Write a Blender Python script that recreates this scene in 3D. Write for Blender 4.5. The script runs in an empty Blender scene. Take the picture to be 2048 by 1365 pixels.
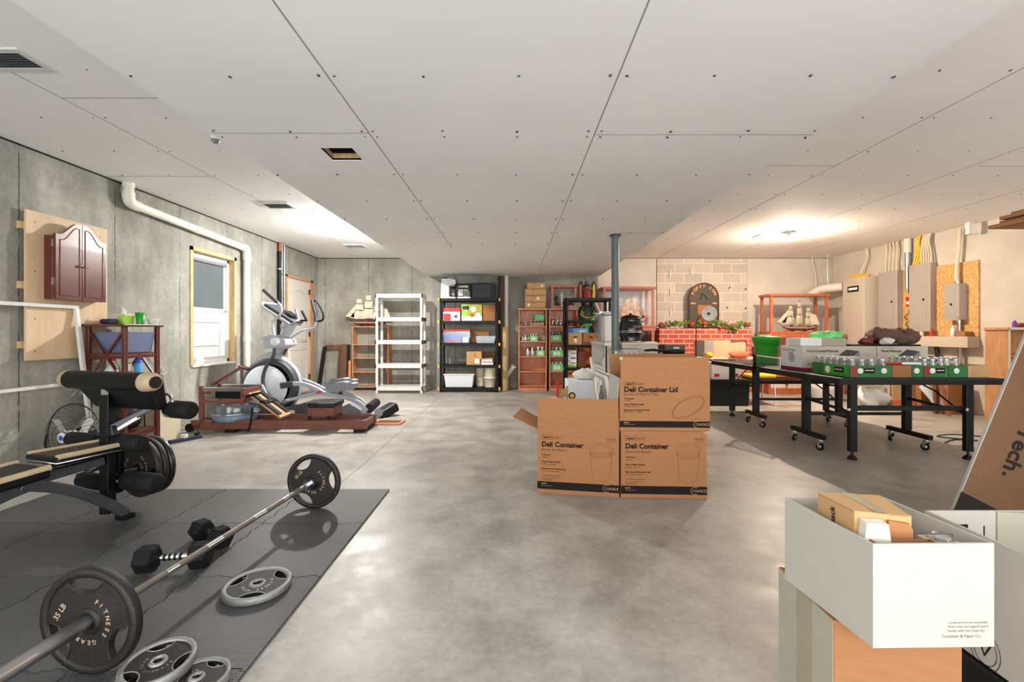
import bpy, math, random
from mathutils import Matrix, Vector, Euler
random.seed(7)
S = bpy.context.scene
COL = S.collection
PI = math.pi
R = math.radians

# ---------------------------------------------------------------- camera, exposure, daylight
cam_data = bpy.data.cameras.new('camera')
cam_data.sensor_width = 36.0
cam_data.lens = 36.0 * 910 / 2048
cam_data.shift_x = -3.0 / 2048
cam_data.shift_y = -16.5 / 2048
cam_data.clip_start = 0.05
cam = bpy.data.objects.new('camera', cam_data)
cam.location = (0, 0, 1.18)
cam.rotation_euler = (PI / 2, 0, 0)
COL.objects.link(cam)
S.camera = cam
S.view_settings.view_transform = 'Standard'
S.view_settings.look = 'None'
S.view_settings.gamma = 1
S.view_settings.use_curve_mapping = False
S.view_settings.exposure = 2.2
S.cycles.use_denoising = True
S.cycles.max_bounces = 8
S.cycles.diffuse_bounces = 5
S.cycles.glossy_bounces = 3
S.cycles.transmission_bounces = 6
S.cycles.transparent_max_bounces = 12
S.cycles.caustics_reflective = False
S.cycles.caustics_refractive = False
S.cycles.sample_clamp_indirect = 6
world = bpy.data.worlds.new('sky')
S.world = world
world.use_nodes = True
world.node_tree.nodes['Background'].inputs[0].default_value = (0.96, 0.98, 1.0, 1)
world.node_tree.nodes['Background'].inputs[1].default_value = 1.35
BULB_LEFT = (1.0, 0.96, 0.91, 3000.0)      # colour and strength of the lit bulbs
BULB_RIGHT = (1.0, 0.79, 0.60, 2500.0)

# ---------------------------------------------------------------- geometry helpers
def FX(px, Y): return (px - 1027) / 910 * Y
def FZ(py, Y): return 1.18 - (py - 666) / 910 * Y
def PT(px, py, Y): return Vector((FX(px, Y), Y, FZ(py, Y)))
def FL(px, py):
    Y = 1073.8 / (py - 666)
    return Vector((FX(px, Y), Y, 0))

class G:
    def __init__(s):
        s.v = []; s.f = []; s.m = []; s.s = []; s.cur = 0
    def add(s, vs, fs, smooth=False):
        o = len(s.v)
        s.v += [Vector(v) for v in vs]
        for f in fs:
            s.f.append([o + i for i in f]); s.m.append(s.cur); s.s.append(smooth)
        return s
    def mat(s, i): s.cur = i; return s
    def box(s, x0, x1, y0, y1, z0, z1):
        vs = [(x0,y0,z0),(x1,y0,z0),(x1,y1,z0),(x0,y1,z0),(x0,y0,z1),(x1,y0,z1),(x1,y1,z1),(x0,y1,z1)]
        return s.add(vs, [(0,3,2,1),(4,5,6,7),(0,1,5,4),(1,2,6,5),(2,3,7,6),(3,0,4,7)])
    def cbox(s, c, d, M=None):
        x, y, z = d[0]/2, d[1]/2, d[2]/2
        vs = [(-x,-y,-z),(x,-y,-z),(x,y,-z),(-x,y,-z),(-x,-y,z),(x,-y,z),(x,y,z),(-x,y,z)]
        vs = [((M @ Vector(v)) if M else Vector(v)) + Vector(c) for v in vs]
        return s.add(vs, [(0,3,2,1),(4,5,6,7),(0,1,5,4),(1,2,6,5),(2,3,7,6),(3,0,4,7)])
    def hexa(s, pts):   # 8 points, bottom ring then top ring
        return s.add(pts, [(0,3,2,1),(4,5,6,7),(0,1,5,4),(1,2,6,5),(2,3,7,6),(3,0,4,7)])
    def beam(s, p0, p1, w, h, up=(0,0,1)):
        p0, p1 = Vector(p0), Vector(p1); d = (p1 - p0).normalized(); up = Vector(up)
        if abs(d.dot(up)) > .98: up = Vector((0,1,0))
        a = d.cross(up).normalized(); b = a.cross(d).normalized()
        r = [(-w/2,-h/2),(w/2,-h/2),(w/2,h/2),(-w/2,h/2)]
        vs = [p0 + a*x + b*y for x, y in r] + [p1 + a*x + b*y for x, y in r]
        return s.add(vs, [(0,3,2,1),(4,5,6,7),(0,1,5,4),(1,2,6,5),(2,3,7,6),(3,0,4,7)])
    def tube(s, pts, r, n=10, closed=False, flat=1.0):
        pts = [Vector(p) for p in pts]; k = len(pts)
        rs = r if isinstance(r, (list, tuple)) else [r]*k
        tan = []
        for i in range(k):
            a = pts[(i-1) % k] if (closed or i) else pts[0]
            b = pts[(i+1) % k] if (closed or i < k-1) else pts[-1]
            tan.append((b - a).normalized())
        up = Vector((0,0,1)) if abs(tan[0].z) < .9 else Vector((1,0,0))
        nrm = (up - tan[0]*up.dot(tan[0])).normalized()
        vs = []
        for i in range(k):
            nrm = (nrm - tan[i]*nrm.dot(tan[i]))
            nrm = nrm.normalized() if nrm.length > 1e-6 else tan[i].orthogonal().normalized()
            b = tan[i].cross(nrm)
            for j in range(n):
                t = 2*PI*j/n
                vs.append(pts[i] + nrm*math.cos(t)*rs[i] + b*math.sin(t)*rs[i]*flat)
        fs = []
        for i in range(k if closed else k-1):
            for j in range(n):
                a, b2 = i*n + j, i*n + (j+1) % n
                c, d = ((i+1) % k)*n + (j+1) % n, ((i+1) % k)*n + j
                fs.append((a, b2, c, d))
        s.add(vs, fs, True)
        if not closed:
            s.add(vs[:n], [tuple(range(n-1, -1, -1))]); s.add(vs[-n:], [tuple(range(n))])
        return s
    def rtube(s, pts, w, h, side):
        # rectangular section swept along pts; side = constant horizontal cross direction
        side = Vector(side).normalized(); pts = [Vector(p) for p in pts]; k = len(pts); vs = []
        for i in range(k):
            d = (pts[min(k-1, i+1)] - pts[max(0, i-1)]).normalized(); up = side.cross(d).normalized()
            for x, y in ((-w/2,-h/2),(w/2,-h/2),(w/2,h/2),(-w/2,h/2)): vs.append(pts[i] + side*x + up*y)
        fs = [(i*4+j, i*4+(j+1)%4, (i+1)*4+(j+1)%4, (i+1)*4+j) for i in range(k-1) for j in range(4)]
        return s.add(vs, fs + [(3,2,1,0), ((k-1)*4, (k-1)*4+1, (k-1)*4+2, (k-1)*4+3)])
    def cyl(s, p0, p1, r0, r1=None, n=20): return s.tube([p0, p1], [r0, r0 if r1 is None else r1], n)
    def lathe(s, prof, c=(0,0,0), axis='Z', n=24, M=None, a0=0, a1=2*PI):
        c = Vector(c); full = abs(a1 - a0 - 2*PI) < 1e-6
        k = n if full else n + 1; vs = []
        for r, z in prof:
            for j in range(k):
                t = a0 + (a1 - a0)*j/n
                v = Vector((r*math.cos(t), r*math.sin(t), z))
                if axis == 'X': v = Vector((v.z, v.x, v.y))
                if axis == 'Y': v = Vector((v.x, v.z, v.y))
                if M: v = M @ v
                vs.append(v + c)
        fs = []
        for i in range(len(prof)-1):
            for j in range(n):
                a, b = i*k + j, i*k + (j+1) % k
                fs.append((a, b, b + k, a + k))
        s.add(vs, fs, True)
        if full and tuple(prof[0]) != tuple(prof[-1]):
            if prof[0][0] > 1e-5: s.add(vs[:n], [tuple(range(n-1, -1, -1))])
            if prof[-1][0] > 1e-5: s.add(vs[-n:], [tuple(range(n))])
        return s
    def prism(s, poly, a, b, f=None, smooth=False):
        # poly: 2D points, a..b the extrusion, f maps (u, v, w) to 3D
        f = f or (lambda u, v, w: (u, v, w)); n = len(poly)
        vs = [Vector(f(u, v, a)) for u, v in poly] + [Vector(f(u, v, b)) for u, v in poly]
        s.add(vs, [tuple(range(n-1, -1, -1)), tuple(range(n, 2*n))])
        return s.add(vs, [(i, (i+1) % n, n + (i+1) % n, n + i) for i in range(n)], smooth)
    def ball(s, c, r, n=14, sc=(1,1,1)):
        k = max(4, n//2); c = Vector(c)
        prof = [(max(1e-6, math.sin(PI*i/k))*r, -math.cos(PI*i/k)*r) for i in range(k+1)]
        vs = []; fs = []
        for a, z in prof:
            for j in range(n):
                t = 2*PI*j/n
                vs.append(c + Vector((a*math.cos(t)*sc[0], a*math.sin(t)*sc[1], z*sc[2])))
        for i in range(k):
            for j in range(n):
                a, b = i*n + j, i*n + (j+1) % n
                fs.append((a, b, b + n, a + n))
        return s.add(vs, fs, True)
    def ring(s, c, r, t, M=None, n=32, m=8, axis='Z'):
        pts = []
        for i in range(n):
            a = 2*PI*i/n
            v = Vector((r*math.cos(a), r*math.sin(a), 0))
            if axis == 'X': v = Vector((0, v.x, v.y))
            if axis == 'Y': v = Vector((v.x, 0, v.y))
            if M: v = M @ v
            pts.append(v + Vector(c))
        return s.tube(pts, t, m, closed=True)
    def xf(s, M, start=0):
        for i in range(start, len(s.v)): s.v[i] = M @ s.v[i]
        return s
    def n(s): return len(s.v)

def smooth_path(pts, k=6):
    # Catmull-Rom through the points
    P = [Vector(p) for p in pts]; P = [P[0]*2 - P[1]] + P + [P[-1]*2 - P[-2]]; out = []
    for i in range(1, len(P)-2):
        for j in range(k):
            t = j / k
            out.append(.5*((2*P[i]) + (P[i+1]-P[i-1])*t + (2*P[i-1]-5*P[i]+4*P[i+1]-P[i+2])*t*t + (3*P[i]-P[i-1]-3*P[i+1]+P[i+2])*t**3))
    out.append(P[-2]); return out

def bump_mesh(g, c, r, seed, amp=.25, n=20, sc=(1,1,1), flatz=None):
    # crumpled lump (bags, cloths)
    rnd = random.Random(seed); ph = [(rnd.uniform(0,6.28), rnd.uniform(2,5), rnd.uniform(2,5)) for _ in range(6)]
    st = g.n(); g.ball((0,0,0), 1, n)
    for i in range(st, g.n()):
        v = g.v[i]; th = math.atan2(v.y, v.x); fi = math.asin(max(-1, min(1, v.z)))
        w = 1 + amp*sum(math.sin(a*round(b)*1.0 + th*round(b) + fi*cc) for a, b, cc in ph)/3
        w += rnd.uniform(-.04, .04)
        if abs(v.z) > .995: w = 1
        p = Vector((v.x*w*sc[0]*r, v.y*w*sc[1]*r, v.z*w*sc[2]*r)) + Vector(c)
        if flatz is not None and p.z < flatz: p.z = flatz
        g.v[i] = p
    return g

PM = {}
def finish(me, g, mats):
    me.from_pydata([tuple(v) for v in g.v], [], g.f)
    for m in (mats if isinstance(mats, (list, tuple)) else [mats]): me.materials.append(m)
    me.polygons.foreach_set('material_index', g.m)
    me.polygons.foreach_set('use_smooth', g.s)
    me.update()
def mk(name, g, mats, parent=None, local=False, bev=0, weld=False):
    """link ONE mesh object; coordinates are world ones unless local"""
    if parent is not None and not local:
        g.xf(PM[parent.name].inverted())
    org = Vector((0,0,0))
    if parent is None and not local:
        xs = [v.x for v in g.v]; ys = [v.y for v in g.v]; zs = [v.z for v in g.v]
        org = Vector(((min(xs)+max(xs))/2, (min(ys)+max(ys))/2, min(zs)))
        g.xf(Matrix.Translation(-org))
    me = bpy.data.meshes.new(name)
    finish(me, g, mats)
    o = bpy.data.objects.new(name, me); COL.objects.link(o)
    o.location = org
    if parent is not None:
        o.parent = parent
        PM[o.name] = PM[parent.name].copy()
    else: PM[o.name] = Matrix.Translation(org)
    if bev:
        b = o.modifiers.new('bevel', 'BEVEL'); b.width = bev; b.segments = 2; b.limit_method = 'ANGLE'; b.angle_limit = R(40)
    return o
def tag(o, label, cat, group=None, kind=None):
    o['label'] = label; o['category'] = cat
    if group: o['group'] = group
    if kind: o['kind'] = kind
    return o
def thing(name, label, cat, loc=(0,0,0), rz=0, group=None):
    o = bpy.data.objects.new(name, None); o.empty_display_size = .1; COL.objects.link(o)
    o.location = loc; o.rotation_euler = (0,0,rz)
    PM[o.name] = Matrix.Translation(Vector(loc)) @ Matrix.Rotation(rz, 4, 'Z')
    return tag(o, label, cat, group)
def struct(name, g, mats):
    me = bpy.data.meshes.new(name); finish(me, g, mats)
    o = bpy.data.objects.new(name, me); COL.objects.link(o); o['kind'] = 'structure'
    PM[o.name] = Matrix.Identity(4); return o
def dup(o, loc, rot=None, label=None, group=None, scale=None):
    def rec(a, p):
        c = a.copy(); COL.objects.link(c)
        if p is not None: c.parent = p
        for ch in list(a.children): rec(ch, c)
        return c
    c = rec(o, None); c.location = loc
    if rot is not None: c.rotation_euler = rot if isinstance(rot, (tuple, list, Euler)) else (0,0,rot)
    if scale: c.scale = scale
    if label: c['label'] = label
    if group: c['group'] = group
    return c
ORD = ['first', 'second', 'third', 'fourth', 'fifth', 'sixth', 'seventh', 'eighth']
def text_g(s, size, pos, right, up, g=None, align='LEFT', bold=0, italic=0):
    """flat lettering as mesh, laid on a surface at pos with given right/up vectors"""
    cu = bpy.data.curves.new('t', 'FONT'); cu.body = s; cu.size = size; cu.align_x = align
    cu.offset = bold; cu.shear = italic; cu.resolution_u = 3
    ob = bpy.data.objects.new('t', cu); COL.objects.link(ob)
    me = bpy.data.meshes.new_from_object(ob)
    g = g or G(); right = Vector(right).normalized(); up = Vector(up).normalized(); pos = Vector(pos)
    g.add([pos + right*v.co.x + up*v.co.y for v in me.vertices], [tuple(p.vertices) for p in me.polygons])
    bpy.data.objects.remove(ob); bpy.data.curves.remove(cu); bpy.data.meshes.remove(me)
    return g
# ---------------------------------------------------------------- materials
def newmat(name):
    m = bpy.data.materials.new(name); m.use_nodes = True
    nt = m.node_tree; b = nt.nodes['Principled BSDF']
    return m, nt, b
def N(nt, t, **kw):
    n = nt.nodes.new(t)
    for k, v in kw.items():
        if k in n.inputs: n.inputs[k].default_value = v
        else: setattr(n, k, v)
    return n
def srgb(r, g, b):
    f = lambda c: (c/255/12.92) if c/255 <= .04045 else ((c/255+.055)/1.055)**2.4
    return (f(r), f(g), f(b), 1)
def lin(c): return c if len(c) == 4 else (c[0], c[1], c[2], 1)
def mixc(c, k): return (min(1, c[0]*k), min(1, c[1]*k), min(1, c[2]*k), 1)
def coords(nt, scale=(1,1,1), which='Object'):
    tc = N(nt, 'ShaderNodeTexCoord'); mp = N(nt, 'ShaderNodeMapping'); mp.inputs['Scale'].default_value = scale
    nt.links.new(tc.outputs[which], mp.inputs[0]); return mp.outputs[0]
def noise(nt, vec, scale, detail=4, rough=.55):
    n = N(nt, 'ShaderNodeTexNoise', Scale=scale, Detail=detail, Roughness=rough)
    nt.links.new(vec, n.inputs['Vector']); return n.outputs['Fac']
def ramp(nt, fac, stops):
    r = N(nt, 'ShaderNodeValToRGB'); e = r.color_ramp.elements
    e[0].position, e[0].color = stops[0][0], lin(stops[0][1])
    e[1].position, e[1].color = stops[1][0], lin(stops[1][1])
    for p, c in stops[2:]:
        x = e.new(p); x.color = lin(c)
    nt.links.new(fac, r.inputs[0]); return r.outputs[0]
def mathn(nt, op, a, b=None, c=None):
    n = N(nt, 'ShaderNodeMath', operation=op)
    for i, x in enumerate((a, b, c)):
        if x is None: continue
        if isinstance(x, (int, float)): n.inputs[i].default_value = x
        else: nt.links.new(x, n.inputs[i])
    return n.outputs[0]
def mixn(nt, fac, a, b, mode='MIX'):
    n = N(nt, 'ShaderNodeMix', data_type='RGBA', blend_type=mode)
    for i, x in ((0, fac), (6, a), (7, b)):
        if isinstance(x, (int, float)): n.inputs[i].default_value = x
        elif isinstance(x, tuple): n.inputs[i].default_value = lin(x)
        else: nt.links.new(x, n.inputs[i])
    return n.outputs[2]
def bumpn(nt, b, h, strength=.3, dist=.01):
    n = N(nt, 'ShaderNodeBump', Strength=strength, Distance=dist)
    nt.links.new(h, n.inputs['Height']); nt.links.new(n.outputs[0], b.inputs['Normal'])
def M_(name, c, rough=.5, metal=0, var=.1, vs=12, bump=0, coat=0, stretch=(1,1,1)):
    m, nt, b = newmat(name); v = coords(nt, stretch)
    f = noise(nt, v, vs)
    nt.links.new(ramp(nt, f, [(.3, mixc(c, 1-var)), (.7, mixc(c, 1+var))]), b.inputs['Base Color'])
    b.inputs['Roughness'].default_value = rough; b.inputs['Metallic'].default_value = metal
    b.inputs['Coat Weight'].default_value = coat
    if bump: bumpn(nt, b, noise(nt, v, vs*8, 3), bump, .004)
    return m
def wood(name, c1, c2, rough=.45, stretch=(1,8,8), scale=6, coat=0, detail=6):
    m, nt, b = newmat(name); v = coords(nt, stretch)
    f = noise(nt, v, scale, detail, .6)
    nt.links.new(ramp(nt, f, [(.28, c1), (.72, c2)]), b.inputs['Base Color'])
    b.inputs['Roughness'].default_value = rough; b.inputs['Coat Weight'].default_value = coat
    bumpn(nt, b, f, .08, .003); return m

def concrete_wall(name, axis, base, dark, light):
    m, nt, b = newmat(name)
    v = coords(nt); big = noise(nt, v, .9, 5, .62)
    col = ramp(nt, big, [(.28, dark), (.52, base), (.75, light)])
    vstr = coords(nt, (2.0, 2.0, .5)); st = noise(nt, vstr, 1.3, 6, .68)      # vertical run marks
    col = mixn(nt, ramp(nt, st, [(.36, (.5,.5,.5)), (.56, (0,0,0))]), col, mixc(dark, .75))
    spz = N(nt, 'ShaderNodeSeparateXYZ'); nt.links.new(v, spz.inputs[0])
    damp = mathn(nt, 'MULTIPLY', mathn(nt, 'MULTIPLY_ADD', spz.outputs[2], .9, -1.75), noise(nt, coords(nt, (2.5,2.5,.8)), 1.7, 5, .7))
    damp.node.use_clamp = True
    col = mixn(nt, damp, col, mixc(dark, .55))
    fine = noise(nt, v, 22, 6, .7)
    col = mixn(nt, .45, col, ramp(nt, fine, [(.3, (.35,.35,.35)), (.7, (.65,.65,.65))]), 'OVERLAY')
    sp = N(nt, 'ShaderNodeSeparateXYZ'); nt.links.new(v, sp.inputs[0])
    u = sp.outputs[axis]
    wob = mathn(nt, 'MULTIPLY', mathn(nt, 'SUBTRACT', noise(nt, v, 9, 3), .5), .02)
    u = mathn(nt, 'ADD', u, wob)
    off = {1: -3.79, 0: 4.88}[axis]
    pp = mathn(nt, 'PINGPONG', mathn(nt, 'ADD', u, off + 91.4*1), .457)       # board seams every 0.914 m
    seam = mathn(nt, 'LESS_THAN', pp, .006)
    brk = mathn(nt, 'GREATER_THAN', noise(nt, v, 5, 4), .47)
    seam = mathn(nt, 'MULTIPLY', seam, mathn(nt, 'ADD', mathn(nt, 'MULTIPLY', brk, .6), .25))
    col = mixn(nt, seam, col, (.06,.055,.045))
    tone = ramp(nt, mathn(nt, 'ADD', mathn(nt, 'MULTIPLY', noise(nt, coords(nt, (.9,.9,.01)), 1.3, 2), 1), 0), [(.35, (.85,.85,.85)), (.65, (1.1,1.1,1.1))])
    col = mixn(nt, .5, col, tone, 'MULTIPLY')
    nt.links.new(col, b.inputs['Base Color']); b.inputs['Roughness'].default_value = .88
    bumpn(nt, b, mathn(nt, 'SUBTRACT', fine, mathn(nt, 'MULTIPLY', seam, 2)), .35, .006)
    return m
MT = {}
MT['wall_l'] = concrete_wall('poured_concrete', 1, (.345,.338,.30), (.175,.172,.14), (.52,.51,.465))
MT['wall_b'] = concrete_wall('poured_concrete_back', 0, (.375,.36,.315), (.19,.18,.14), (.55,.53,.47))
MT['wall_r'] = M_('smooth_concrete_warm_lit', (.60,.555,.48,1), .85, var=.10, vs=2.2, bump=.15)  # smooth concrete with warm lamplight painted in as a lighter tan

def floor_mat():
    m, nt, b = newmat('troweled_concrete_floor'); v = coords(nt)
    big = noise(nt, v, .75, 6, .62); mid = noise(nt, v, 3.2, 6, .68); fine = noise(nt, v, 30, 4, .6)
    col = ramp(nt, big, [(.30, (.275,.255,.228)), (.5, (.355,.335,.303)), (.72, (.44,.42,.385))])
    col = mixn(nt, .6, col, ramp(nt, mid, [(.36, (.32,.32,.32)), (.64, (.68,.68,.68))]), 'OVERLAY')
    col = mixn(nt, .3, col, ramp(nt, fine, [(.3, (.35,.35,.35)), (.7, (.65,.65,.65))]), 'OVERLAY')
    sp = N(nt, 'ShaderNodeSeparateXYZ'); nt.links.new(v, sp.inputs[0])
    wob = mathn(nt, 'MULTIPLY', mathn(nt, 'SUBTRACT', noise(nt, v, 2, 4), .5), .05)
    def line(ax, at, w):
        return mathn(nt, 'LESS_THAN', mathn(nt, 'ABSOLUTE', mathn(nt, 'SUBTRACT', mathn(nt, 'ADD', sp.outputs[ax], wob), at)), w)
    seam = line(0, -1.35, .005)
    for ax, at in ((0, 4.26), (1, 4.97)): seam = mathn(nt, 'MAXIMUM', seam, line(ax, at, .005))
    col = mixn(nt, mathn(nt, 'MULTIPLY', seam, .7), col, (.07,.06,.05))
    nt.links.new(col, b.inputs['Base Color'])
    nt.links.new(ramp(nt, mid, [(.3, (.30,.30,.30)), (.7, (.55,.55,.55))]), b.inputs['Roughness'])
    b.inputs['Specular IOR Level'].default_value = .45
    bumpn(nt, b, mid, .12, .01); return m
MT['floor'] = floor_mat()
def block_mat():
    m, nt, b = newmat('concrete_block_infill')
    tc = N(nt, 'ShaderNodeTexCoord'); sp = N(nt, 'ShaderNodeSeparateXYZ'); cb = N(nt, 'ShaderNodeCombineXYZ')
    nt.links.new(tc.outputs['Object'], sp.inputs[0]); nt.links.new(sp.outputs[0], cb.inputs[0]); nt.links.new(sp.outputs[2], cb.inputs[1])
    br = N(nt, 'ShaderNodeTexBrick', Scale=1.0); br.offset = .5
    nt.links.new(cb.outputs[0], br.inputs['Vector'])
    br.inputs['Color1'].default_value = (.47,.41,.34,1); br.inputs['Color2'].default_value = (.60,.53,.45,1)
    br.inputs['Mortar'].default_value = (.70,.63,.54,1); br.inputs['Mortar Size'].default_value = .010
    br.inputs['Brick Width'].default_value = .40; br.inputs['Row Height'].default_value = .203; br.inputs['Mortar Smooth'].default_value = .3
    v = coords(nt); f = noise(nt, v, 60, 4, .7)
    nt.links.new(mixn(nt, .5, br.outputs['Color'], ramp(nt, f, [(.3,(.35,.35,.35)),(.7,(.65,.65,.65))]), 'OVERLAY'), b.inputs['Base Color'])
    b.inputs['Roughness'].default_value = .95
    bumpn(nt, b, mathn(nt, 'ADD', mathn(nt, 'MULTIPLY', br.outputs['Fac'], .6), f), .3, .008); return m
MT['block'] = block_mat()
def brick_mat():
    m, nt, b = newmat('painted_red_brick')
    tc = N(nt, 'ShaderNodeTexCoord'); sp = N(nt, 'ShaderNodeSeparateXYZ'); cb = N(nt, 'ShaderNodeCombineXYZ')
    nt.links.new(tc.outputs['Object'], sp.inputs[0]); nt.links.new(sp.outputs[0], cb.inputs[0]); nt.links.new(sp.outputs[2], cb.inputs[1])
    br = N(nt, 'ShaderNodeTexBrick', Scale=1.0); br.offset = .5; nt.links.new(cb.outputs[0], br.inputs['Vector'])
    br.inputs['Color1'].default_value = (.42,.06,.035,1); br.inputs['Color2'].default_value = (.55,.10,.06,1)
    br.inputs['Mortar'].default_value = (.70,.42,.32,1); br.inputs['Mortar Size'].default_value = .009
    br.inputs['Brick Width'].default_value = .21; br.inputs['Row Height'].default_value = .0885
    nt.links.new(br.outputs['Color'], b.inputs['Base Color']); b.inputs['Roughness'].default_value = .8
    bumpn(nt, b, mathn(nt, 'SUBTRACT', 1.0, br.outputs['Fac']), .5, .006); return m
MT['brick'] = brick_mat()
def osb():
    m, nt, b = newmat('oriented_strand_board'); v = coords(nt, (1,2.2,1))
    vo = N(nt, 'ShaderNodeTexVoronoi', Scale=26); nt.links.new(v, vo.inputs['Vector'])
    f = mathn(nt, 'ADD', mathn(nt, 'MULTIPLY', noise(nt, v, 18, 5), .7), mathn(nt, 'MULTIPLY', vo.outputs['Distance'], .4))
    nt.links.new(ramp(nt, f, [(.3, (.42,.20,.06)), (.55, (.62,.36,.13)), (.8, (.75,.50,.22))]), b.inputs['Base Color'])
    b.inputs['Roughness'].default_value = .8; bumpn(nt, b, f, .3, .003); return m
MT['osb'] = osb()
def foam():
    m, nt, b = newmat('black_foam_tile'); v = coords(nt)
    f = noise(nt, v, 1.2, 5)
    nt.links.new(ramp(nt, f, [(.3, (.050,.050,.051)), (.7, (.088,.088,.09))]), b.inputs['Base Color'])
    w = N(nt, 'ShaderNodeTexWave', Scale=45, Distortion=.6, Detail=1); w.bands_direction = 'X'; nt.links.new(v, w.inputs['Vector'])
    w2 = N(nt, 'ShaderNodeTexWave', Scale=45, Distortion=.6, Detail=1); w2.bands_direction = 'Y'; nt.links.new(v, w2.inputs['Vector'])
    b.inputs['Roughness'].default_value = .40; b.inputs['Specular IOR Level'].default_value = .8
    bumpn(nt, b, mathn(nt, 'ADD', w.outputs['Fac'], w2.outputs['Fac']), .35, .003); return m
MT['foam'] = foam()
def drywall(name, c):
    m, nt, b = newmat(name); v = coords(nt)
    nt.links.new(ramp(nt, noise(nt, v, .8, 4), [(.3, mixc(c, .96)), (.7, mixc(c, 1.03))]), b.inputs['Base Color'])
    b.inputs['Roughness'].default_value = .85; bumpn(nt, b, noise(nt, v, 160, 3), .08, .002); return m
MT['dry'] = drywall('primed_drywall', (.91,.91,.905,1))
MT['seam'] = M_('drywall_joint', (.30,.29,.27,1), .9)
MT['screw'] = M_('drywall_screw', (.05,.05,.05,1), .6)
MT['dark'] = M_('dark_gap', (.02,.018,.015,1), .9)
def thin_glass(name, tint=(1,1,1,1), amt=.09, rough=.03):
    m, nt, b = newmat(name); nt.nodes.remove(b)
    tr = N(nt, 'ShaderNodeBsdfTransparent'); tr.inputs[0].default_value = tint
    gl = N(nt, 'ShaderNodeBsdfGlossy'); gl.inputs['Roughness'].default_value = rough
    fr = N(nt, 'ShaderNodeLayerWeight'); mx = N(nt, 'ShaderNodeMixShader')
    nt.links.new(mathn(nt, 'MULTIPLY_ADD', mathn(nt, 'POWER', fr.outputs['Facing'], 4.0), .5, amt), mx.inputs[0])
    nt.links.new(tr.outputs[0], mx.inputs[1]); nt.links.new(gl.outputs[0], mx.inputs[2])
    nt.links.new(mx.outputs[0], nt.nodes['Material Output'].inputs[0]); return m
MT['glass'] = thin_glass('clear_glass', (1,1,1,1), .02)
MT['jar'] = thin_glass('jar_glass', (.90,.94,.92,1), .30, .2)
MT['poly'] = thin_glass('clear_plastic', (.92,.94,.96,1), .10, .15)
def emit(name, c, s):
    m, nt, b = newmat(name); b.inputs['Base Color'].default_value = lin(c)
    b.inputs['Emission Color'].default_value = lin(c); b.inputs['Emission Strength'].default_value = s; return m
MT['bulb_l'] = emit('lit_bulb_cool', BULB_LEFT[:3], BULB_LEFT[3])
MT['bulb_r'] = emit('lit_bulb_warm', BULB_RIGHT[:3], BULB_RIGHT[3])
MT['bulb_off'] = M_('unlit_bulb', (.22,.21,.21,1), .3)
def C(key, rgb, rough=.5, **kw): MT[key] = M_(key, srgb(*rgb), rough, **kw)
C('white', (226,224,218), .5, var=.03)
C('white_cool', (225,229,235), .5, var=.03)
C('white_pl', (214,214,210), .45, var=.04)
C('pvc', (222,218,206), .4, var=.03)
C('cream', (214,203,180), .5, var=.03)
C('black_met', (10,10,11), .42, var=.1)
C('black_pl', (17,17,18), .5, var=.1)
C('dk_grey', (60,62,66), .5)
C('grey_pl', (128,131,137), .5)
C('charcoal', (28,29,32), .5)
C('rubber', (14,14,15), .75, bump=.2)
C('leather', (10,10,12), .38, vs=30, bump=.25)
C('leather_tan', (172,152,122), .6, vs=30, bump=.3)
C('beige_cab', (196,186,170), .5, var=.03)
C('grey_cab', (165,158,150), .45, var=.03)
C('card', (158,108,68), .85, var=.05, bump=.1, stretch=(1,1,6))
C('card_dark', (116,84,58), .9, var=.06)
C('card_light', (192,152,104), .85, var=.06)
C('card_grey', (170,166,148), .85, var=.04)
C('card_orange', (164,110,66), .85, var=.04)
C('card_white', (182,177,168), .7, var=.02)
C('letter_tan', (176,152,120), .5)
C('frame_grey', (66,68,72), .38, metal=.3)
C('cloak', (26,58,48), .6)
C('ink', (24,17,15), .8)
C('ink_soft', (95,66,48), .85)
C('ink_grey', (120,112,105), .85)
C('label_white', (240,238,232), .6, var=.02)
C('tape', (158,148,122), .25, var=.04)
C('mahog', (88,36,28), .35, coat=.3, stretch=(6,6,1))
C('redwood', (112,52,36), .4)
C('steel', (190,192,196), .28, metal=1, var=.05)
C('chrome', (225,225,228), .12, metal=1, var=.02)
C('darksteel', (70,72,76), .35, metal=1)
C('copper', (150,80,50), .4, metal=.8)
C('iron', (34,29,27), .42, metal=.2, vs=40, bump=.5)
C('rim_silver', (150,150,148), .4, metal=.6, vs=45, bump=.5)
C('iron_silver', (92,92,92), .40, metal=.6, vs=45, bump=.5)
C('col_grey', (88,100,102), .4, var=.06)
C('green', (38,150,40), .35, var=.05)
C('green_lt', (120,220,130), .6, var=.15)
C('green_dk', (40,110,52), .6, var=.2)
C('lime', (160,215,70), .5)
C('red', (196,40,40), .5)
C('dkred', (140,24,40), .6)
C('blue', (50,90,190), .5)
C('blue_lt', (70,160,215), .5)
C('navy', (40,46,70), .6)
C('bin_blue', (98,108,140), .6)
C('yellow', (235,185,40), .5)
C('orange', (215,105,40), .6)
C('purple', (110,60,160), .5)
C('silver_pl', (178,182,190), .35, metal=.3)
C('lt_plastic', (226,230,236), .3, var=.03)
C('sail', (214,204,180), .8)
C('sail_gold', (200,140,60), .7)
C('hull', (110,42,26), .5)
C('skin_carved', (170,72,48), .6)
C('leaf', (78,110,42), .7, var=.3, vs=60)
C('leaf_y', (170,170,70), .7, var=.2, vs=60)
C('cloth_brown', (98,72,62), .8, vs=20)
C('bag_white', (216,214,206), .45, var=.06)
C('cloth_orange', (220,110,80), .7)
C('jar_red', (150,30,28), .4)
C('jar_fill', (185,110,90), .4)
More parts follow.
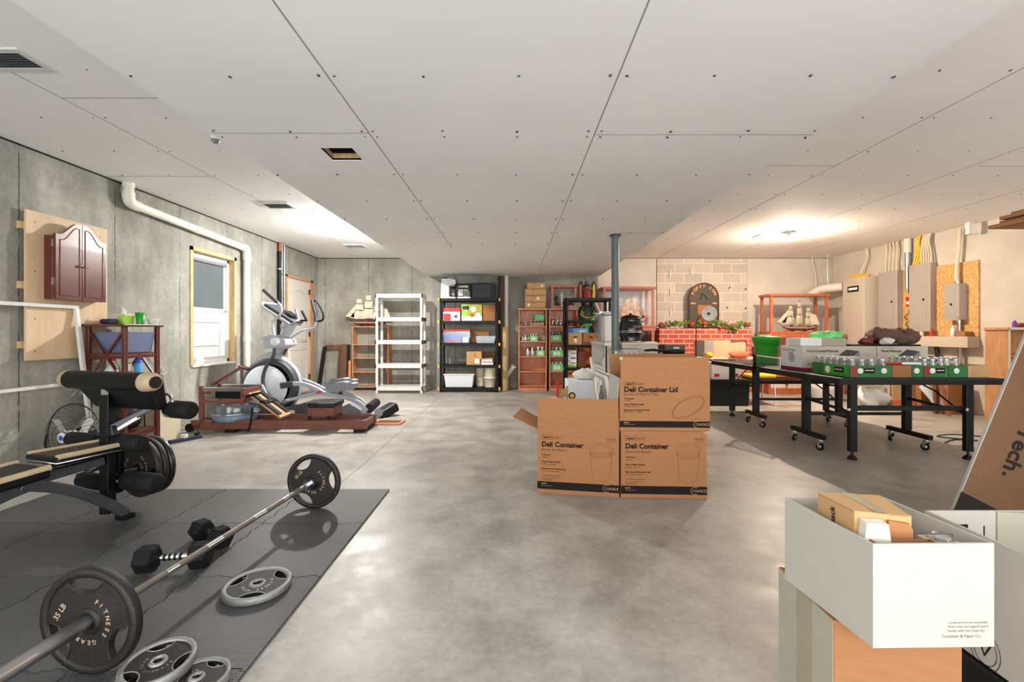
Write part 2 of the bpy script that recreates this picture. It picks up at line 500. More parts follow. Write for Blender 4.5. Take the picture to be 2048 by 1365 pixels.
C('paper', (232,226,214), .8)
C('sign_dark', (66,56,44), .6, vs=20)
C('sign_gold', (200,140,70), .5)
C('window_dark', (84,94,98), .45, vs=3)
C('water', (120,150,175), .1)
C('rust', (140,70,40), .8)
C('knurl', (128,122,116), .5, metal=.8)
for k_ in ('black_met','black_pl','rubber','leather','charcoal','ink','dark'): MT[k_].node_tree.nodes['Principled BSDF'].inputs['Specular IOR Level'].default_value = .28
MT['ply'] = wood('birch_plywood', srgb(196,166,130), srgb(218,192,158), .6, (1,3,.6), 3)
MT['pine'] = wood('pine_boards', srgb(176,122,78), srgb(202,154,108), .55, (5,5,1), 5)
MT['stud'] = wood('framing_lumber', srgb(180,146,98), srgb(212,184,138), .7, (6,6,1), 5)
MT['case'] = wood('cherry_wood', srgb(158,78,48), srgb(192,108,70), .4, (5,5,1), 6, .2)
MT['cherry'] = wood('cherry_bookcase', srgb(190,112,68), srgb(226,154,104), .45, (5,5,1), 6, .1)
MT['rowwood'] = wood('stained_ash', srgb(98,52,42), srgb(134,78,64), .35, (1,8,8), 6, .2)
MT['plank'] = wood('dark_planks', srgb(84,52,34), srgb(116,76,50), .7, (5,5,1), 5)
MT['door'] = M_('painted_door', srgb(205,200,190), .5, var=.02)
MT['wellwall'] = M_('window_well_wall', (.75,.74,.70,1), .9, var=.05)

# ---------------------------------------------------------------- the room
XL, XR, YB, ZC, ZS = -4.12, 6.67, 9.59, 2.755, 2.37
SX0, SX1 = -1.80, 1.80
YF = -2.6
g = G().box(XL-.3, XR+.3, YF, YB+.3, -.12, 0); struct('floor', g, MT['floor'])
# left wall with the window and the door openings
WY0, WY1, WZ0, WZ1 = 5.79, 6.75, .755, 2.29
DY0, DY1, DZ1 = 8.22, 9.32, 2.24
g = G()
for y0, y1, z0, z1 in ((YF, WY0, 0, ZC), (WY1, DY0, 0, ZC), (DY1, YB+.3, 0, ZC), (WY0, WY1, 0, WZ0), (WY0, WY1, WZ1, ZC), (DY0, DY1, DZ1, ZC)):
    g.box(XL-.25, XL, y0, y1, z0, z1)
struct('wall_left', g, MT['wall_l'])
g = G().box(XL, 1.78, YB, YB+.25, 0, ZC); g.mat(3).box(1.78, 3.01, YB, YB+.25, 0, ZC).box(4.93, XR, YB, YB+.25, 0, ZC)
g.mat(1).box(3.03, 4.93, YB+.015, YB+.25, 0, ZC); g.mat(2).box(3.01, 3.03, YB+.04, YB+.25, 0, ZC)
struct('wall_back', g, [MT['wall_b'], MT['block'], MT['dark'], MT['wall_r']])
struct('wall_right', G().box(XR, XR+.25, YF, YB+.25, 0, ZC), MT['wall_r'])
# outer ceiling, and the lowered ceiling with its two cheeks
def seams(g, z, lst):
    for ax, at, a, b in lst:
        if ax == 'y': g.box(at-.003, at+.003, a, b, z-.0012, z+.001)
        else: g.box(a, b, at-.003, at+.003, z-.0012, z+.001)
def screws(g, z, xs, ys, r=.007):
    for x in xs:
        for y in ys:
            g.cyl((x + random.uniform(-.012,.012), y + random.uniform(-.015,.015), z-.0015), (x, y, z+.001), r, n=6)
def ceil_panel(name, x0, x1, y0, y1, z, hole=None):
    g = G()
    if hole:
        hx0, hx1, hy0, hy1 = hole
        for a in ((x0, hx0, y0, y1), (hx1, x1, y0, y1), (hx0, hx1, y0, hy0), (hx0, hx1, hy1, y1)): g.box(a[0], a[1], a[2], a[3], z, z+.016)
    else: g.box(x0, x1, y0, y1, z, z+.016)
    return g
g = ceil_panel('', XL+.012, SX0+.02, YF, YB-.012, ZC); gg = ceil_panel('', SX1-.02, XR, YF, YB-.006, ZC)
g.v += []; st = len(g.v); g.add(gg.v, gg.f)
g.mat(1); seams(g, ZC, [('y', -3.03, 1.2, 8.9), ('x', 3.05, -3.03, SX0), ('x', 4.58, XL+.02, -3.03), ('y', 3.03, 1, YB), ('x', 4.29, SX1, 3.03), ('y', 5.6, 1, YB), ('x', 4.3, 4.4, 5.6), ('y', 4.32, 1, 9)])
g.mat(2)
screws(g, ZC, [-3.9, -3.45, -3.08, -2.98, -2.55, -2.1], [1.5 + .61*k for k in range(13)], .005)
screws(g, ZC, [2.1, 2.55, 2.98, 3.08, 3.5, 3.95, 4.4, 4.85, 5.3, 5.75, 6.2], [1.5 + .61*k for k in range(13)], .005)
struct('ceiling', g, [MT['dry'], MT['seam'], MT['screw']])
HX0, HX1, HY0, HY1 = FX(652, 3.06), FX(700, 2.97), 2.93, 3.14
HX0, HX1 = -1.245, -1.04
g = ceil_panel('', SX0, SX1, YF, YB-.004, ZS, (HX0, HX1, HY0, HY1))
g.box(SX0, SX0+.016, YF, YB-.004, ZS+.016, ZC+.01); g.box(SX1-.016, SX1, YF, YB-.004, ZS+.016, ZC+.01)
g.mat(1); seams(g, ZS, [('y', -.86, 1, 6.4), ('y', .485, 1, 8.7), ('x', 2.71, SX0, -.86), ('x', 2.73, .485, SX1), ('x', 5.42, 1.2, SX1)])
g.mat(2); screws(g, ZS, [-1.77, -1.32, -.90, -.83, -.42, .025, .447, .52, .93, 1.375, 1.77], [2.107, 2.68, 2.76, 3.42, 4.1, 4.75, 5.39, 6.1], .0065)
g.mat(3); hz = ZS+.0
for a in ((HX0, HX1, HY1-.0, HY1+.02), (HX0, HX1, HY0-.02, HY0), (HX0-.02, HX0, HY0, HY1), (HX1, HX1+.02, HY0, HY1)): g.box(a[0], a[1], a[2], a[3], ZS+.004, ZS+.05)
g.mat(4).box(HX0-.05, HX1+.05, HY0-.05, HY1+.05, ZS+.2, ZS+.21)
for a in ((HX0-.05, HX0-.04, HY0-.05, HY1+.05), (HX1+.04, HX1+.05, HY0-.05, HY1+.05), (HX0-.05, HX1+.05, HY1+.04, HY1+.05), (HX0-.05, HX1+.05, HY0-.05, HY0-.04)): g.box(a[0], a[1], a[2], a[3], ZS+.016, ZS+.2)
struct('ceiling_lowered', g, [MT['dry'], MT['seam'], MT['screw'], MT['stud'], MT['dark']]).name = 'ceiling.001'
# shade along the wall tops drawn as a dark strip; brown timber at right
g = G().box(XL-.001, XL+.012, YF, YB, ZC-.012, ZC+.016).box(XL, SX0, YB-.012, YB, ZC-.012, ZC+.016); struct('shade_strip', g, MT['dark'])
g = G().box(SX1, XR, YB-.006, YB, ZC-.01, ZC+.016); struct('trim_2', g, MT['plank'])

# window on the left wall
g = G()
XW = XL - .10
for a in ((WY0, WY0+.05, WZ0, WZ1), (WY1-.05, WY1, WZ0, WZ1), (WY0, WY1, WZ1-.05, WZ1)): g.box(XW-.1, XL+.012, a[0], a[1], a[2], a[3])
w = struct('window_1', g, MT['stud'])
f = G()
fy0, fy1, fz0, fz1 = WY0+.05, WY1-.05, WZ0, WZ1-.05
for a in ((fy0, fy0+.045, fz0, fz1), (fy1-.045, fy1, fz0, fz1), (fy0, fy1, fz1-.05, fz1), (fy0, fy1, fz0, fz0+.06)): f.box(XW-.07, XW+.03, a[0], a[1], a[2], a[3])
mk('window_frame', f, MT['white'], w, bev=.004)
zm = 1.50
f = G()
for a in ((fy0+.045, fy0+.08, fz0+.06, zm), (fy1-.08, fy1-.045, fz0+.06, zm), (fy0+.08, fy1-.08, fz0+.06, fz0+.1), (fy0+.045, fy1-.045, zm-.03, zm+.02)): f.box(XW-.03, XW+.02, a[0], a[1], a[2], a[3])
for a in ((fy0+.045, fy0+.08, zm, fz1-.05), (fy1-.08, fy1-.045, zm, fz1-.05)): f.box(XW-.05, XW-.0, a[0], a[1], a[2], a[3])
mk('window_sash', f, MT['white'], w, bev=.003)
mk('window_pane', G().box(XW-.012, XW-.008, fy0+.08, fy1-.08, fz0+.1, fz1-.05), MT['glass'], w)
f = G().box(XW-.004, XW-.001, fy0+.075, fy1-.075, zm+.0, fz1-.08); 
mk('roller_shade', f, MT['window_dark'], w)
mk('shade_roll', G().cyl((XW+.012, fy0+.06, fz1-.085), (XW+.012, fy1-.06, fz1-.085), .022, n=16), MT['grey_pl'], w)
f = G().box(XW-.07, XL+.02, WY0+.03, WY1-.02, WZ0-.02, WZ0+.004); mk('window_sill', f, MT['white'], w)
# window well outside
g = G().box(XL-1.2, XL-1.1, WY0-1.4, WY1+1.4, .2, 2.0).box(XL-1.1, XL-.25, WY1+1.3, WY1+1.4, .2, 2.0).box(XL-1.1, XL-.25, WY0-1.4, WY0-1.3, .2, 2.0).box(XL-1.2, XL-.25, WY0-1.4, WY1+1.4, .1, .2)
for z in (.55, .95, 1.35, 1.75): g.mat(1).box(XL-1.1, XL-1.097, WY0-1.3, WY1+1.3, z, z+.008)
for y in (5.0, 5.45, 5.9, 6.35, 6.8, 7.25): g.box(XL-1.1, XL-1.097, y, y+.008, .2, 2.0)
struct('wall_window_well', g, [MT['wellwall'], MT['grey_pl']])

# door on the left wall
g = G()
for a in ((DY0, DY0+.05, 0, DZ1), (DY1-.10, DY1, 0, DZ1), (DY0, DY1, DZ1-.04, DZ1)): g.box(XL-.2, XL+.015, a[0], a[1], a[2], a[3])
d = struct('door_1', g, MT['pine'])
dy0, dy1, dz = DY0+.05, DY1-.10, DZ1-.04
g = G().box(XL-.06, XL-.02, dy0, dy1, .01, dz)
def arch(y0, y1, z0, z1, rise, n=10):
    pts = [(y0, z0), (y1, z0), (y1, z1)]
    for i in range(1, n): 
        t = i/n; pts.append((y1 + (y0-y1)*t, z1 + rise*math.sin(PI*t)))
    return pts + [(y0, z1)]
for (a0, a1, b0, b1, rr) in ((dy0+.13, dy1-.13, 1.0, 1.92, .08), (dy0+.13, dy1-.13, .18, .86, 0)):
    pts = arch(a0, a1, b0, b1, rr); st = [Vector((XL-.02, u, v)) for u, v in pts]
    g.tube(st, .012, 6, closed=True)
    mid = [(a0+.05, b0+.05), (a1-.05, b0+.05), (a1-.05, b1-.05), (a0+.05, b1-.05)]
    g.prism(mid, XL-.02, XL-.008, lambda u, v, w_: (w_, u, v))
mk('door_panel', g, MT['door'], d)
g = G()
for z in (.25, 1.1, 1.95): g.box(XL-.02, XL+.005, dy1-.03, dy1+.02, z, z+.1)
mk('hinge', g, MT['darksteel'], d)
mk('door_knob', G().lathe([(.01,0),(.012,.04),(.028,.05),(.028,.07),(.0,.075)], (XL-.02, dy0+.07, 1.0), 'X', 14), MT['steel'], d)

# daylight falling through the window well
dl = bpy.data.lights.new('well_daylight', 'AREA'); dl.shape = 'RECTANGLE'; dl.size = 1.6; dl.size_y = .7; dl.energy = 22; dl.color = (.80, .90, 1.0)
dlo = bpy.data.objects.new('well_daylight', dl); dlo.location = (XL-.75, 6.3, 2.35); COL.objects.link(dlo)
dlo.rotation_euler = Vector((1.0, .25, -1.0)).to_track_quat('-Z', 'X').to_euler()

# grey steel column
c = thing('support_column', 'round grey steel support column standing from floor to ceiling', 'column', (1.237, 5.53, 0))
mk('pole', G().cyl((1.237,5.53,.012), (1.237,5.53,ZS-.012), .046, n=28), MT['col_grey'], c)
mk('base_plate', G().box(1.237-.09,1.237+.09,5.44,5.62,0,.012), MT['col_grey'], c)
mk('cap_plate', G().box(1.237-.06,1.237+.06,5.47,5.59,ZS-.012,ZS), MT['darksteel'], c)

# bulbs
def bulb(x, y, z, m, label):
    t = thing('light_bulb', label, 'light bulb', (x, y, z), 0, None)
    mk('lampholder', G().lathe([(.055,0),(.055,-.012),(.03,-.02),(.022,-.05),(.0,-.05)], (x,y,z), 'Z', 18), MT['white'], t)
    mk('bulb_base', G().lathe([(.012,-.050),(.014,-.065),(.026,-.085),(.034,-.112),(.034,-.124)], (x,y,z), 'Z', 16), MT['white'], t)  # opaque base shaped to hold the bulb's glow off the ceiling
    b = G().lathe([(.0315,-.125),(.026,-.138),(.014,-.15),(.0,-.153)], (x,y,z), 'Z', 12)
    mk('bulb', b, m, t)
    return t
bulb(-2.26, 6.70, ZC, MT['bulb_l'], 'lit white bulb on the left ceiling far back beside the lowered ceiling')
bulb(4.30, 7.10, ZC, MT['bulb_r'], 'glowing bulb on the right ceiling beside the floor-heating vent near the back wall')
bulb(-2.24, 3.42, ZC, MT['bulb_off'], 'unlit grey bulb hanging at the left edge of the lowered ceiling')
bpy.data.objects['light_bulb.001']['label'] = 'glowing warm bulb on the right ceiling beside a slotted vent'
# ceiling vents
def vent(x, y, w, d, label):
    t = thing('ceiling_vent', label, 'vent', (x, y, ZC-.012), 0, None)
    g = G(); e = .035
    for a in ((x-w/2, x+w/2, y-d/2, y-d/2+e), (x-w/2, x+w/2, y+d/2-e, y+d/2), (x-w/2, x-w/2+e, y-d/2+e, y+d/2-e), (x+w/2-e, x+w/2, y-d/2+e, y+d/2-e)): g.box(a[0], a[1], a[2], a[3], ZC-.010, ZC)
    mk('vent_frame', g, MT['white_pl'], t)
    g = G(); n = 9
    for i in range(n):
        yy = y-d/2+e + (d-2*e)*(i+.5)/n
        g.cbox((x, yy, ZC-.006), (w-2*e, .012, .002), Matrix.Rotation(R(35), 3, 'X'))
    mk('louvre', g, MT['grey_pl'], t)
    mk('duct_opening', G().box(x-w/2+e, x+w/2-e, y-d/2+e, y+d/2-e, ZC-.002, ZC-.001), MT['dark'], t)
vent(-2.92, 2.62, .36, .22, 'white slotted ceiling vent at the left edge of the picture')
vent(-2.91, 5.62, .36, .26, 'white slotted ceiling vent above the window, midway along the left ceiling')
vent(-2.87, 8.24, .36, .26, 'white ceiling vent farthest back on the left ceiling')
vent(4.16, 7.39, .42, .26, 'white ceiling vent beside the glowing bulb on the right')
# ---------------------------------------------------------------- gym corner
def pxbox(g, a, b, c, d, Y0, Y1):
    """box whose front face lies at depth Y0 and spans columns a..b and rows c..d there"""
    return g.box(FX(a, Y0), FX(b, Y0), Y0, Y1, FZ(d, Y0), FZ(c, Y0))
def boolean(g, cutters, op='DIFFERENCE'):
    obs = []
    for q in [g] + cutters:
        me = bpy.data.meshes.new('b'); me.from_pydata([tuple(v) for v in q.v], [], q.f); me.update()
        import bmesh
        bm = bmesh.new(); bm.from_mesh(me); bmesh.ops.remove_doubles(bm, verts=bm.verts, dist=1e-4)
        bmesh.ops.recalc_face_normals(bm, faces=bm.faces); bm.to_mesh(me); bm.free()
        o = bpy.data.objects.new('b', me); COL.objects.link(o); obs.append(o)
    for c in obs[1:]:
        m = obs[0].modifiers.new('b', 'BOOLEAN'); m.operation = op; m.object = c; m.solver = 'EXACT'
    dg = bpy.context.evaluated_depsgraph_get(); dg.update()
    me = bpy.data.meshes.new_from_object(obs[0].evaluated_get(dg))
    r = G(); r.add([v.co.copy() for v in me.vertices], [tuple(p.vertices) for p in me.polygons])
    for o in obs: bpy.data.objects.remove(o)
    return r

# foam mat, one tile = one thing
def border(x0, x1, sh):
    """interlocking border line along x, tabs alternate up and down; sh shifts it a hair"""
    n = 8; d = .010; L = x1 - x0; out = [(0, 0)]
    for i in range(n):
        a, b = (i + .32)/n*L, (i + .72)/n*L; k = .005; s = 1 if i % 2 else -1
        out += [(a, 0), (a-k, d*s), (b+k, d*s), (b, 0)]
    out.append((L, 0)); return [(x0 + u, v + sh) for u, v in out]
def mat_tile(x, y, w, h, label):
    x0, x1, y0, y1 = x, x+w, y, y+h; e = .0024
    bot = border(x0, x1, y0 + e) if y > 1.2 else [(x0, y0), (x1, y0)]
    top = border(x0, x1, y1 - e) if y1 < 3.3 else [(x0, y1), (x1, y1)]
    rgt = [(x1 + v - e, u) for u, v in border(y0, y1, 0)] if x1 < -1.0 else [(x1, y0), (x1, y1)]
    lft = [(x0 + v + e, u) for u, v in border(y0, y1, 0)] if x > -3.2 else [(x0, y0), (x0, y1)]
    pts = bot[:-1] + [(p[0], p[1]) for p in rgt[1:-1]] + top[::-1][:-1] + lft[::-1][1:-1]
    corners = [(x0 + e, y0 + e), (x1 - e, y0 + e), (x1 - e, y1 - e), (x0 + e, y1 - e)]
    pts = [corners[0]] + bot[1:-1] + [corners[1]] + rgt[1:-1] + [corners[2]] + top[::-1][1:-1] + [corners[3]] + lft[::-1][1:-1]
    g = G().prism(pts, 0.0005, .0125)
    o = mk('foam_mat_tile', g, MT['foam']); tag(o, label, 'foam mat', 'interlocking foam mat tiles'); return o
tl = .61; rown = ['nearest row', 'second row from the camera', 'third row from the camera', 'fourth row, at the far edge']
rows_y = [3.40 - tl*(k+1) for k in range(4)]
for j, y0 in enumerate(rows_y):
    for i in range(4):
        x0 = -.925 - tl*(i+1)
        cn = ['along the right edge', 'second from the right edge', 'third from the right edge', 'at the left side'][i]
        mat_tile(x0, y0, tl, tl, 'black foam floor tile %s, %s' % (cn, rown[3-j]))

def lens_hole(a, R0=.148, d=.172, r=.074, n=14):
    # area inside radius R0 and inside the circle of radius r centred d out at angle a
    x = (R0*R0 - r*r + d*d)/(2*d); h = math.sqrt(max(0, R0*R0 - x*x))
    t0 = math.atan2(h, x); f0 = math.atan2(h, x - d)
    pts = [(R0*math.cos(-t0 + 2*t0*i/n), R0*math.sin(-t0 + 2*t0*i/n)) for i in range(n+1)]
    fs = f0; fe = 2*PI - f0
    pts += [(d + r*math.cos(fs + (fe-fs)*i/n), r*math.sin(fs + (fe-fs)*i/n)) for i in range(1, n)]
    c, s = math.cos(a), math.sin(a)
    return [(u*c - v*s, u*s + v*c) for u, v in pts]
def arc_text(g, s, rad, a0, step, size, z, yz=True):
    for i, ch in enumerate(s):
        if ch == ' ': continue
        a = a0 - step*i
        c = Vector((math.cos(a), 0, math.sin(a)))
        right = Vector((math.sin(a), 0, -math.cos(a)))
        text_g(ch, size, c*rad + Vector((0, z, 0)) - right*size*.3, right, c, g, bold=.0006)
def plate(name, label, Rr, th, m, group, words=None, ang=(100, 220, 340), loc=(0,0,0), rot=(0,0,0), wm='letter_tan', rim=None):
    t = thing(name, label, 'weight plate', loc, 0, group)
    k = Rr/.18
    web = G().lathe([(.026*k,-th*.30),(.165*k,-th*.30),(.165*k,th*.30),(.026*k,th*.30),(.026*k,-th*.30)], (0,0,0), 'Z', 56)
    cut = [G().prism([(u*k, v*k) for u, v in lens_hole(R(a))], -.1, .1) for a in ang]
    disc = G().cyl((0,0,-th*.30), (0,0,th*.30), .168*k, n=56)
    cut.append(G().cyl((0,0,-.1), (0,0,.1), .026*k, n=24))
    w = boolean(disc, cut)
    wr = G() if rim else w
    wr.lathe([(.152*k,-th*.38),(.160*k,-th*.5),(.176*k,-th*.5),(.18*k,-th*.36),(.18*k,th*.36),(.176*k,th*.5),(.160*k,th*.5),(.152*k,th*.38),(.152*k,-th*.38)], (0,0,0), 'Z', 64)
    wr.lathe([(.026*k,-th*.5),(.040*k,-th*.5),(.046*k,-th*.3),(.046*k,th*.3),(.040*k,th*.5),(.026*k,th*.5),(.026*k,-th*.5)], (0,0,0), 'Z', 40)
    for a in ang:   # raised lip round each grip hole
        pts = [Vector((u*k, v*k, 0)) for u, v in lens_hole(R(a), r=.079, d=.174, R0=.152)]
        for sgn in (1, -1): wr.tube([p + Vector((0,0,sgn*th*.30)) for p in pts], .0035*k, 6, closed=True)
    Mx = Matrix.Rotation(PI/2, 4, 'X'); w.xf(Mx)
    mk('plate_body', w, m, t, local=True)
    if rim: mk('rim', wr.xf(Mx), MT[rim], t, local=True)
    if words:
        for sgn in (-1,):
            tg = G(); arc_text(tg, words[0], .066*k, R(64), R(17), .022*k, -th*.31)
            text_g(words[1], .028*k, (-.118*k, -th*.31, -.006*k), (.55,0,.83), (-.83,0,.55), tg, bold=.0006)
            mk('raised_lettering', tg, MT[wm], t, local=True)
    t.rotation_euler = rot; return t

# barbell on the mat
zc = .18 + .0125
P0 = Vector((-1.4525, 1.566, zc)); P1 = Vector((-1.328, 3.03, zc)); u = (P1 - P0).normalized()
ay = math.atan2(-u.x, u.y)
t = thing('barbell', 'long chrome barbell lying across the black foam mat with a plate at each end', 'barbell', (P0+P1)/2, 0)
mk('shaft', G().cyl(P0 + u*.06, P1 - u*.06, .0145, n=24), MT['steel'], t)
kn = G()
for a, b in ((.13,.30),(.36,.52),(.62,.85),(.95,1.11),(1.17,1.34)): kn.cyl(P0 + u*a, P0 + u*b, .0150, n=24)
mk('knurling', kn, MT['knurl'], t)
for q, sg in ((P0, -1), (P1, 1)):
    mk('sleeve', G().cyl(q - u*sg*.05, q + u*sg*(.42 if sg < 0 else .13), .0245, n=28), MT['steel'], t)
    cl = G().cyl(q - u*sg*.075, q - u*sg*.035, .036, n=28)
    mk('collar', cl, MT['chrome'], t)
pl0 = plate('weight_plate', 'black three-grip weight plate on the near end of the barbell', .18, .034, MT['iron'], None, ('FITNESS GEAR', '35 LB'), (95, 212, 330), P0, (0, 0, ay))
pl1 = plate('weight_plate', 'black three-grip weight plate on the far end of the barbell', .18, .034, MT['iron'], None, ('FITNESS GEAR', '35 LB'), (130, 250, 12), P1, (0, R(8), ay))
mk('clip', G().ring(P1 - u*.055, .034, .008, Matrix.Rotation(ay, 3, 'Z'), axis='Y'), MT['black_pl'], t)
# loose plates
def lying(label, x, y, z, Rr, spin, tilt=0):
    p = plate('weight_plate', label, Rr, .03, MT['iron'], None, ('FITNESS GEAR', '10'), (70, 190, 310), (x, y, z), (-PI/2 + tilt, 0, 0), 'steel', 'rim_silver')
    for c in p.children: c.rotation_euler = (0, spin, 0)
    return p
lying('worn silver-rimmed plate lying alone flat on the mat right of the barbell', -1.165, 2.07, .030, .142, .4)
lying('small silver-rimmed plate on top of the pair at the bottom edge of the picture', -1.19, 1.525, .070, .108, 1.2, R(4))
lying('small dark plate underneath, at the bottom of the pile near the bottom edge', -1.20, 1.515, .028, .108, .2)
lying('small silver-rimmed plate leaning out at the right of the small pile', -1.045, 1.50, .034, .098, 2.0, R(-3))

# hex dumbbells
def hexhead(g, c, ax, r, L):
    a = Vector(ax).normalized(); M = a.to_track_quat('Z', 'Y').to_matrix()
    prof = [(r*.72,-L/2),(r*.96,-L/2+.008),(r,-L/2+.02),(r,L/2-.02),(r*.96,L/2-.008),(r*.72,L/2)]
    vs = []; fs = []
    for rr, z in prof:
        for j in range(6):
            tt = PI/3*j; vs.append(M @ Vector((rr*math.cos(tt), rr*math.sin(tt), z)) + Vector(c))
    for i in range(5):
        for j in range(6): fs.append((i*6+j, i*6+(j+1)%6, (i+1)*6+(j+1)%6, (i+1)*6+j))
    fs += [tuple(range(5,-1,-1)), tuple(range(30,36))]
    return g.add(vs, fs)
def dumbbell(a, b, r, label):
    a, b = Vector((a[0], a[1], .0125 + r*.866)), Vector((b[0], b[1], .0125 + r*.866)); ax = (b-a).normalized()
    t = thing('dumbbell', label, 'dumbbell', ((a+b)/2).to_tuple()[:2] + (.0125,), 0)
    for c, s in ((a, -1), (b, 1)):
        h = mk('dumbbell_head', hexhead(G(), c, ax, r, .088), MT['rubber'], t, bev=.004)
        mk('end_cap', G().cyl(c + ax*s*.0435, c + ax*s*.0455, r*.55, n=20), MT['black_pl'], h)
    k = 9; pts = [a + (b-a)*(i/k) for i in range(k+1)]
    mk('handle', G().tube(pts, [.012,.012,.012,.014,.016,.016,.014,.012,.012,.012], 16), MT['chrome'], t)
    gb = G()
    for f in (.34, .44, .54, .64): gb.cyl(a + (b-a)*(f-.025), a + (b-a)*(f+.025), .0168, n=16)
    mk('grip_band', gb, MT['black_pl'], t)
dumbbell((-1.80, 2.235), (-1.565, 2.275), .066, 'black hex dumbbell with chrome handle lying nearer the camera beside the barbell')
dumbbell((-1.765, 2.575), (-1.60, 2.485), .060, 'black hex dumbbell farther back, half behind the barbell shaft')

# weight bench
U = Vector((.30, .954, 0)).normalized(); V = Vector((.954, -.30, 0)).normalized(); Z = Vector((0,0,1))
def foam_roll(name, c, L, r, parent, ax=None):
    ax = ax or V; g = G(); c = Vector(c)
    pr = [(.016,-L/2),(r*.8,-L/2),(r,-L/2+.015),(r,L/2-.015),(r*.8,L/2),(.016,L/2)]
    g.lathe(pr, (0,0,0), 'Z', 24, M=ax.to_track_quat('Z', 'Y').to_matrix()); g.xf(Matrix.Translation(c))
    g.mat(1).cyl(c - ax*(L/2+.004), c - ax*(L/2-.002), .02, n=14).cyl(c + ax*(L/2-.002), c + ax*(L/2+.004), .02, n=14)
    return mk(name, g, [MT['rubber'], MT['black_pl']], parent)
wb = thing('weight_bench', 'black and chrome weight bench with curl pad and foam rollers standing on the mat', 'weight bench', (-2.5, 2.6, .0125))
A0 = Vector((-2.47, 2.46, 0)); D0 = A0 - V*.28
def padpoly(g, pts, z0, z1):  # pts ring in order
    lo = [Vector((p.x, p.y, z0)) for p in pts]; hi = [Vector((p.x, p.y, z1)) for p in pts]; n = len(pts)
    g.add(lo + hi, [tuple(range(n-1,-1,-1)), tuple(range(n,2*n))] + [(i,(i+1)%n,n+(i+1)%n,n+i) for i in range(n)])
    return g
Cc = D0 + U*.40 + V*.045; Bc = A0 + U*.34 - V*.0
seatpts = [D0, A0, Bc, Bc - V*.03 + U*.03, Cc + V*.05 + U*.03, Cc]
g = padpoly(G(), seatpts, .452, .503)
mk('seat_pad', g, MT['leather'], wb, bev=.016)
g = G()     # tan worn stripes along both long sides of the seat
for a, b in ((A0, Bc), (D0, Cc)):
    sg = -1 if a is A0 else 1
    g.tube([a + V*sg*.016 + Z*.498 + U*.01, b + V*sg*.016 + Z*.498 - U*.03], .0175, 10)
mk('seat_trim', g, MT['leather_tan'], wb)
mk('seat_piping', G().tube([Vector((p.x, p.y, .470)) for p in seatpts], .006, 8, closed=True), MT['steel'], wb)
Ab = A0 - U*.03 + V*.02; Db = D0 - U*.03 - V*.01
bk = [Ab, Db, Db - U*.85, Ab - U*.85]
g = padpoly(G(), [Db - U*.85, Ab - U*.85, Ab, Db], .405, .465)
for i in (0,1,4,5): g.v[i].z -= .07
mk('backrest_pad', g, MT['leather'], wb, bev=.016)
g = G()
for a, sg in ((Ab, -1), (Db, 1)): g.tube([a + V*sg*.018 + Z*.459, a + V*sg*.018 - U*.85 + Z*.389], .019, 10)
mk('backrest_trim', g, MT['leather_tan'], wb)
mid = (A0 + D0)/2
# frame: arched tubes, main post
g = G()
foot = Vector((-2.44, 2.86, .046)); top = mid + Z*.375 - U*.02 + V*.03
def arcpath(a, b, sag, n=9):
    out = []
    for i in range(n+1):
        s = i/n; p = a*(1-s) + b*s; p = p + Z*sag*math.sin(PI*s); out.append(p)
    return out
for pth in (arcpath(top - U*.08, foot, .05), arcpath(top + U*.02, mid - U*.62 + Z*.03 - V*.02, .07)):
    g.rtube(pth, .048, .058, V)
g.beam(mid - U*.75 + Z*.33, top + U*.30 + Z*.03, .045, .05)
mk('main_frame', g, MT['frame_grey'], wb, bev=.006)
g = G(); ft = foot - Z*.018
mk('front_foot', g.beam(ft - V*.04, ft + V*.04, .07, .03), MT['black_met'], wb, bev=.004); g = G()
rf = mid - U*.62; rf.z = .03; g.beam(rf - V*.25, rf + V*.25, .05, .035)
mk('rear_foot', g, MT['black_met'], wb, bev=.004)
post = Vector((-2.497, 2.80, 0))
g = G().beam(post + Z*.07, post + Z*.80, .058, .058); mk('post', g, MT['black_met'], wb, bev=.005)
mk('post_insert', G().beam(post + Z*.80 + U*.0, post + Z*.87, .044, .044), MT['steel'], wb)
kb = G().cyl(post + Z*.55 + V*.03, post + Z*.55 + V*.06, .018, n=14); mk('adjusting_knob', kb, MT['black_pl'], wb)
# curl pad: padded roll with tan ends, wedge below
c0 = Vector((-2.86, 2.90, .885)); c1 = Vector((-2.13, 2.70, .885)); W = (c1-c0).normalized(); Wn = Vector((-W.y, W.x, 0))
g = G().tube([c0 + W*.05, c1 - W*.06], .058, 24); mk('curl_pad_roll', g, MT['leather'], wb)
g = G().tube([c0 - W*.0, c0 + W*.006, c0 + W*.02, c0 + W*.06], [.030,.045,.056,.0595], 24)
mk('curl_pad_end', g, MT['leather_tan'], wb); g = G()
g.tube([c1 - W*.07, c1 - W*.02, c1, c1 + W*.006], [.0595,.058,.048,.040], 24)
mk('curl_pad_end', g, MT['leather_tan'], wb)
mk('curl_pad_cap', G().cyl(c1 + W*.004, c1 + W*.010, .036, n=20), MT['darksteel'], wb)
g = G(); q = []
for p, wd in ((c0 + W*.12, 0), (c1 - W*.005, 0)):
    q.append([p + Z*.0 - Wn*.045, p + Z*.02 + Wn*.06, p - Z*.17 + Wn*.09, p - Z*.175 + Wn*.03])
a, b = q; a[2] += W*.10; a[3] += W*.10
g.hexa([a[0], a[1], a[2], a[3], b[0], b[1], b[2], b[3]])
mk('curl_pad_wedge', g, MT['leather'], wb, bev=.015)
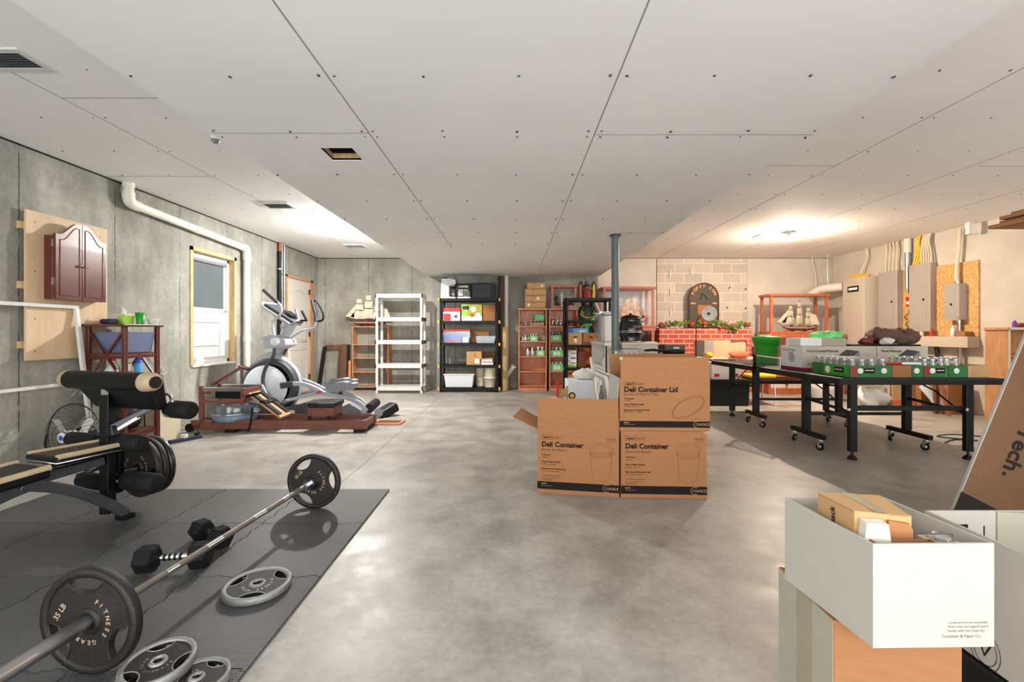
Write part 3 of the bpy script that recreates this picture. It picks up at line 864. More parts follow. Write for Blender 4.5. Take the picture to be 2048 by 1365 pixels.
# curl arm, rollers, handles
h0 = post + Z*.60 + V*.035; h1 = PT(320, 808, 2.86)
mk('curl_arm', G().beam(h0, h1, .030, .034), MT['darksteel'], wb, bev=.004)
mk('curl_arm_plate', G().beam(h0 - Z*.035, h0.lerp(h1, .55) - Z*.02, .032, .022), MT['steel'], wb, bev=.003)
mk('arm_bracket', G().beam(h0 - V*.03 - Z*.03, h0 + V*.04 - Z*.015, .05, .060), MT['darksteel'], wb, bev=.004)
r0 = PT(363, 820, 2.80)
foam_roll('foam_roller', r0, .175, .054, wb)
mk('roller_bar', G().tube(smooth_path([h1, PT(326, 792, 2.84), PT(338, 790, 2.82), PT(346, 806, 2.8), r0 - V*.08]), .010, 8).tube(smooth_path([PT(326, 806, 2.82), PT(327, 826, 2.80), PT(336, 832, 2.79), PT(370, 832, 2.78)]), .010, 8), MT['chrome'], wb)
for px, py, Y, L, rr in ((256, 885, 2.80, .24, .052), (165, 880, 2.90, .24, .045), (283, 964, 2.82, .26, .060), (184, 962, 2.92, .20, .050)):
    foam_roll('foam_roller', PT(px, py, Y), L, rr, wb)
dv0 = PT(238, 880, 2.86)
mk('leg_lever', G().beam(PT(240, 872, 2.87), PT(236, 985, 2.88), .04, .04), MT['black_met'], wb, bev=.004)
mk('lever_axle', G().cyl(PT(184, 962, 2.92), PT(283, 964, 2.82), .012).cyl(PT(165, 880, 2.90), PT(256, 885, 2.80), .012), MT['steel'], wb)
pc = Vector((-2.47, 2.955, .292))
mk('plate_peg', G().cyl(pc - U*.10, pc + U*.24, .0125), MT['steel'], wb)
ab = math.atan2(-U.x, U.y)
for i, (off, lab) in enumerate(((.02, 'black weight plate nearest the lever on the bench, facing the camera'), (.062, 'black weight plate in the middle of those hung on the bench'), (.104, 'chrome-rimmed black weight plate farthest back on the bench peg'))):
    plate('weight_plate', lab, .19, .036, MT['iron'] if i < 2 else MT['darksteel'], None, ('FITNESS GEAR', '25 LB') if i == 0 else None, (100, 220, 340), pc + U*(off+.02), (0, R(20*i), ab))

# ---------------------------------------------------------------- along the left wall
t = thing('plywood_board', 'large pale plywood board fixed to the concrete wall behind the dart cabinet', 'board', (-4.08, 4.2, .94))
mk('panel', G().box(-4.090, -4.072, 3.80, 4.56, .945, 2.215), MT['ply'], t)
g = G()
for z in (1.05, 1.55, 2.05): g.box(-4.12, -4.09, 3.77, 4.50, z, z+.06)
mk('furring_strip', g, MT['stud'], t)
g = G()
for y in (3.87, 4.48):
    for z in (1.02, 1.3, 1.7, 2.12): g.cyl((-4.0725, y, z), (-4.071, y, z), .006, n=8)
mk('screw', g, MT['screw'], t)
t = thing('dart_cabinet', 'dark mahogany dart cabinet with two arched doors hung on the plywood board', 'cabinet', (-4.02, 4.18, 1.47))
y0, y1, z0 = 3.945, 4.43, 1.475
mk('cabinet_case', G().box(-4.072, -3.995, y0, y1, z0, 2.03), MT['mahog'], t, bev=.003)
def topz(s): 
    s = min(1, max(0, (s-.12)/.75)); return 2.045 + .125*(s*s*(3-2*s))
for k, (a, b) in enumerate(((y0, (y0+y1)/2 - .003), (y1, (y0+y1)/2 + .003))):
    n = 14; pts = [(a, z0), (b, z0)] + [(b + (a-b)*i/n, topz(1 - i/n)) for i in range(n+1)]
    if k: pts = pts[::-1]
    d_ = mk('cabinet_door', G().prism(pts, -3.993, -3.968, lambda p, q, w: (w, p, q)), MT['mahog'], t)
    dy = .035 if a < b else -.035
    inner = [(a+dy, z0+.035), (b-dy*.7, z0+.035)] + [(b-dy*.7 + (a+dy-b+dy*.7)*i/n, topz(1 - i/n) - .045) for i in range(n+1)]
    mk('door_moulding', G().tube([Vector((-3.967, p, q)) for p, q in inner], .004, 6, closed=True), MT['redwood'], d_)
    s_ = 1 if a < b else -1
    kx = b - s_*.022
    mk('knob', G().lathe([(.004,0),(.004,.012),(.011,.016),(.011,.024),(.0,.028)], (-3.968, kx, 1.79), 'X', 14), MT['chrome'], d_)
    hg = G()
    for z in (1.60, 1.93): hg.box(-3.998, -3.985, a - s_*.004 - .006, a - s_*.004 + .006, z, z+.06)
    mk('hinge', hg, MT['steel'], d_)
# white leaning frame
t = thing('metal_frame', 'thin white rectangular metal frame leaning against the wall and plywood board', 'frame', (-3.9, 3.4, 0))
def fr(z, y): return Vector((-3.88 - .17*z/1.416, y, z))
mk('top_rail', G().beam(fr(1.416, 2.4), fr(1.416, 4.225), .03, .03), MT['white_pl'], t)
mk('upright', G().beam(fr(0.0, 4.21), fr(1.40, 4.21), .03, .03), MT['white_pl'], t)
mk('upright', G().beam(fr(0.0, 2.42), fr(1.40, 2.42), .03, .03), MT['white_pl'], t)
mk('lower_rail', G().beam(fr(.725, 2.43), fr(.725, 4.20), .026, .026), MT['white_pl'], t)
# side table with crossed ends
t = thing('shelf_stand', 'tall red-brown wooden stand with crossed ends and shelves against the left wall', 'shelf', (-3.86, 4.5, 0))
X0, X1, Y0, Y1, H = -4.03, -3.66, 4.28, 4.70, 1.262
mk('top', G().box(X0-.03, X1+.025, Y0-.03, Y1+.03, H-.022, H), MT['mahog'], t, bev=.004)
for x in (X0, X1-.03):
    for y in (Y0, Y1-.03): mk('leg', G().box(x, x+.035, y, y+.035, 0, H-.022), MT['mahog'], t, bev=.003)
for z in (.985, .70, .22): mk('shelf', G().box(X0+.01, X1-.01, Y0+.01, Y1-.01, z-.016, z), MT['mahog'], t)
for y in (Y0+.017, Y1-.017):
    g = G().beam((X0+.02, y, 1.20), (X1-.02, y, .72), .016, .022, (0,1,0)).beam((X0+.02, y-.001, .72), (X1-.02, y-.001, 1.20), .016, .022, (0,1,0)); mk('cross_brace', g, MT['mahog'], t)
for z in (.965, .68, .20):
    mk('shelf_rail', G().box(X0+.03, X1-.03, Y0+.004, Y0+.02, z-.03, z), MT['mahog'], t); mk('shelf_rail', G().box(X1-.02, X1-.004, Y0+.03, Y1-.03, z-.03, z), MT['mahog'], t)
o = mk('speaker_tube', G().tube([(-3.93,4.33,H+.026),(-3.925,4.34,H+.026),(-3.80,4.36,H+.026),(-3.795,4.36,H+.026)], [.018,.025,.025,.018], 16), MT['navy']); tag(o, 'small dark blue cylinder lying at the left of the red-brown stand top', 'container')
t2 = thing('tissue_box', 'grey tissue box with a tissue sticking up on the red-brown stand', 'tissue box', (-3.90, 4.56, H))
mk('carton', G().box(-3.97, -3.85, 4.50, 4.62, H, H+.11), MT['beige_cab'], t2, bev=.003)
mk('tissue', G().tube([(-3.91,4.56,H+.105),(-3.90,4.56,H+.14),(-3.915,4.55,H+.17)], [.03,.022,.004], 7, flat=.4), MT['white'], t2)
o = mk('tub', G().lathe([(.050,0),(.056,.06),(.058,.07),(.058,.085),(.0,.087)], (-3.80,4.47,H), 'Z', 22), MT['lime']); tag(o, 'clear tub with yellow-green contents on the red-brown stand', 'tub')
o = mk('cup', G().lathe([(.030,0),(.044,.118),(.041,.118),(.028,.006),(.0,.006)], (-3.715,4.53,H), 'Z', 22), MT['green']); tag(o, 'bright green plastic cup on the red-brown stand', 'cup')
o = mk('dish', G().lathe([(.035,0),(.048,.05),(.05,.055),(.0,.06)], (-3.69,4.66,H), 'Z', 20), MT['white_pl']); tag(o, 'small white lidded tub at the right end of the red-brown stand', 'tub')
g = G(); zb = .987
def taper_bin(g, x0, x1, y0, y1, z0, z1, f=.12, th=.006):
    cx, cy = (x0+x1)/2, (y0+y1)/2; w, d = (x1-x0)/2, (y1-y0)/2; rings = []
    for s, z in ((1-f, z0), (1, z1), (1 - th/w, z1), (1-f-th/w, z0+th)):
        rings.append([(cx-w*s, cy-d*s, z), (cx+w*s, cy-d*s, z), (cx+w*s, cy+d*s, z), (cx-w*s, cy+d*s, z)])
    vs = sum(rings, []); fs = [(3,2,1,0)]
    for r in range(3):
        for j in range(4): fs.append((r*4+j, r*4+(j+1)%4, (r+1)*4+(j+1)%4, (r+1)*4+j))
    fs.append((12,13,14,15)); return g.add(vs, fs)
o = mk('storage_bin', taper_bin(g, -3.985, -3.67, 4.33, 4.66, zb, zb+.20, .14), MT['bin_blue'], bev=.004); tag(o, 'slate blue open storage bin on the upper shelf of the red-brown stand', 'bin')
t2 = thing('jug', 'white plastic jug with handle on the middle shelf of the red-brown stand', 'jug', (-3.90, 4.42, .70))
mk('jug_body', G().lathe([(.06,0),(.066,.02),(.066,.12),(.03,.17),(.018,.19),(.018,.21),(.0,.21)], (-3.87,4.40,.70), 'Z', 20), MT['white_pl'], t2)
mk('handle', G().tube(smooth_path([(-3.84,4.37,.88),(-3.80,4.36,.86),(-3.80,4.36,.79),(-3.815,4.36,.77)]), .010, 8), MT['white_pl'], t2)
mk('jug_cap', G().cyl((-3.87,4.40,.91), (-3.87,4.40,.93), .02), MT['red'], t2)
t2 = thing('wipes_canister', 'white and orange wipes canister on the middle shelf of the red-brown stand', 'canister', (-3.77, 4.42, .70))
mk('canister_body', G().cyl((-3.77,4.43,.70), (-3.77,4.43,.86), .045), MT['white_pl'], t2)
mk('canister_label', G().cyl((-3.77,4.43,.73), (-3.77,4.43,.81), .0457), MT['orange'], t2)
mk('lid', G().lathe([(.046,.16),(.046,.178),(.036,.184),(0,.184)], (-3.77,4.43,.70), 'Z', 20), MT['white'], t2)
t2 = thing('spray_can', 'blue spray can on the middle shelf of the red-brown stand', 'spray can', (-3.72, 4.52, .70))
mk('can_body', G().lathe([(.033,0),(.033,.17),(.02,.185),(0,.185)], (-3.71,4.50,.70), 'Z', 20), MT['blue_lt'], t2)
mk('cap', G().lathe([(.027,.18),(.027,.225),(0,.228)], (-3.71,4.50,.70), 'Z', 18), MT['blue'], t2)
o = mk('backpack', bump_mesh(G(), (-3.84, 4.50, .36), .13, 3, .12, 18, (1,1.1,1.05), .222), MT['charcoal']); tag(o, 'dark soft bag on the bottom shelf of the red-brown stand', 'bag')

# floor fan
t = thing('floor_fan', 'round wire-caged fan with white blades on the floor behind the bench', 'fan', (-3.77, 3.92, 0))
fc = Vector((-3.76, 3.90, .30)); Q = Matrix.Rotation(R(-8), 3, 'Z')
def fv(x, y, z): return fc + Q @ Vector((x, y, z))
g = G(); Rf = .272
for k in range(44):
    a = 2*PI*k/44; pts = []
    for r, y in ((.045,-.095),(.12,-.09),(.20,-.07),(.25,-.035),(Rf,0)): 
        aa = a + .25*(1 - r/Rf); pts.append(fv(r*math.cos(aa), y, r*math.sin(aa)))
    g.tube(pts, .0014, 4)
for r, y in ((.045,-.095),(.11,-.09),(.18,-.076)): g.ring(fc + Q @ Vector((0,y,0)), r, .0018, Q, 36, 5, 'Y')
g.ring(fc, Rf, .0045, Q, 48, 6, 'Y'); mk('front_guard', g, MT['darksteel'], t)
g = G()
for k in range(30):
    a = 2*PI*k/30; g.tube([fv(Rf*math.cos(a),0,Rf*math.sin(a)), fv(.22*math.cos(a),.06,.22*math.sin(a)), fv(.07*math.cos(a),.10,.07*math.sin(a))], .0014, 4)
mk('rear_guard', g, MT['darksteel'], t)
g = G()
for k in range(3):
    a0 = 2*PI*k/3 + .5; vs = []; fs = []
    for i in range(7):
        r = .05 + .17*i/6; w = .62*math.sin(PI*(.18 + .72*i/6))
        for j in range(6):
            s = j/5 - .5; a = a0 + w*s*1.7; vs.append(fv(r*math.cos(a), -.02 + s*.07, r*math.sin(a)))
    for i in range(6):
        for j in range(5): fs.append((i*6+j, i*6+j+1, (i+1)*6+j+1, (i+1)*6+j))
    o_ = len(vs); vs2 = [v + Q @ Vector((0,.003,0)) for v in vs]; g.add(vs, fs, True).add(vs2, [f[::-1] for f in fs], True)
mk('fan_blade', g, MT['white'], t)
mk('hub', G().lathe([(.045,-.10),(.04,-.105),(.0,-.107)], (0,0,0), 'Y', 22).lathe([(.04,-.06),(.05,-.03),(.045,.0)], (0,0,0), 'Y', 22).xf(Matrix.Translation(fc) @ Q.to_4x4()), MT['white'], t)
mk('hub_badge', G().lathe([(.022,-.1085),(.0,-.110)], (0,0,0), 'Y', 18).xf(Matrix.Translation(fc) @ Q.to_4x4()), MT['blue'], t)
mk('motor', G().lathe([(.045,.03),(.06,.04),(.06,.13),(.04,.15),(0,.15)], (0,0,0), 'Y', 22).xf(Matrix.Translation(fc) @ Q.to_4x4()), MT['black_pl'], t)
g = G().tube(smooth_path([fv(-Rf-.01,0,0), fv(-Rf-.02,.0,-.12), fv(-.2,0,-.285), fv(.2,0,-.285), fv(Rf+.02,0,-.12), fv(Rf+.01,0,0)]), .010, 8)
g.tube([fv(-.2,-.14,-.288), fv(-.2,.16,-.288)], .011, 8).tube([fv(.2,-.14,-.288), fv(.2,.16,-.288)], .011, 8); mk('stand', g, MT['black_met'], t)

# crate and cords
t = thing('crate', 'white box with red lettering and cords hanging over it beside the stand', 'box', (-3.93, 4.95, 0))
mk('box_body', taper_bin(G(), -4.10, -3.74, 4.82, 5.12, 0, .37, .03), MT['cream'], t)
mk('printed_text', text_g('XX', .12, (-3.96, 4.826, .17), (1,0,0), (0,0,1), bold=.003), MT['red'], t)
def cord(name, pts, r, m, label, cat='cord', k=6):
    o = mk(name, G().tube(smooth_path(pts, k), r, 7), m); return tag(o, label, cat)
cord('extension_cord', [(-3.88,4.95,.36),(-3.82,4.80,.38),(-3.79,4.80,.25),(-3.76,4.79,.10),(-3.72,4.77,.01),(-3.66,4.80,.008)], .006, MT['orange'], 'orange cord hanging down over the front of the white box')
cord('extension_cord', [(-3.86,4.95,.37),(-3.77,4.80,.385),(-3.745,4.79,.24),(-3.74,4.76,.08),(-3.70,4.72,.008),(-3.60,4.70,.007)], .005, MT['yellow'], 'yellow cord hanging over the front of the white box')
cord('extension_cord', [(-3.94,4.95,.37),(-3.90,4.81,.38),(-3.88,4.79,.22),(-3.86,4.78,.05),(-3.78,4.74,.008),(-3.66,4.84,.008)], .005, MT['black_pl'], 'black cord hanging over the white box, left of the orange one')
t = thing('power_strip', 'dark blue power strip lying on the floor left of the rowing machine', 'power strip', (-3.57, 4.97, 0))
a, b = Vector((-3.65, 4.82, .02)), Vector((-3.50, 5.10, .02)); 
mk('strip_body', G().beam(a, b, .05, .036), MT['navy'], t, bev=.005)
mk('plug_adapter', G().cbox((-3.58,4.95,.056), (.05,.05,.04)), MT['white_pl'], t, bev=.004)
mk('plug', G().cbox((-3.52,5.06,.054), (.03,.04,.035)), MT['black_pl'], t, bev=.004)
cord('extension_cord', [(-3.655,4.80,.012),(-3.72,4.70,.006),(-3.80,4.55,.006),(-3.75,4.25,.006),(-3.60,4.15,.006)], .0045, MT['black_pl'], 'black cord running along the floor from the power strip toward the fan')
cord('extension_cord', [(-3.52,5.06,.075),(-3.50,5.07,.16),(-3.47,5.14,.22),(-3.48,5.28,.16),(-3.55,5.34,.10)], .004, MT['black_pl'], 'thin black cord looping up from the power strip to the rowing machine')
cord('cable', [(-4.10,4.80,1.26),(-4.105,4.95,1.10),(-4.105,5.20,.84),(-4.10,5.38,.72),(-4.105,5.30,.70),(-4.10,5.33,.74),(-4.105,5.36,.60),(-4.06,5.45,.20),(-3.92,5.30,.01)], .0035, MT['white_pl'], 'thin pale cable hanging against the concrete wall left of the window', 'cable')
# white drain pipe
t = thing('drain_pipe', 'white plastic pipe running along the left wall above the window and down beside it', 'pipe', (-4.05, 5.8, 0))
xp = -4.045
path = [(xp,4.78,ZC-.002),(xp,4.78,2.60),(xp,4.80,2.565),(xp,4.85,2.545)]
mk('pipe', G().tube([(xp,4.78,ZC-.002),(xp,4.78,2.62)], .046, 18).tube([(xp,4.85,2.545),(xp,6.84,2.455)], .046, 18).tube([(xp,6.90,2.39),(xp,6.90,0.0)], .046, 18), MT['pvc'], t)
mk('elbow', G().tube(smooth_path([(xp,4.78,2.66),(xp,4.78,2.61),(xp,4.80,2.56),(xp,4.85,2.545),(xp,4.92,2.541)]), .056, 18), MT['pvc'], t)
mk('elbow', G().tube(smooth_path([(xp,6.78,2.458),(xp,6.86,2.454),(xp,6.895,2.42),(xp,6.90,2.35),(xp,6.90,2.28)]), .056, 18), MT['pvc'], t)
mk('coupling', G().cyl((xp,5.78,2.504),(xp,5.86,2.50),.051).cyl((xp,6.90,1.05),(xp,6.90,1.15),.053).cyl((xp,4.78,ZC-.05),(xp,4.78,ZC-.001),.054), MT['pvc'], t)
t = thing('conduit', 'black pipe with a copper top running down the left wall beside the door', 'pipe', (-4.09, 7.93, 0))
mk('pipe', G().cyl((-4.075,7.93,0),(-4.075,7.93,2.60),.035), MT['black_pl'], t)
mk('copper_end', G().cyl((-4.075,7.93,2.60),(-4.075,7.93,ZC),.028), MT['copper'], t)
mk('pipe_clamp', G().cyl((-4.075,7.93,2.28),(-4.075,7.93,2.30),.04).box(-4.12,-4.06,7.87,7.99,2.28,2.30), MT['steel'], t)
for y, lab in ((8.05, 'grey metal conduit just right of the black pipe on the left wall'), (8.13, 'thin grey conduit on the left wall beside the door frame')):
    t = thing('conduit', lab, 'conduit', (-4.1, y, 0)); mk('pipe', G().cyl((-4.098,y,0),(-4.098,y,ZC),.016,n=12), MT['steel'], t)
    mk('pipe_clamp', G().box(-4.12,-4.08,y-.03,y+.03,2.2,2.22).box(-4.12,-4.08,y-.03,y+.03,1.0,1.02), MT['steel'], t)
# ---------------------------------------------------------------- rowing machine
t = thing('rowing_machine', 'low wooden rowing machine with a water tank, in front of the elliptical trainer', 'rowing machine', (-2.8, 5.6, 0))
ya, yb = 5.40, 5.78
for y in (ya, yb):
    r = mk('side_rail', G().box(-3.82, -1.74, y-.022, y+.022, .035, .145), MT['rowwood'], t, bev=.006)
    mk('rail_track', G().box(-2.95, -1.80, y-.016, y+.016, .146, .150), MT['black_pl'], r)
    g = G()
    for x in (-3.75, -3.42, -2.68, -2.62, -1.90, -1.79): g.cyl((x, y-.024, .075), (x, y-.0225, .075), .007, n=8)
    mk('bolt', g, MT['black_met'], r)
for x in (-3.35, -1.83): mk('foot_block', G().box(x-.06, x+.06, ya-.03, yb+.03, 0, .036), MT['black_pl'], t)
mk('end_spacer', G().box(-1.80, -1.76, ya+.02, yb-.02, .05, .13).box(-3.80,-3.76,ya+.02,yb-.02,.05,.13), MT['rowwood'], t)
for y in (ya, yb): mk('transport_wheel', G().cyl((-3.83, y-.03, .055), (-3.83, y+.03, .055), .05), MT['black_pl'], t)
for y in (ya+.02, yb-.02): mk('upright', G().box(-3.74, -3.69, y-.018, y+.018, .14, .545), MT['rowwood'], t, bev=.004)
for z, m in ((.505, 'steel'), (.36, 'rowwood')):
    for y in (ya+.02, yb-.02): mk('arm', G().box(-3.70, -3.20, y-.016, y+.016, z-.022, z+.022), MT[m], t, bev=.004)
mk('cross_bar', G().box(-3.715, -3.695, ya, yb, .44, .47), MT['rowwood'], t); mk('cross_bar', G().box(-3.24,-3.20,ya,yb,.35,.51), MT['rowwood'], t)
mk('pulley_block', G().box(-3.62,-3.28,5.52,5.66,.385,.47), MT['black_pl'], t, bev=.006)
mk('monitor_arm', G().beam((-3.70,5.59,.54),(-3.33,5.59,.76),.07,.022).beam((-3.34,5.55,.765),(-3.25,5.55,.745),.05,.02), MT['rowwood'], t, bev=.003)
mk('monitor', G().beam((-3.36,5.60,.77),(-3.26,5.60,.73),.10,.02), MT['black_pl'], t)
tk = (-3.42, 5.59)
def tank(z0, z1, rr): return G().lathe([(rr*.80,z0),(rr*.97,z0+.02),(rr,z0+.04),(rr,z1-.03),(rr*.95,z1-.005),(rr*.6,z1),(0,z1)], (tk[0],tk[1],0), 'Z', 40)
tn = mk('water_tank', tank(.10, .335, .262), MT['poly'], t)
mk('water', G().lathe([(.18,.105),(.245,.12),(.248,.20),(0,.20)], (tk[0],tk[1],0), 'Z', 36), MT['water'], tn)
g = G()
for k in range(3):
    a = k*PI/3 + .3; g.cbox((tk[0], tk[1], .24), (.40, .008, .09), Matrix.Rotation(a, 3, 'Z'))
mk('paddle', g, MT['grey_pl'], tn)
mk('tank_band', G().ring((tk[0],tk[1],.21), .264, .006, n=48), MT['chrome'], tn)
fb = mk('footboard', G().beam((-3.19,5.59,.445),(-2.80,5.59,.155),.26,.03,(0,0,1)), MT['pine'], t, bev=.004)
g = G()
for y in (5.50, 5.68): g.beam((-3.15,y,.425+.02),(-2.82,y,.175+.02),.075,.018); g.beam((-3.03,y-.045,.352),(-3.0,y+.045,.335),.05,.03)
g.cbox((-3.0,5.59,.35),(.05,.25,.012), Matrix.Rotation(R(36),3,'Y'))
mk('foot_strap', g, MT['black_pl'], fb)
mk('pull_handle', G().cyl((-3.22,5.40,.43),(-3.20,5.78,.445),.015), MT['black_pl'], t)
mk('handle_rest', G().beam((-3.25,5.45,.40),(-3.05,5.45,.455),.04,.03), MT['black_pl'], t)
mk('hanging_strap', G().beam((-3.08,5.37,.30),(-3.10,5.368,.12),.025,.004,(0,1,0)).beam((-3.10,5.368,.12),(-3.13,5.366,.012),.025,.004,(0,1,0)), MT['black_pl'], t)
st = mk('seat_carriage', G().box(-2.46,-2.16,5.43,5.75,.175,.285), MT['rowwood'], t, bev=.004)
mk('seat_pad', padpoly(G(), [Vector(p) for p in ((-2.47,5.44,0),(-2.31,5.38,0),(-2.14,5.42,0),(-2.12,5.59,0),(-2.14,5.76,0),(-2.31,5.80,0),(-2.47,5.74,0))], .287, .345), MT['charcoal'], st, bev=.018)
for x in (-2.43, -2.20):
    for y in (5.415, 5.765): mk('roller', G().cyl((x,y-.012,.168),(x,y+.012,.168),.022,n=14), MT['black_pl'], st)

# ---------------------------------------------------------------- elliptical trainer
t = thing('elliptical_trainer', 'large silver and white elliptical trainer standing behind the rowing machine', 'elliptical trainer', (-2.8, 6.55, 0))
YE = 6.55
def E(px, py, dy=0.0): return PT(px, py, YE + dy)
# drive housing
c = E(546, 770); rr = .40
Mh = Matrix.Rotation(R(0), 3, 'Z')
g = G().lathe([(.05,-.10),(.30,-.10),(.385,-.07),(.41,-.02),(.41,.04),(.385,.09),(.05,.10)], c, 'Y', 48)
mk('drive_housing', g, MT['silver_pl'], t)
mk('housing_band', G().lathe([(.345,-.097),(.40,-.060),(.407,-.055),(.36,-.1)], c, 'Y', 48), MT['dk_grey'], t)
mk('cover_disc', G().lathe([(.0,-.125),(.28,-.118),(.315,-.098)], c + Vector((-.055,0,-.025)), 'Y', 44), MT['white_cool'], t)
g = G()
for dx in (-.06, .02): g.beam(c + Vector((dx+.04,-.118,-.14)), c + Vector((dx+.02,-.118,.10)), .028, .004, (0,1,0))
mk('disc_rib', g, MT['silver_pl'], t)
g = G().prism([(E(500,745).x, E(500,745).z), (E(520,716).x, E(520,716).z), (E(546,703).x, E(546,703).z), (E(566,712).x, E(566,712).z), (E(580,730).x, E(580,730).z), (E(560,750).x, E(560,750).z)], YE-.075, YE+.075, lambda a, b, w: (a, w, b))
mk('neck_cover', g, MT['silver_pl'], t, bev=.03)
g = G().prism([(E(p,q).x, E(p,q).z) for p, q in ((503,800),(512,822),(560,833),(640,834),(640,812),(620,802),(590,812),(560,812))], YE-.16, YE+.16, lambda a, b, w: (a, w, b))
mk('base_cover', g, MT['dk_grey'], t, bev=.02)
g = G().beam(E(505,838), E(765,838), .08, .055); 
for px in (515, 760): g.beam(E(px,842,-.36), E(px,842,.36), .07, .05)
mk('base_frame', g, MT['silver_pl'], t, bev=.006)
for px in (515, 760):
    for dy in (-.36, .36): 
        p = E(px, 842, 0); mk('levelling_foot', G().cyl((p.x, YE+dy*.9, 0), (p.x, YE+dy*.9, p.z), .03), MT['black_pl'], t)
mk('red_badge', G().box(E(560,0).x, E(585,0).x, YE-.163, YE-.161, E(0,826).z, E(0,816).z), MT['red'], t)
mk('yellow_sticker', G().box(E(588,0).x, E(600,0).x, YE-.163, YE-.161, E(0,824).z, E(0,817).z), MT['cream'], t)
# mast and pivot
mk('mast', G().tube(smooth_path([E(548,716), E(556,700), E(564,680), E(570,655)]), [.055]*6+[.05]*6+[.045]*7, 16), MT['silver_pl'], t)
g = G().prism([(E(p,q).x, E(p,q).z) for p, q in ((538,674),(556,670),(581,680),(583,691),(566,698),(540,697))][::-1], YE-.17, YE+.17, lambda a, b, w: (a, w, b)); mk('pivot_housing', g, MT['silver_pl'], t, bev=.018)
mk('pivot_cap', G().lathe([(.0,-.02),(.05,-.018),(.062,0),(.062,.05),(.05,.06)], E(549,684,-.20), 'Y', 24), MT['white_cool'], t)
mk('pivot_cap', G().lathe([(.0,-.01),(.045,-.005),(.055,0),(.055,.09),(.045,.10)], E(573,684,.10), 'Y', 24), MT['white_cool'], t)
# console
a, b = E(541, 610), E(596, 645)
g = G().beam(a, b, .34, .035); mk('console_face', g, MT['dk_grey'], t, bev=.012)
g = G().beam(a + Vector((-.03,0,-.035)), b + Vector((-.03,0,-.035)), .38, .045); mk('console_body', g, MT['silver_pl'], t, bev=.015)
mk('console_base', G().tube([E(572,672), E(575,655), E(584,640)], [.06,.10,.09], 14, flat=.8), MT['silver_pl'], t)
mk('console_ledge', G().beam(E(540,606,-.0), E(536,612,0), .40, .03), MT['white_cool'], t, bev=.008)
mk('screen', G().beam(E(572,624) + Vector((.012,0,.012)), E(590,636) + Vector((.012,0,.012)), .20, .012), MT['charcoal'], t)
# moving arms: near (left in the picture) and far one
def arm(pts, grip, dy, n='arm_handle'):
    p = smooth_path([E(x, y, dy) for x, y in pts])
    o = mk(n, G().tube(p, .019, 12), MT['silver_pl'], t)
    mk('grip', G().tube(smooth_path([E(x, y, dy) for x, y in grip]), .026, 12), MT['dk_grey'], o)
arm([(549,672),(546,655),(549,642),(560,629),(563,616),(556,606),(540,592)], [(556,606),(540,592),(527,580)], -.24)
arm([(576,682),(590,670),(606,661),(624,657),(632,648),(632,630),(626,608)], [(632,644),(631,628),(627,614),(624,600)], .26)
lo = mk('grip_loop', G().tube(smooth_path([E(625,601,.26), E(633,603,.26), E(641,615,.26), E(647,632,.26), E(644,641,.26), E(634,643,.26)]), .016, 10), MT['charcoal'], t)
mk('fixed_handlebar', G().tube(smooth_path([E(562,656,-.1), E(576,650,-.12), E(592,643,-.12), E(598,640,-.08)]), .015, 10).tube(smooth_path([E(597,640,0), E(594,628,-.02), E(592,619,-.02)]), .018, 10), MT['silver_pl'], t)
mk('handlebar_grip', G().tube([E(604,622,.1), E(614,642,.1)], .02, 10).tube([E(594,641,.1), E(614,642,.1)], .013, 10), MT['charcoal'], t)
mk('swing_arm', G().tube(smooth_path([E(550,697,-.24), E(546,714,-.24), E(532,735,-.24), E(526,758,-.24), E(530,778,-.24), E(545,800,-.24)]), .024, 12), MT['dk_grey'], t)
mk('swing_arm', G().tube(smooth_path([E(574,697,.24), E(566,712,.24), E(560,735,.24), E(566,780,.24), E(580,800,.24)]), .022, 12), MT['dk_grey'], t)
mk('crank_link', G().beam(E(524,770,-.25), E(548,820,-.25), .05, .09, (0,1,0)), MT['silver_pl'], t, bev=.012)
mk('crank_joint', G().cyl(E(552,806,-.30), E(552,806,-.20), .045).cyl(E(568,804,-.30), E(568,804,-.20), .03), MT['darksteel'], t)
# pedal arms, pedals, ramp and rear rollers
for dy, s in ((-.26, 0), (.22, -7)):
    mk('pedal_arm', G().tube(smooth_path([E(568,803+s,dy), E(610,793+s,dy), E(676,781+s,dy)]), .022, 12), MT['silver_pl'], t)
    pth = smooth_path([E(563,771+s,dy), E(600,768+s,dy), E(630,777+s,dy), E(652,788+s,dy), E(690,795+s,dy), E(718,806+s,dy), E(735,822+s,dy)])
    g = G()
    for i in range(len(pth)-1): g.beam(pth[i], pth[i+1] + (pth[i+1]-pth[i])*.1, .06, .055)
    mk('pedal_beam', g, MT['silver_pl'], t, bev=.006)
    mk('beam_cap', G().beam(E(562,772+s,dy), E(588,768+s,dy), .085, .085), MT['dk_grey'], t, bev=.015)
    fp = [E(652,780+s,dy), E(662,768+s,dy), E(690,763+s,dy), E(714,767+s,dy), E(708,778+s,dy), E(680,783+s,dy)]
    g = G().prism([(p.x, p.z) for p in fp], YE+dy-.09, YE+dy+.09, lambda a, b, w: (a, w, b))
    pd = mk('foot_pedal', g, MT['grey_pl'], t, bev=.01)
    mk('pedal_tread', G().beam(E(664,767+s,dy), E(704,765+s,dy), .15, .012), MT['charcoal'], pd)
    mk('pedal_light', G().box(E(655,0,0).x, E(662,0,0).x, YE+dy-.10, YE+dy-.09, E(0,781+s).z, E(0,776+s).z), MT['red'], pd)
    mk('pedal_post', G().cyl(E(681,783+s,dy), E(681,795+s,dy), .025), MT['darksteel'], t)
g = G()
for dy in (-.2, 0, .2): g.tube(smooth_path([E(640,834,dy), E(690,832,dy), E(740,830,dy)]), .02, 8)
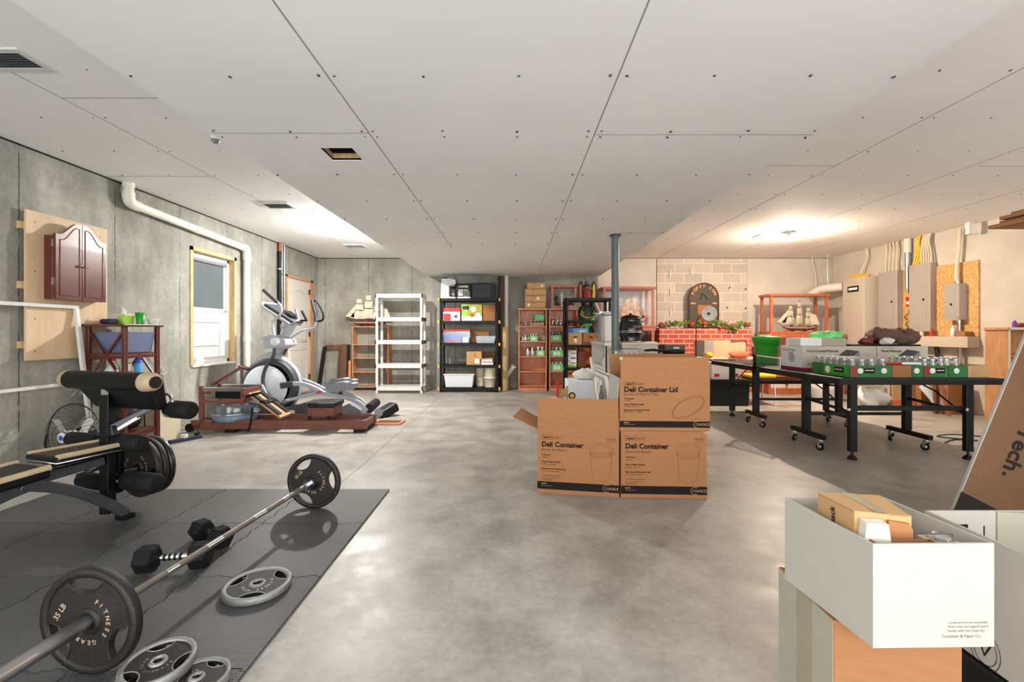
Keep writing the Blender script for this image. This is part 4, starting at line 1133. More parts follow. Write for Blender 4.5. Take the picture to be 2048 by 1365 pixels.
mk('ramp_rail', g, MT['steel'], t)
g = G().prism([(E(p,q).x, E(p,q).z) for p, q in ((676,830),(690,812),(705,804),(728,818),(735,832))], YE-.15, YE+.12, lambda a, b, w: (a, w, b))
mk('ramp_cover', g, MT['grey_pl'], t, bev=.01)
mk('rear_roller', G().cyl(E(738,818,-.28), E(752,806,.05), .065), MT['charcoal'], t)
mk('rear_housing', G().beam(E(757,832,-.2), E(790,812,.0), .20, .13), MT['charcoal'], t, bev=.03)
mk('rear_end_cap', G().cyl(E(757,826,-.30), E(757,826,-.24), .06), MT['grey_pl'], t)

# little wooden tray on the floor
t = thing('wooden_tray', 'small shallow wooden frame lying on the floor right of the elliptical trainer', 'frame', (-1.62, 5.9, 0))
a = Vector((-1.62, 5.92, .012)); Rz = Matrix.Rotation(R(-4), 3, 'Z')
g = G()
for c_, d_ in (((0,-.11,0),(.36,.03,.024)), ((0,.11,0),(.36,.03,.024)), ((-.165,0,0),(.03,.19,.024)), ((.165,0,0),(.03,.19,.024))): g.cbox(a + Rz @ Vector(c_), d_, Rz)
mk('frame', g, MT['pine'], t)
mk('inset', G().cbox(a + Vector((0,0,-.006)), (.30,.19,.010), Rz), MT['redwood'], t)

# ---------------------------------------------------------------- back wall, left of the column
def shelf_unit(name, label, x0, x1, yf, yb, H, zs, m, slab, leg, clip=None, clipm=None, lattice=False):
    t = thing(name, label, 'shelving unit', ((x0+x1)/2, (yf+yb)/2, 0))
    for z in zs:
        g = G(); y0, y1 = yf, yb
        for q in ((x0,x1,y0,y0+.02),(x0,x1,y1-.02,y1),(x0,x0+.02,y0,y1),(x1-.02,x1,y0,y1)): g.box(q[0],q[1],q[2],q[3],z-slab,z)
        n = 22
        for i in range(n): 
            xx = x0 + (x1-x0)*(i+.5)/n; g.box(xx-.012, xx+.012, y0+.02, y1-.02, z-.012, z-.004)
        for i in range(6):
            yy = y0 + (y1-y0)*(i+.5)/6; g.box(x0+.02, x1-.02, yy-.012, yy+.012, z-.0125, z-.0045)
        mk('shelf', g, m, t)
    for x in (x0+leg/2, x1-leg/2):
        for y in (yf+leg/2, yb-leg/2):
            mk('leg', G().cyl((x,y,0),(x,y,max(zs)-slab*.5),leg/2,n=14), m, t)
    if clip:
        for z in zs:
            for x, s in ((x0, -1), (x1, 1)):
                g = G().box(min(x, x+s*clip), max(x, x+s*clip), yf+.0, yf+.06, z-slab-.002, z+.006)
                mk('corner_clip', g, clipm, t, bev=.006)
    return t
# narrow unfinished bookcase
t = thing('bookcase', 'narrow unfinished pine bookcase with a model ship on top near the back left corner', 'bookcase', (-2.97, 9.4, 0))
x0, x1, yf, yb, H = FX(704, 9.30), FX(777, 9.30), 9.30, 9.56, FZ(653, 9.30)
for x in (x0, x1-.02): mk('side_panel', G().box(x, x+.02, yf, yb, 0, H-.02), MT['pine'], t)
mk('top_panel', G().box(x0-.005, x1+.005, yf, yb, H-.02, H), MT['pine'], t)
for py in (689, 716, 744, 774): mk('shelf', G().box(x0+.02, x1-.02, yf, yb, FZ(py, 9.3)-.018, FZ(py, 9.3)), MT['pine'], t)
mk('wide_stile', G().box(x1-.10, x1-.02, yb-.03, yb-.012, 0, H-.02), MT['orange'], t)
HB = H
# leaning boards in the corner
def leaner(p0, p1, w, th, m, label, name='wood_board', up=(0,1,0)):
    o = mk(name, G().beam(p0, p1, w, th, up), m); return tag(o, label, 'board', None)
leaner(PT(638, 776, 9.30), PT(650, 694, 9.47), .07, .03, MT['black_pl'], 'black plank leaning against the back wall beside the door')
leaner((-3.93, 9.53, .88), (-3.62, 9.53, .88), .03, .09, MT['plank'], 'short brown board lying across the top of the black plank', 'wood_board', (0,0,1))
leaner((-3.64, 9.44, 0), (-3.64, 9.53, .835), .03, .05, MT['plank'], 'thin brown upright batten under the short cross board')
leaner(PT(687, 776, 9.40), PT(689, 689, 9.54), .11, .03, MT['plank'], 'dark brown board standing upright left of the pine bookcase')
leaner(PT(697, 776, 9.43), PT(698, 690, 9.545), .05, .03, MT['black_pl'], 'narrow black board standing tight against the pine bookcase')
leaner(PT(699, 777, 9.30), PT(700, 722, 9.40), .05, .03, MT['cherry'], 'short brown board standing in front of the narrow black board')

# white and black plastic shelving
zsw = [FZ(p, 8.86) for p in (588, 635, 681, 729, 774)]
wu = shelf_unit('plastic_shelving', 'empty white plastic shelving unit with five shelves against the back wall', FX(750, 8.86), FX(845, 8.86), 8.86, 9.25, 0, zsw, MT['white_pl'], .075, .055, None)
for z in zsw[1:4]: mk('corner_joint', G().box(FX(845,8.86)-.004, FX(845,8.86)+.004, 8.92, 9.24, z-.07, z-.01), MT['dk_grey'], wu)
zsb = [FZ(p, 9.0) for p in (597, 642, 687, 731, 776)]
xb0, xb1 = FX(879, 9.0), FX(997, 9.0)
shelf_unit('plastic_shelving', 'black plastic shelving unit with yellow corner clips, loaded with boxes', xb0, xb1, 9.0, 9.45, 0, zsb, MT['black_pl'], .055, .055, .035, MT['yellow'])
YK = 9.075
def bbox_thing(name, label, cat, px0, px1, py0, py1, m, Y0=YK, dep=.3, z=None, bev=.004, group=None):
    h = (py1-py0)/910*Y0; z0 = FZ(py1, Y0) if z is None else z + .001
    o = mk(name, G().box(FX(px0,Y0), FX(px1,Y0), Y0, Y0+dep, z0, z0+h), m, bev=bev); tag(o, label, cat, group); return o, (FX(px0,Y0), FX(px1,Y0), Y0, z0, z0+h)
def front_tex(parent_box, name, parent, m, a, b, c, d, off=.0015):
    # patch on the front of a box, in fractions of the face
    x0, x1, Y, z0, z1 = parent_box; W_, H_ = x1-x0, z1-z0
    return mk(name, G().box(x0+W_*a, x0+W_*b, Y-off, Y-off+.001, z0+H_*c, z0+H_*d), m, parent)
def tbox(name, label, cat, px0, px1, py0, py1, m, Y0=YK, dep=.3, z=None, group=None, body='carton'):
    h = (py1-py0)/910*Y0; z0 = FZ(py1, Y0) if z is None else z + .001
    b = (FX(px0,Y0), FX(px1,Y0), Y0, z0, z0+h)
    t = thing(name, label, cat, ((b[0]+b[1])/2, Y0+dep/2, z0), 0, group)
    mk(body, G().box(b[0], b[1], Y0, Y0+dep, z0, z0+h), m, t, bev=.003)
    return t, b
z1, z2, z3, z4, z5 = zsb
# top shelf: coffee maker, boxed pot, black grille heater
t = thing('coffee_maker', 'silver coffee maker with a glass pot on top of the black shelving', 'coffee maker', (-1.38, 9.2, z1+.001))
b0 = Vector((FX(881, YK), YK, z1+.001))
mk('water_column', G().prism([(0,0),(.30,0),(.30,.03),(.19,.035),(.17,.06),(.165,.25),(.30,.29),(.30,.37),(.19,.40),(.02,.40)], 0, .2, lambda a, b, w: (b0.x+a, YK+w, b0.z+b)), MT['white_cool'], t, bev=.012)
mk('brew_head', G().lathe([(.05,.24),(.075,.28),(.075,.36),(.05,.385),(0,.385)], (b0.x+.245, YK+.1, b0.z), 'Z', 20), MT['steel'], t)
mk('filter_basket', G().lathe([(.03,.20),(.055,.245),(0,.25)], (b0.x+.245, YK+.1, b0.z), 'Z', 20), MT['black_pl'], t)
pt = mk('coffee_pot', G().lathe([(.055,.035),(.065,.06),(.06,.13),(.04,.175),(0,.176)], (b0.x+.245, YK+.1, b0.z), 'Z', 20), MT['poly'], t)
mk('pot_handle', G().tube(smooth_path([(b0.x+.285,YK+.06,b0.z+.17),(b0.x+.335,YK+.03,b0.z+.15),(b0.x+.33,YK+.03,b0.z+.08),(b0.x+.30,YK+.05,b0.z+.06)]), .008, 8), MT['black_pl'], pt)
mk('top_knob', G().box(b0.x+.03,b0.x+.14,YK+.04,YK+.14,b0.z+.40,b0.z+.425), MT['black_pl'], t, bev=.005)
t, b = tbox('appliance_box', 'dark printed coffee pot box between the coffee maker and the black heater', 'box', 915, 941, 566, 596, MT['charcoal'], z=z1)
front_tex(b, 'picture', t, MT['white_pl'], .05, .42, .18, .62); front_tex(b, 'printed_band', t, MT['grey_pl'], .45, .95, .12, .5); front_tex(b, 'base_band', t, MT['label_white'], .0, 1, 0, .12)
mk('printed_text', text_g('COFFEE', .055, (b[0]+.02, b[2]-.002, b[4]-.08), (1,0,0), (0,0,1), bold=.002), MT['label_white'], t)
mk('printed_text', text_g('POT', .05, (b[0]+.12, b[2]-.002, b[4]-.15), (1,0,0), (0,0,1), bold=.002), MT['label_white'], t)
t = thing('grille_heater', 'black heater with a horizontal grille on top of the black shelving', 'heater', (-.6, 9.2, z1+.001))
hx0, hx1 = FX(942, YK), FX(991, YK); hz0, hz1 = z1+.001, z1+.001+31/910*YK
mk('heater_case', G().box(hx0, hx1, YK, YK+.28, hz0, hz1), MT['black_met'], t, bev=.008)
g = G()
for i in range(12): g.box(hx0+.03, hx1-.10, YK-.008, YK-.001, hz0+.03+i*.021, hz0+.04+i*.021)
mk('grille_slat', g, MT['dk_grey'], t)
mk('control_panel', G().box(hx1-.09, hx1-.01, YK-.004, YK-.001, hz0+.02, hz1-.02), MT['charcoal'], t)
# second shelf
t, b = tbox('toy_box', 'red and white printed box with a gift picture on the second black shelf', 'box', 885, 921, 614, 640, MT['red'], z=z2)
front_tex(b, 'white_panel', t, MT['label_white'], .03, .97, .0, .70); front_tex(b, 'red_panel', t, MT['red'], .08, .45, .02, .55, .003); front_tex(b, 'picture', t, MT['purple'], .66, .82, .22, .45, .003)
t, b = tbox('food_box', 'green printed box with a white dessert picture in the middle of the second black shelf', 'box', 923, 964, 607, 640, MT['lime'], z=z2)
front_tex(b, 'green_panel', t, MT['leaf_y'], .30, 1, .3, 1); front_tex(b, 'dark_panel', t, MT['navy'], .05, .35, .68, .9); front_tex(b, 'white_panel', t, MT['label_white'], 0, 1, 0, .28); front_tex(b, 'mug_picture', t, MT['label_white'], .70, .92, .05, .48, .003); front_tex(b, 'picture', t, MT['red'], .44, .6, .25, .42, .003)
mk('dessert_picture', G().cyl(((b[0]+b[1])/2+.03, b[2]-.002, b[3]+.23), ((b[0]+b[1])/2+.03, b[2]-.001, b[3]+.23), .055, n=20), MT['label_white'], t)
bbox_thing('carton', 'plain brown carton at the right end of the second black shelf', 'box', 966, 990, 608, 640, MT['card_orange'], z=z2)
# third shelf
t = thing('storage_tub', 'clear plastic tub with red lid and colourful contents on the middle black shelf', 'storage bin', (-1.2, 9.2, z3+.001))
xa, xc = FX(884, YK), FX(940, YK); ht = 24/910*YK
mk('tub_body', taper_bin(G(), xa, xc, YK, YK+.36, z3+.001, z3+ht, .05), MT['poly'], t)
mk('lid', G().box(xa-.012, xc+.012, YK-.012, YK+.37, z3+ht, z3+ht+.035), MT['red'], t, bev=.008)
g = G().box(xa+.04, xc-.18, YK+.03, YK+.30, z3+.01, z3+.15).mat(1).box(xa+.10, xc-.10, YK+.04, YK+.28, z3+.151, z3+.20).mat(2).box(xc-.15, xc-.04, YK+.03, YK+.3, z3+.01, z3+.12).mat(3).box(xa+.05, xc-.2, YK+.02, YK+.029, z3+.01, z3+.06)
mk('contents', g, [MT['blue'], MT['purple'], MT['label_white'], MT['red']], t)
bbox_thing('carton', 'flattened brown carton standing behind the foil tray on the middle black shelf', 'box', 942, 978, 661, 686, MT['card'], Y0=9.3, dep=.1, z=z3)
o = mk('foil_tray', taper_bin(G(), FX(951,YK), FX(991,YK), YK, YK+.22, z3+.001, z3+.14, .14), MT['silver_pl']); tag(o, 'stack of crumpled silver foil trays on the middle black shelf', 'tray')
# fourth shelf
t, b = tbox('shipping_box', 'small tan shipping box with a white label on the fourth black shelf', 'box', 933, 963, 703, 730, MT['card_light'], z=z4)
front_tex(b, 'shipping_label', t, MT['label_white'], .55, .85, .12, .45); mk('printed_mark', text_g('R', .1, (b[0]+.15, b[2]-.002, b[3]+.15), (1,0,0), (0,0,1)), MT['red'], t)
zz = z4
for k, (mm, lab) in enumerate((('label_white', 'white-edged flat game box, bottom of the pair on the fourth black shelf'), ('paper', 'white flat box with red edge, top of the pair on the fourth black shelf'))):
    t, b = tbox('flat_box', lab, 'box', 961-k, 986-k, 0, 6.2, MT[mm], z=zz, dep=.3); zz = b[4]; front_tex(b, 'edge_stripe', t, MT['dk_grey'] if k == 0 else MT['red'], 0, 1, .82, .97)
bbox_thing('carton', 'brown carton standing behind the two flat boxes on the fourth black shelf', 'box', 962, 990, 706, 730, MT['card_dark'], Y0=9.38, dep=.06, z=z4)
# bottom shelf
t = thing('plastic_tote', 'pale blue plastic tote with a white lid on the bottom black shelf', 'storage bin', (-1.15, 9.2, z5+.001))
xa, xc = FX(888, YK), FX(947, YK)
mk('tote_body', taper_bin(G(), xa, xc, YK, YK+.38, z5+.001, z5+.24, .10), MT['lt_plastic2'] if 'lt_plastic2' in MT else MT['white_cool'], t, bev=.006)
mk('lid', G().box(xa-.015, xc+.015, YK-.012, YK+.39, z5+.24, z5+.265), MT['white'], t, bev=.006)
def bucket(x, y, z, r, h, m, label, name='bucket', lidm='white'):
    t = thing(name, label, 'bucket', (x, y, z))
    mk('bucket_body', G().lathe([(r*.9,0),(r,h*.86),(r*1.05,h*.87),(r*1.05,h*.92),(0,h*.92)], (x,y,z), 'Z', 26), MT[m], t)
    mk('lid', G().lathe([(r*1.07,h*.92),(r*1.07,h),(r*.9,h*1.01),(0,h)], (x,y,z), 'Z', 26), MT[lidm], t); return t
bucket(FX(962,9.32), 9.32, z5+.001, .10, .40, 'cream', 'cream bucket half hidden behind the stacked pails on the bottom black shelf')
bucket(FX(980,9.15), 9.15, z5+.001, .115, .20, 'cream', 'lower of two stacked cream pails on the bottom black shelf')
bucket(FX(980,9.15), 9.15, z5+.205, .115, .21, 'cream', 'upper of two stacked cream pails on the bottom black shelf')

# post with white pipe and lumber
t = thing('drain_pipe', 'white vertical pipe with a slanted outlet right of the black shelving', 'pipe', (-.15, 9.48, 0))
mk('pipe', G().cyl((FX(1013,9.5),9.50,0),(FX(1013,9.5),9.50,ZS),.045), MT['pvc'], t)
mk('branch', G().cyl(PT(1013,752,9.46),PT(1026,735,9.40),.05), MT['pvc'], t)
mk('branch_cap', G().cyl(PT(1026,735,9.40),PT(1028,732,9.39),.06), MT['pvc'], t)
o = mk('stud', G().box(FX(1005,9.3),FX(1015,9.3),9.28,9.37,0,FZ(655,9.3)), MT['stud']); tag(o, 'pale wooden stud standing in front of the white vertical pipe', 'board')
o = mk('stud', G().box(FX(1001,9.5),FX(1006,9.5),9.50,9.56,0,ZS), MT['plank']); tag(o, 'dark upright timber against the back wall left of the white pipe', 'board')
o = mk('conduit', G().cyl((FX(998,9.5),9.54,0),(FX(998,9.5),9.54,ZS-.002),.02,n=12), MT['darksteel']); tag(o, 'dark conduit on the back wall beside the black shelving', 'conduit')
# ---------------------------------------------------------------- ships and glass cases
def ship(name, label, x, y, z, L, H, sailm, flip=1, masts=3, group=None, hullh=None):
    t = thing(name, label, 'model ship', (x, y, z), 0, group)
    hh = hullh or L*.10; w = L*.075
    secs = [(-.50,.10,.75),(-.42,.55,.30),(-.25,.95,.05),(0,1,0),(.25,.95,.02),(.40,.75,.15),(.48,.5,.45)]
    vs = []; n = 9
    for s, ww, rise in secs:
        for j in range(n):
            a = PI*j/(n-1); vs.append((x + flip*s*L, y - math.cos(a)*w*ww, z + hh*.25 + hh*(1 - math.sin(a)*(1-rise)) + (.25*hh if abs(s) > .4 else 0)))
    fs = []
    for i in range(len(secs)-1):
        for j in range(n-1): fs.append((i*n+j, i*n+j+1, (i+1)*n+j+1, (i+1)*n+j))
    g = G().add(vs, fs, True)
    for i in range(len(secs)-1): g.add([vs[i*n], vs[i*n+n-1], vs[(i+1)*n+n-1], vs[(i+1)*n]], [(0,1,2,3)])
    g.add([vs[j] for j in range(n)], [tuple(range(n))]); k = (len(secs)-1)*n; g.add([vs[k+j] for j in range(n)], [tuple(range(n-1,-1,-1))])
    mk('hull', g, MT['hull'], t)
    g = G()
    for s in (-1, 1):
        g.tube(smooth_path([(x-flip*.44*L, y+s*w*.45, z+hh*1.2), (x-flip*.25*L, y+s*w*1.0, z+hh*1.08), (x, y+s*w*1.04, z+hh*1.05), (x+flip*.3*L, y+s*w*.97, z+hh*1.08), (x+flip*.46*L, y+s*w*.6, z+hh*1.3)]), hh*.09, 6)
        for i in range(9): g.box(x-L*.30+i*L*.07, x-L*.28+i*L*.07, y+s*w*1.0-.003, y+s*w*1.0+.003, z+hh*.85, z+hh*.98)
    mk('gun_rail', g, MT['cream'], t)
    mk('deck_house', G().box(x-L*.1,x+L*.05,y-w*.4,y+w*.4,z+hh*1.1,z+hh*1.45).box(x+flip*L*.28-.03,x+flip*L*.28+.05,y-w*.5,y+w*.5,z+hh*1.1,z+hh*1.6), MT['hull'], t)
    base = z + hh*1.2; top = z + H
    pos = [-.24, .02, .28][:masts]; hs = [.86, 1.0, .78]
    bs = G().tube([(x-flip*.46*L, y, z+hh*1.25), (x-flip*.68*L, y, z+hh*1.25+H*.16)], [.007, .003], 6); mk('bowsprit', bs, MT['hull'], t)
    for k, p in enumerate(pos):
        mx = x + flip*p*L; mt = base + (top-base)*hs[k]
        m = mk('mast', G().tube([(mx,y,z+hh), (mx,y,mt)], [.009,.003], 7), MT['hull'], t)
        yd = G()
        lv = [(.12,.44,.155),(.47,.70,.125),(.73,.90,.085)]
        for a, b, hw in lv:
            za, zb = base + (mt-base)*a, base + (mt-base)*b
            yd.tube([(mx-L*hw*.85, y-L*hw*.32, zb), (mx+L*hw*.85, y+L*hw*.32, zb)], .0035, 5)
            g = G(); nu, nv = 6, 4; vv = []
            for i in range(nu+1):
                for j in range(nv+1):
                    u = -1 + 2*i/nu; v = j/nv; ww = L*hw*(.95 - .12*v)
                    belly = math.sin(PI*v)*(1-u*u*.5)*L*.035
                    vv.append((mx - flip*belly*.8 + u*ww*.85 - flip*.01, y + u*ww*.32 - belly*1.2 - .012, za + (zb-za)*v))
            ff = [(i*(nv+1)+j, (i+1)*(nv+1)+j, (i+1)*(nv+1)+j+1, i*(nv+1)+j+1) for i in range(nu) for j in range(nv)]
            g.add(vv, ff, True).add([(p_[0]+flip*.003, p_[1]+.002, p_[2]) for p_ in vv], [f[::-1] for f in ff], True)
            mk('sail', g, MT[sailm], m)
        mk('yard', yd, MT['hull'], m)
    # jib sails at the bow, spanker at the stern
    fx = x + flip*pos[0]*L; ft = base + (top-base)*.8
    for a, b, c in (((-.66,.16),(-.40,.13),(-.27,.62)), ((-.55,.12),(-.36,.10),(-.25,.48))):
        P3 = [(x+flip*q[0]*L, y, z+hh*1.25+H*q[1]) for q in (a, b, c)]
        g = G().prism([(p_[0], p_[2]) for p_ in P3], y-.003, y+.001, lambda u, v, w_: (u, w_, v)); mk('jib_sail', g, MT[sailm], t)
    q = [(.32,.12),(.62,.10),(.50,.42),(.34,.46)]
    g = G().prism([(x+flip*a*L, z+hh+H*b) for a, b in q], y-.002, y+.002, lambda u, v, w_: (u, w_, v)); mk('spanker_sail', g, MT[sailm], t)
    g = G()
    for k, p in enumerate(pos):
        mx = x + flip*p*L; mt = base + (top-base)*hs[k]
        for s in (-1, 1):
            for dx in (-.03, .0, .03): g.tube([(mx+dx*L*1.4, y+s*w, z+hh*1.05), (mx, y, base+(mt-base)*.7)], .0012, 4)
    g.tube([(x-flip*.67*L,y,z+hh*1.25+H*.155),(fx,y,ft)], .0012, 4); mk('rigging', g, MT['hull'], t)
    g = G()
    for dx in (-.2, .18): g.box(x+dx*L-.01, x+dx*L+.01, y-w*.7, y+w*.7, z, z+hh*.42)
    mk('stand', g, MT['black_pl'], t)
    return t
ship('model_ship', 'model sailing ship with cream sails on top of the narrow pine bookcase', FX(738, 9.42), 9.42, HB+.001, .74, .70, 'sail', 1, 3)
def glass_case(label, x0, x1, y0, y1, z0, z1, post=.035):
    t = thing('display_case', label, 'display case', ((x0+x1)/2, (y0+y1)/2, z0))
    mk('base', G().box(x0-.02, x1+.02, y0-.02, y1+.01, z0, z0+.045), MT['case'], t, bev=.006)
    mk('top', G().box(x0-.03, x1+.03, y0-.03, y1+.01, z1-.045, z1), MT['case'], t, bev=.008)
    for x in (x0, x1-post):
        for y in (y0, y1-post): mk('post', G().box(x, x+post, y, y+post, z0+.045, z1-.045), MT['case'], t)
    for q in ((x0+post, x1-post, y0+.012, y0+.015), (x0+.012, x0+.015, y0+post, y1-post), (x1-.015, x1-.012, y0+post, y1-post), (x0+post, x1-post, y1-.015, y1-.012)):
        mk('glass_pane', G().box(q[0], q[1], q[2], q[3], z0+.045, z1-.045), MT['glass'], t)
    return t

# cherry bookcases
def bookcase(label, x0, x1, y0, y1, H, zs, m, group=None, plinth=.07):
    t = thing('bookcase', label, 'bookcase', ((x0+x1)/2, (y0+y1)/2, 0), 0, group)
    for x in (x0, x1-.022): mk('side_panel', G().box(x, x+.022, y0, y1, 0, H-.03), m, t)
    mk('top_panel', G().box(x0-.02, x1+.02, y0-.02, y1, H-.035, H), m, t, bev=.006)
    mk('back_panel', G().box(x0+.022, x1-.022, y1-.012, y1, 0, H-.035), m, t)
    mk('plinth', G().box(x0+.022, x1-.022, y0+.005, y0+.025, 0, plinth), m, t)
    for z in zs: mk('shelf', G().box(x0+.022, x1-.022, y0+.006, y1-.012, z-.022, z), m, t)
    return t
Yb = 9.20
zB = [FZ(p, Yb) for p in (652.5, 682.5, 713, 743, 772)]
HB1 = FZ(617, Yb)
bA = bookcase('left one of the two tall cherry bookcases, stacked cartons on top', FX(1037, Yb), FX(1093.5, Yb), Yb, 9.55, HB1, zB, MT['cherry'])
bB = bookcase('right one of the two tall cherry bookcases, glass case on top', FX(1098.5, Yb), FX(1155, Yb), Yb, 9.55, HB1, zB, MT['cherry'])
zz = HB1
for k, (a, b, lab, sx) in enumerate(((1050,1091,'bottom brown carton of the stack on the left cherry bookcase, round sticker at left', .18), (1050,1092,'second brown carton from the bottom of that stack, round white sticker near the middle', .62), (1050,1092,'third brown carton from the bottom of the stack, no sticker', None), (1054,1090,'top brown carton of the four on the left cherry bookcase', None))):
    t, bx = tbox('carton', lab, 'box', a, b, 0, 13.0, MT['card_light'], Y0=9.22, dep=.3, z=zz, group='stacked cartons on the cherry bookcase')
    zz = bx[4]; W_ = bx[1]-bx[0]
    mk('printed_text', text_g('Books', .028, (bx[0]+W_*.33, 9.2185, bx[4]-.035), (1,0,0), (0,0,1)), MT['ink'], t)
    front_tex(bx, 'lid_edge', t, MT['card_dark'], 0, 1, .93, 1, .002)
    if sx: mk('round_sticker', G().cyl((bx[0]+W_*sx, 9.2185, (bx[3]+bx[4])/2), (bx[0]+W_*sx, 9.217, (bx[3]+bx[4])/2), .026, n=18), MT['label_white'], t)
    else: front_tex(bx, 'label_mark', t, MT['leaf_y'] if k == 2 else MT['label_white'], .78, .88, .3, .6, .002)

# jars
def jar(label, x, y, z, r, h, fill, lid, group=None):
    t = thing('jar', label, 'jar', (x, y, z), 0, group)
    mk('glass_body', G().lathe([(r*.9,0),(r,.04*h),(r,.70*h),(r*.72,.82*h),(r*.72,.90*h)], (x,y,z), 'Z', 14), MT['jar'], t)
    if fill: mk('contents', G().lathe([(r*.85,.03*h),(r*.92,.06*h),(r*.92,.62*h),(0,.63*h)], (x,y,z), 'Z', 12), MT[fill], t)
    mk('lid', G().lathe([(r*.80,.86*h),(r*.82,.88*h),(r*.80,h),(0,h)], (x,y,z), 'Z', 14), MT[lid], t)
    return t
def jars(spec, label, group):
    base = None
    for k, (x, y, z, r, h, fill, lid) in enumerate(spec):
        jar(('left one: ' if k == 0 else 'right one: ' if k == len(spec)-1 else 'middle one: ') + label, x, y, z, r, h, fill, lid, group)
zA_, zB_, zC_, zD_, zE_ = [z + .001 for z in zB]
X9 = lambda px: FX(px, 9.26)
jars([(X9(1042), 9.26, zA_, .022, .085, 'jar_fill', 'steel'), (X9(1051), 9.26, zA_, .025, .085, None, 'white')], 'tiny jar, top shelf of the left cherry bookcase', 'tiny jars on the top shelf of the left cherry bookcase')
def jar_flat(label, x0, x1, y0, y1, z, h, m, nx, ny, jr, jh, fill, lid, jlabel, group, stripe=None, words=None):
    t = thing('jar_carton', label, 'carton', ((x0+x1)/2, (y0+y1)/2, z))
    g = G(); th = .004
    g.box(x0, x1, y0, y1, z, z+.004)
    for q in ((x0,x1,y0,y0+th),(x0,x1,y1-th,y1),(x0,x0+th,y0+th,y1-th),(x1-th,x1,y0+th,y1-th)): g.box(q[0],q[1],q[2],q[3],z+.004,z+h)
    mk('tray', g, MT[m], t)
    for i in range(nx):
        for j in range(ny):
            jar('%s jar from the left, %s row, %s' % (ORD[i], 'front' if j == 0 else 'back', jlabel), x0 + (x1-x0)*(i+.5)/nx, y0 + (y1-y0)*(j+.5)/ny, z+.005, jr, jh, fill, lid, group)
    return t
t = jar_flat('tan tray on the top shelf, left cherry bookcase', X9(1059), X9(1088), 9.24, 9.36, zA_, .07, 'card_light', 4, 2, .032, .11, None, 'white', 'tan tray, left bookcase', 'jars in the tan tray')
o = mk('paper_pack', G().box(X9(1069), X9(1089), 9.25, 9.36, zA_+.118, zA_+.24), MT['green_lt'], bev=.02); tag(o, 'pale green paper pack lying over the small jars on the left cherry bookcase', 'pack')
jars([(X9(1039), 9.26, zB_, .028, .10, 'jar_red', 'white'), (X9(1046), 9.27, zB_, .025, .085, 'label_white', 'white')], 'small jar with red and white label, left of the second shelf', 'jars at the left of the second shelf')
jars([(X9(1051.5), 9.26, zB_, .035, .13, 'label_white', 'steel'), (X9(1057), 9.33, zB_, .035, .13, 'label_white', 'steel')], 'jar with white contents left of the green carton on the second shelf', 'white jars on the second shelf')
def green_carton(label, x0, x1, y0, y1, z, h, n, fill, lid, jlabel, group, m='green_lt', jh=.14):
    t = jar_flat(label, x0, x1, y0, y1, z, h, m, n, 2, min(.035, (x1-x0)/n*.46), jh, fill, lid, jlabel, group)
    W_ = x1-x0
    mk('label_panel', G().box(x0+W_*.25, x0+W_*.75, y0-.0025, y0-.001, z+h*.2, z+h*.75), MT['label_white'], t)
    mk('dark_mark', G().box(x0+W_*.48, x0+W_*.52, y0-.0035, y0-.0025, z+h*.3, z+h*.7), MT['green_dk'], t)
    return t
green_carton('green carton on the second shelf, left cherry bookcase', X9(1060), X9(1075), 9.24, 9.40, zB_, .10, 3, None, 'white', 'green carton, left bookcase, second shelf', 'jars in the green carton of the left cherry bookcase')
jars([(X9(1085), 9.26, zB_, .024, .10, 'green_dk', 'white'), (X9(1088.5), 9.27, zB_, .024, .10, 'green_dk', 'white')], 'small white-capped jar at the right end of the second shelf', 'jars at the right of the second shelf')
jars([(X9(1056), 9.27, zC_, .045, .18, 'label_white', 'jar_red'), (X9(1065.5), 9.27, zC_, .045, .18, 'label_white', 'steel')], 'large white-labelled jar, third shelf of the left cherry bookcase', 'large jars on the third shelf')
green_carton('pale green carton, third shelf, left bookcase', X9(1073), X9(1089), 9.24, 9.40, zC_, .12, 2, 'jar_red', 'white', 'pale green carton, left bookcase, third shelf', 'red jars in the pale green carton', jh=.18)
jars([(X9(1105), 9.26, zA_, .036, .18, 'green_dk', 'white'), (X9(1113.5), 9.26, zA_, .036, .18, 'leaf', 'white')], 'tall jar of olives on the top shelf of the right cherry bookcase', 'tall olive jars')
jars([(X9(1121), 9.26, zA_, .030, .12, 'jar_fill', 'white'), (X9(1129), 9.27, zA_, .030, .12, 'jar_fill', 'white'), (X9(1144), 9.26, zA_, .030, .12, 'navy', 'white')], 'short jar right of the olive jars, partly behind the black rack', 'short jars on the right cherry bookcase')
for z, nm in ((zB_, 'second'), (zC_, 'third'), (zD_, 'fourth')):
    green_carton('bright green carton, %s shelf, right bookcase' % nm, X9(1101), X9(1123 + (3 if nm != 'second' else 0)), 9.24, 9.42, z, .12 if nm != 'fourth' else .14, 3, None if nm == 'second' else 'label_white', 'white' if nm != 'second' else 'steel', 'green carton, right bookcase, %s shelf' % nm, 'jars on the %s shelf, right cherry bookcase' % nm, jh=.17)
glass_case('small cherry glass case holding little figures, on the right cherry bookcase', FX(1103, 9.22), FX(1152, 9.22), 9.22, 9.52, HB1+.001, FZ(571, 9.22))
zc_ = HB1 + .047
o = mk('figurine', G().lathe([(.05,0),(.05,.02),(.02,.04),(.03,.12),(.045,.16),(.02,.2),(0,.21)], (X9(1114), 9.36, zc_), 'Z', 14), MT['darksteel']); tag(o, 'dark round figurine at the left inside the small glass case', 'figurine')
o = mk('figurine', G().lathe([(.04,0),(.04,.02),(.015,.04),(.02,.18),(.04,.22),(.02,.28),(0,.30)], (X9(1124), 9.36, zc_), 'Z', 14), MT['cream']); tag(o, 'tall pale figurine in the middle of the small glass case', 'figurine')
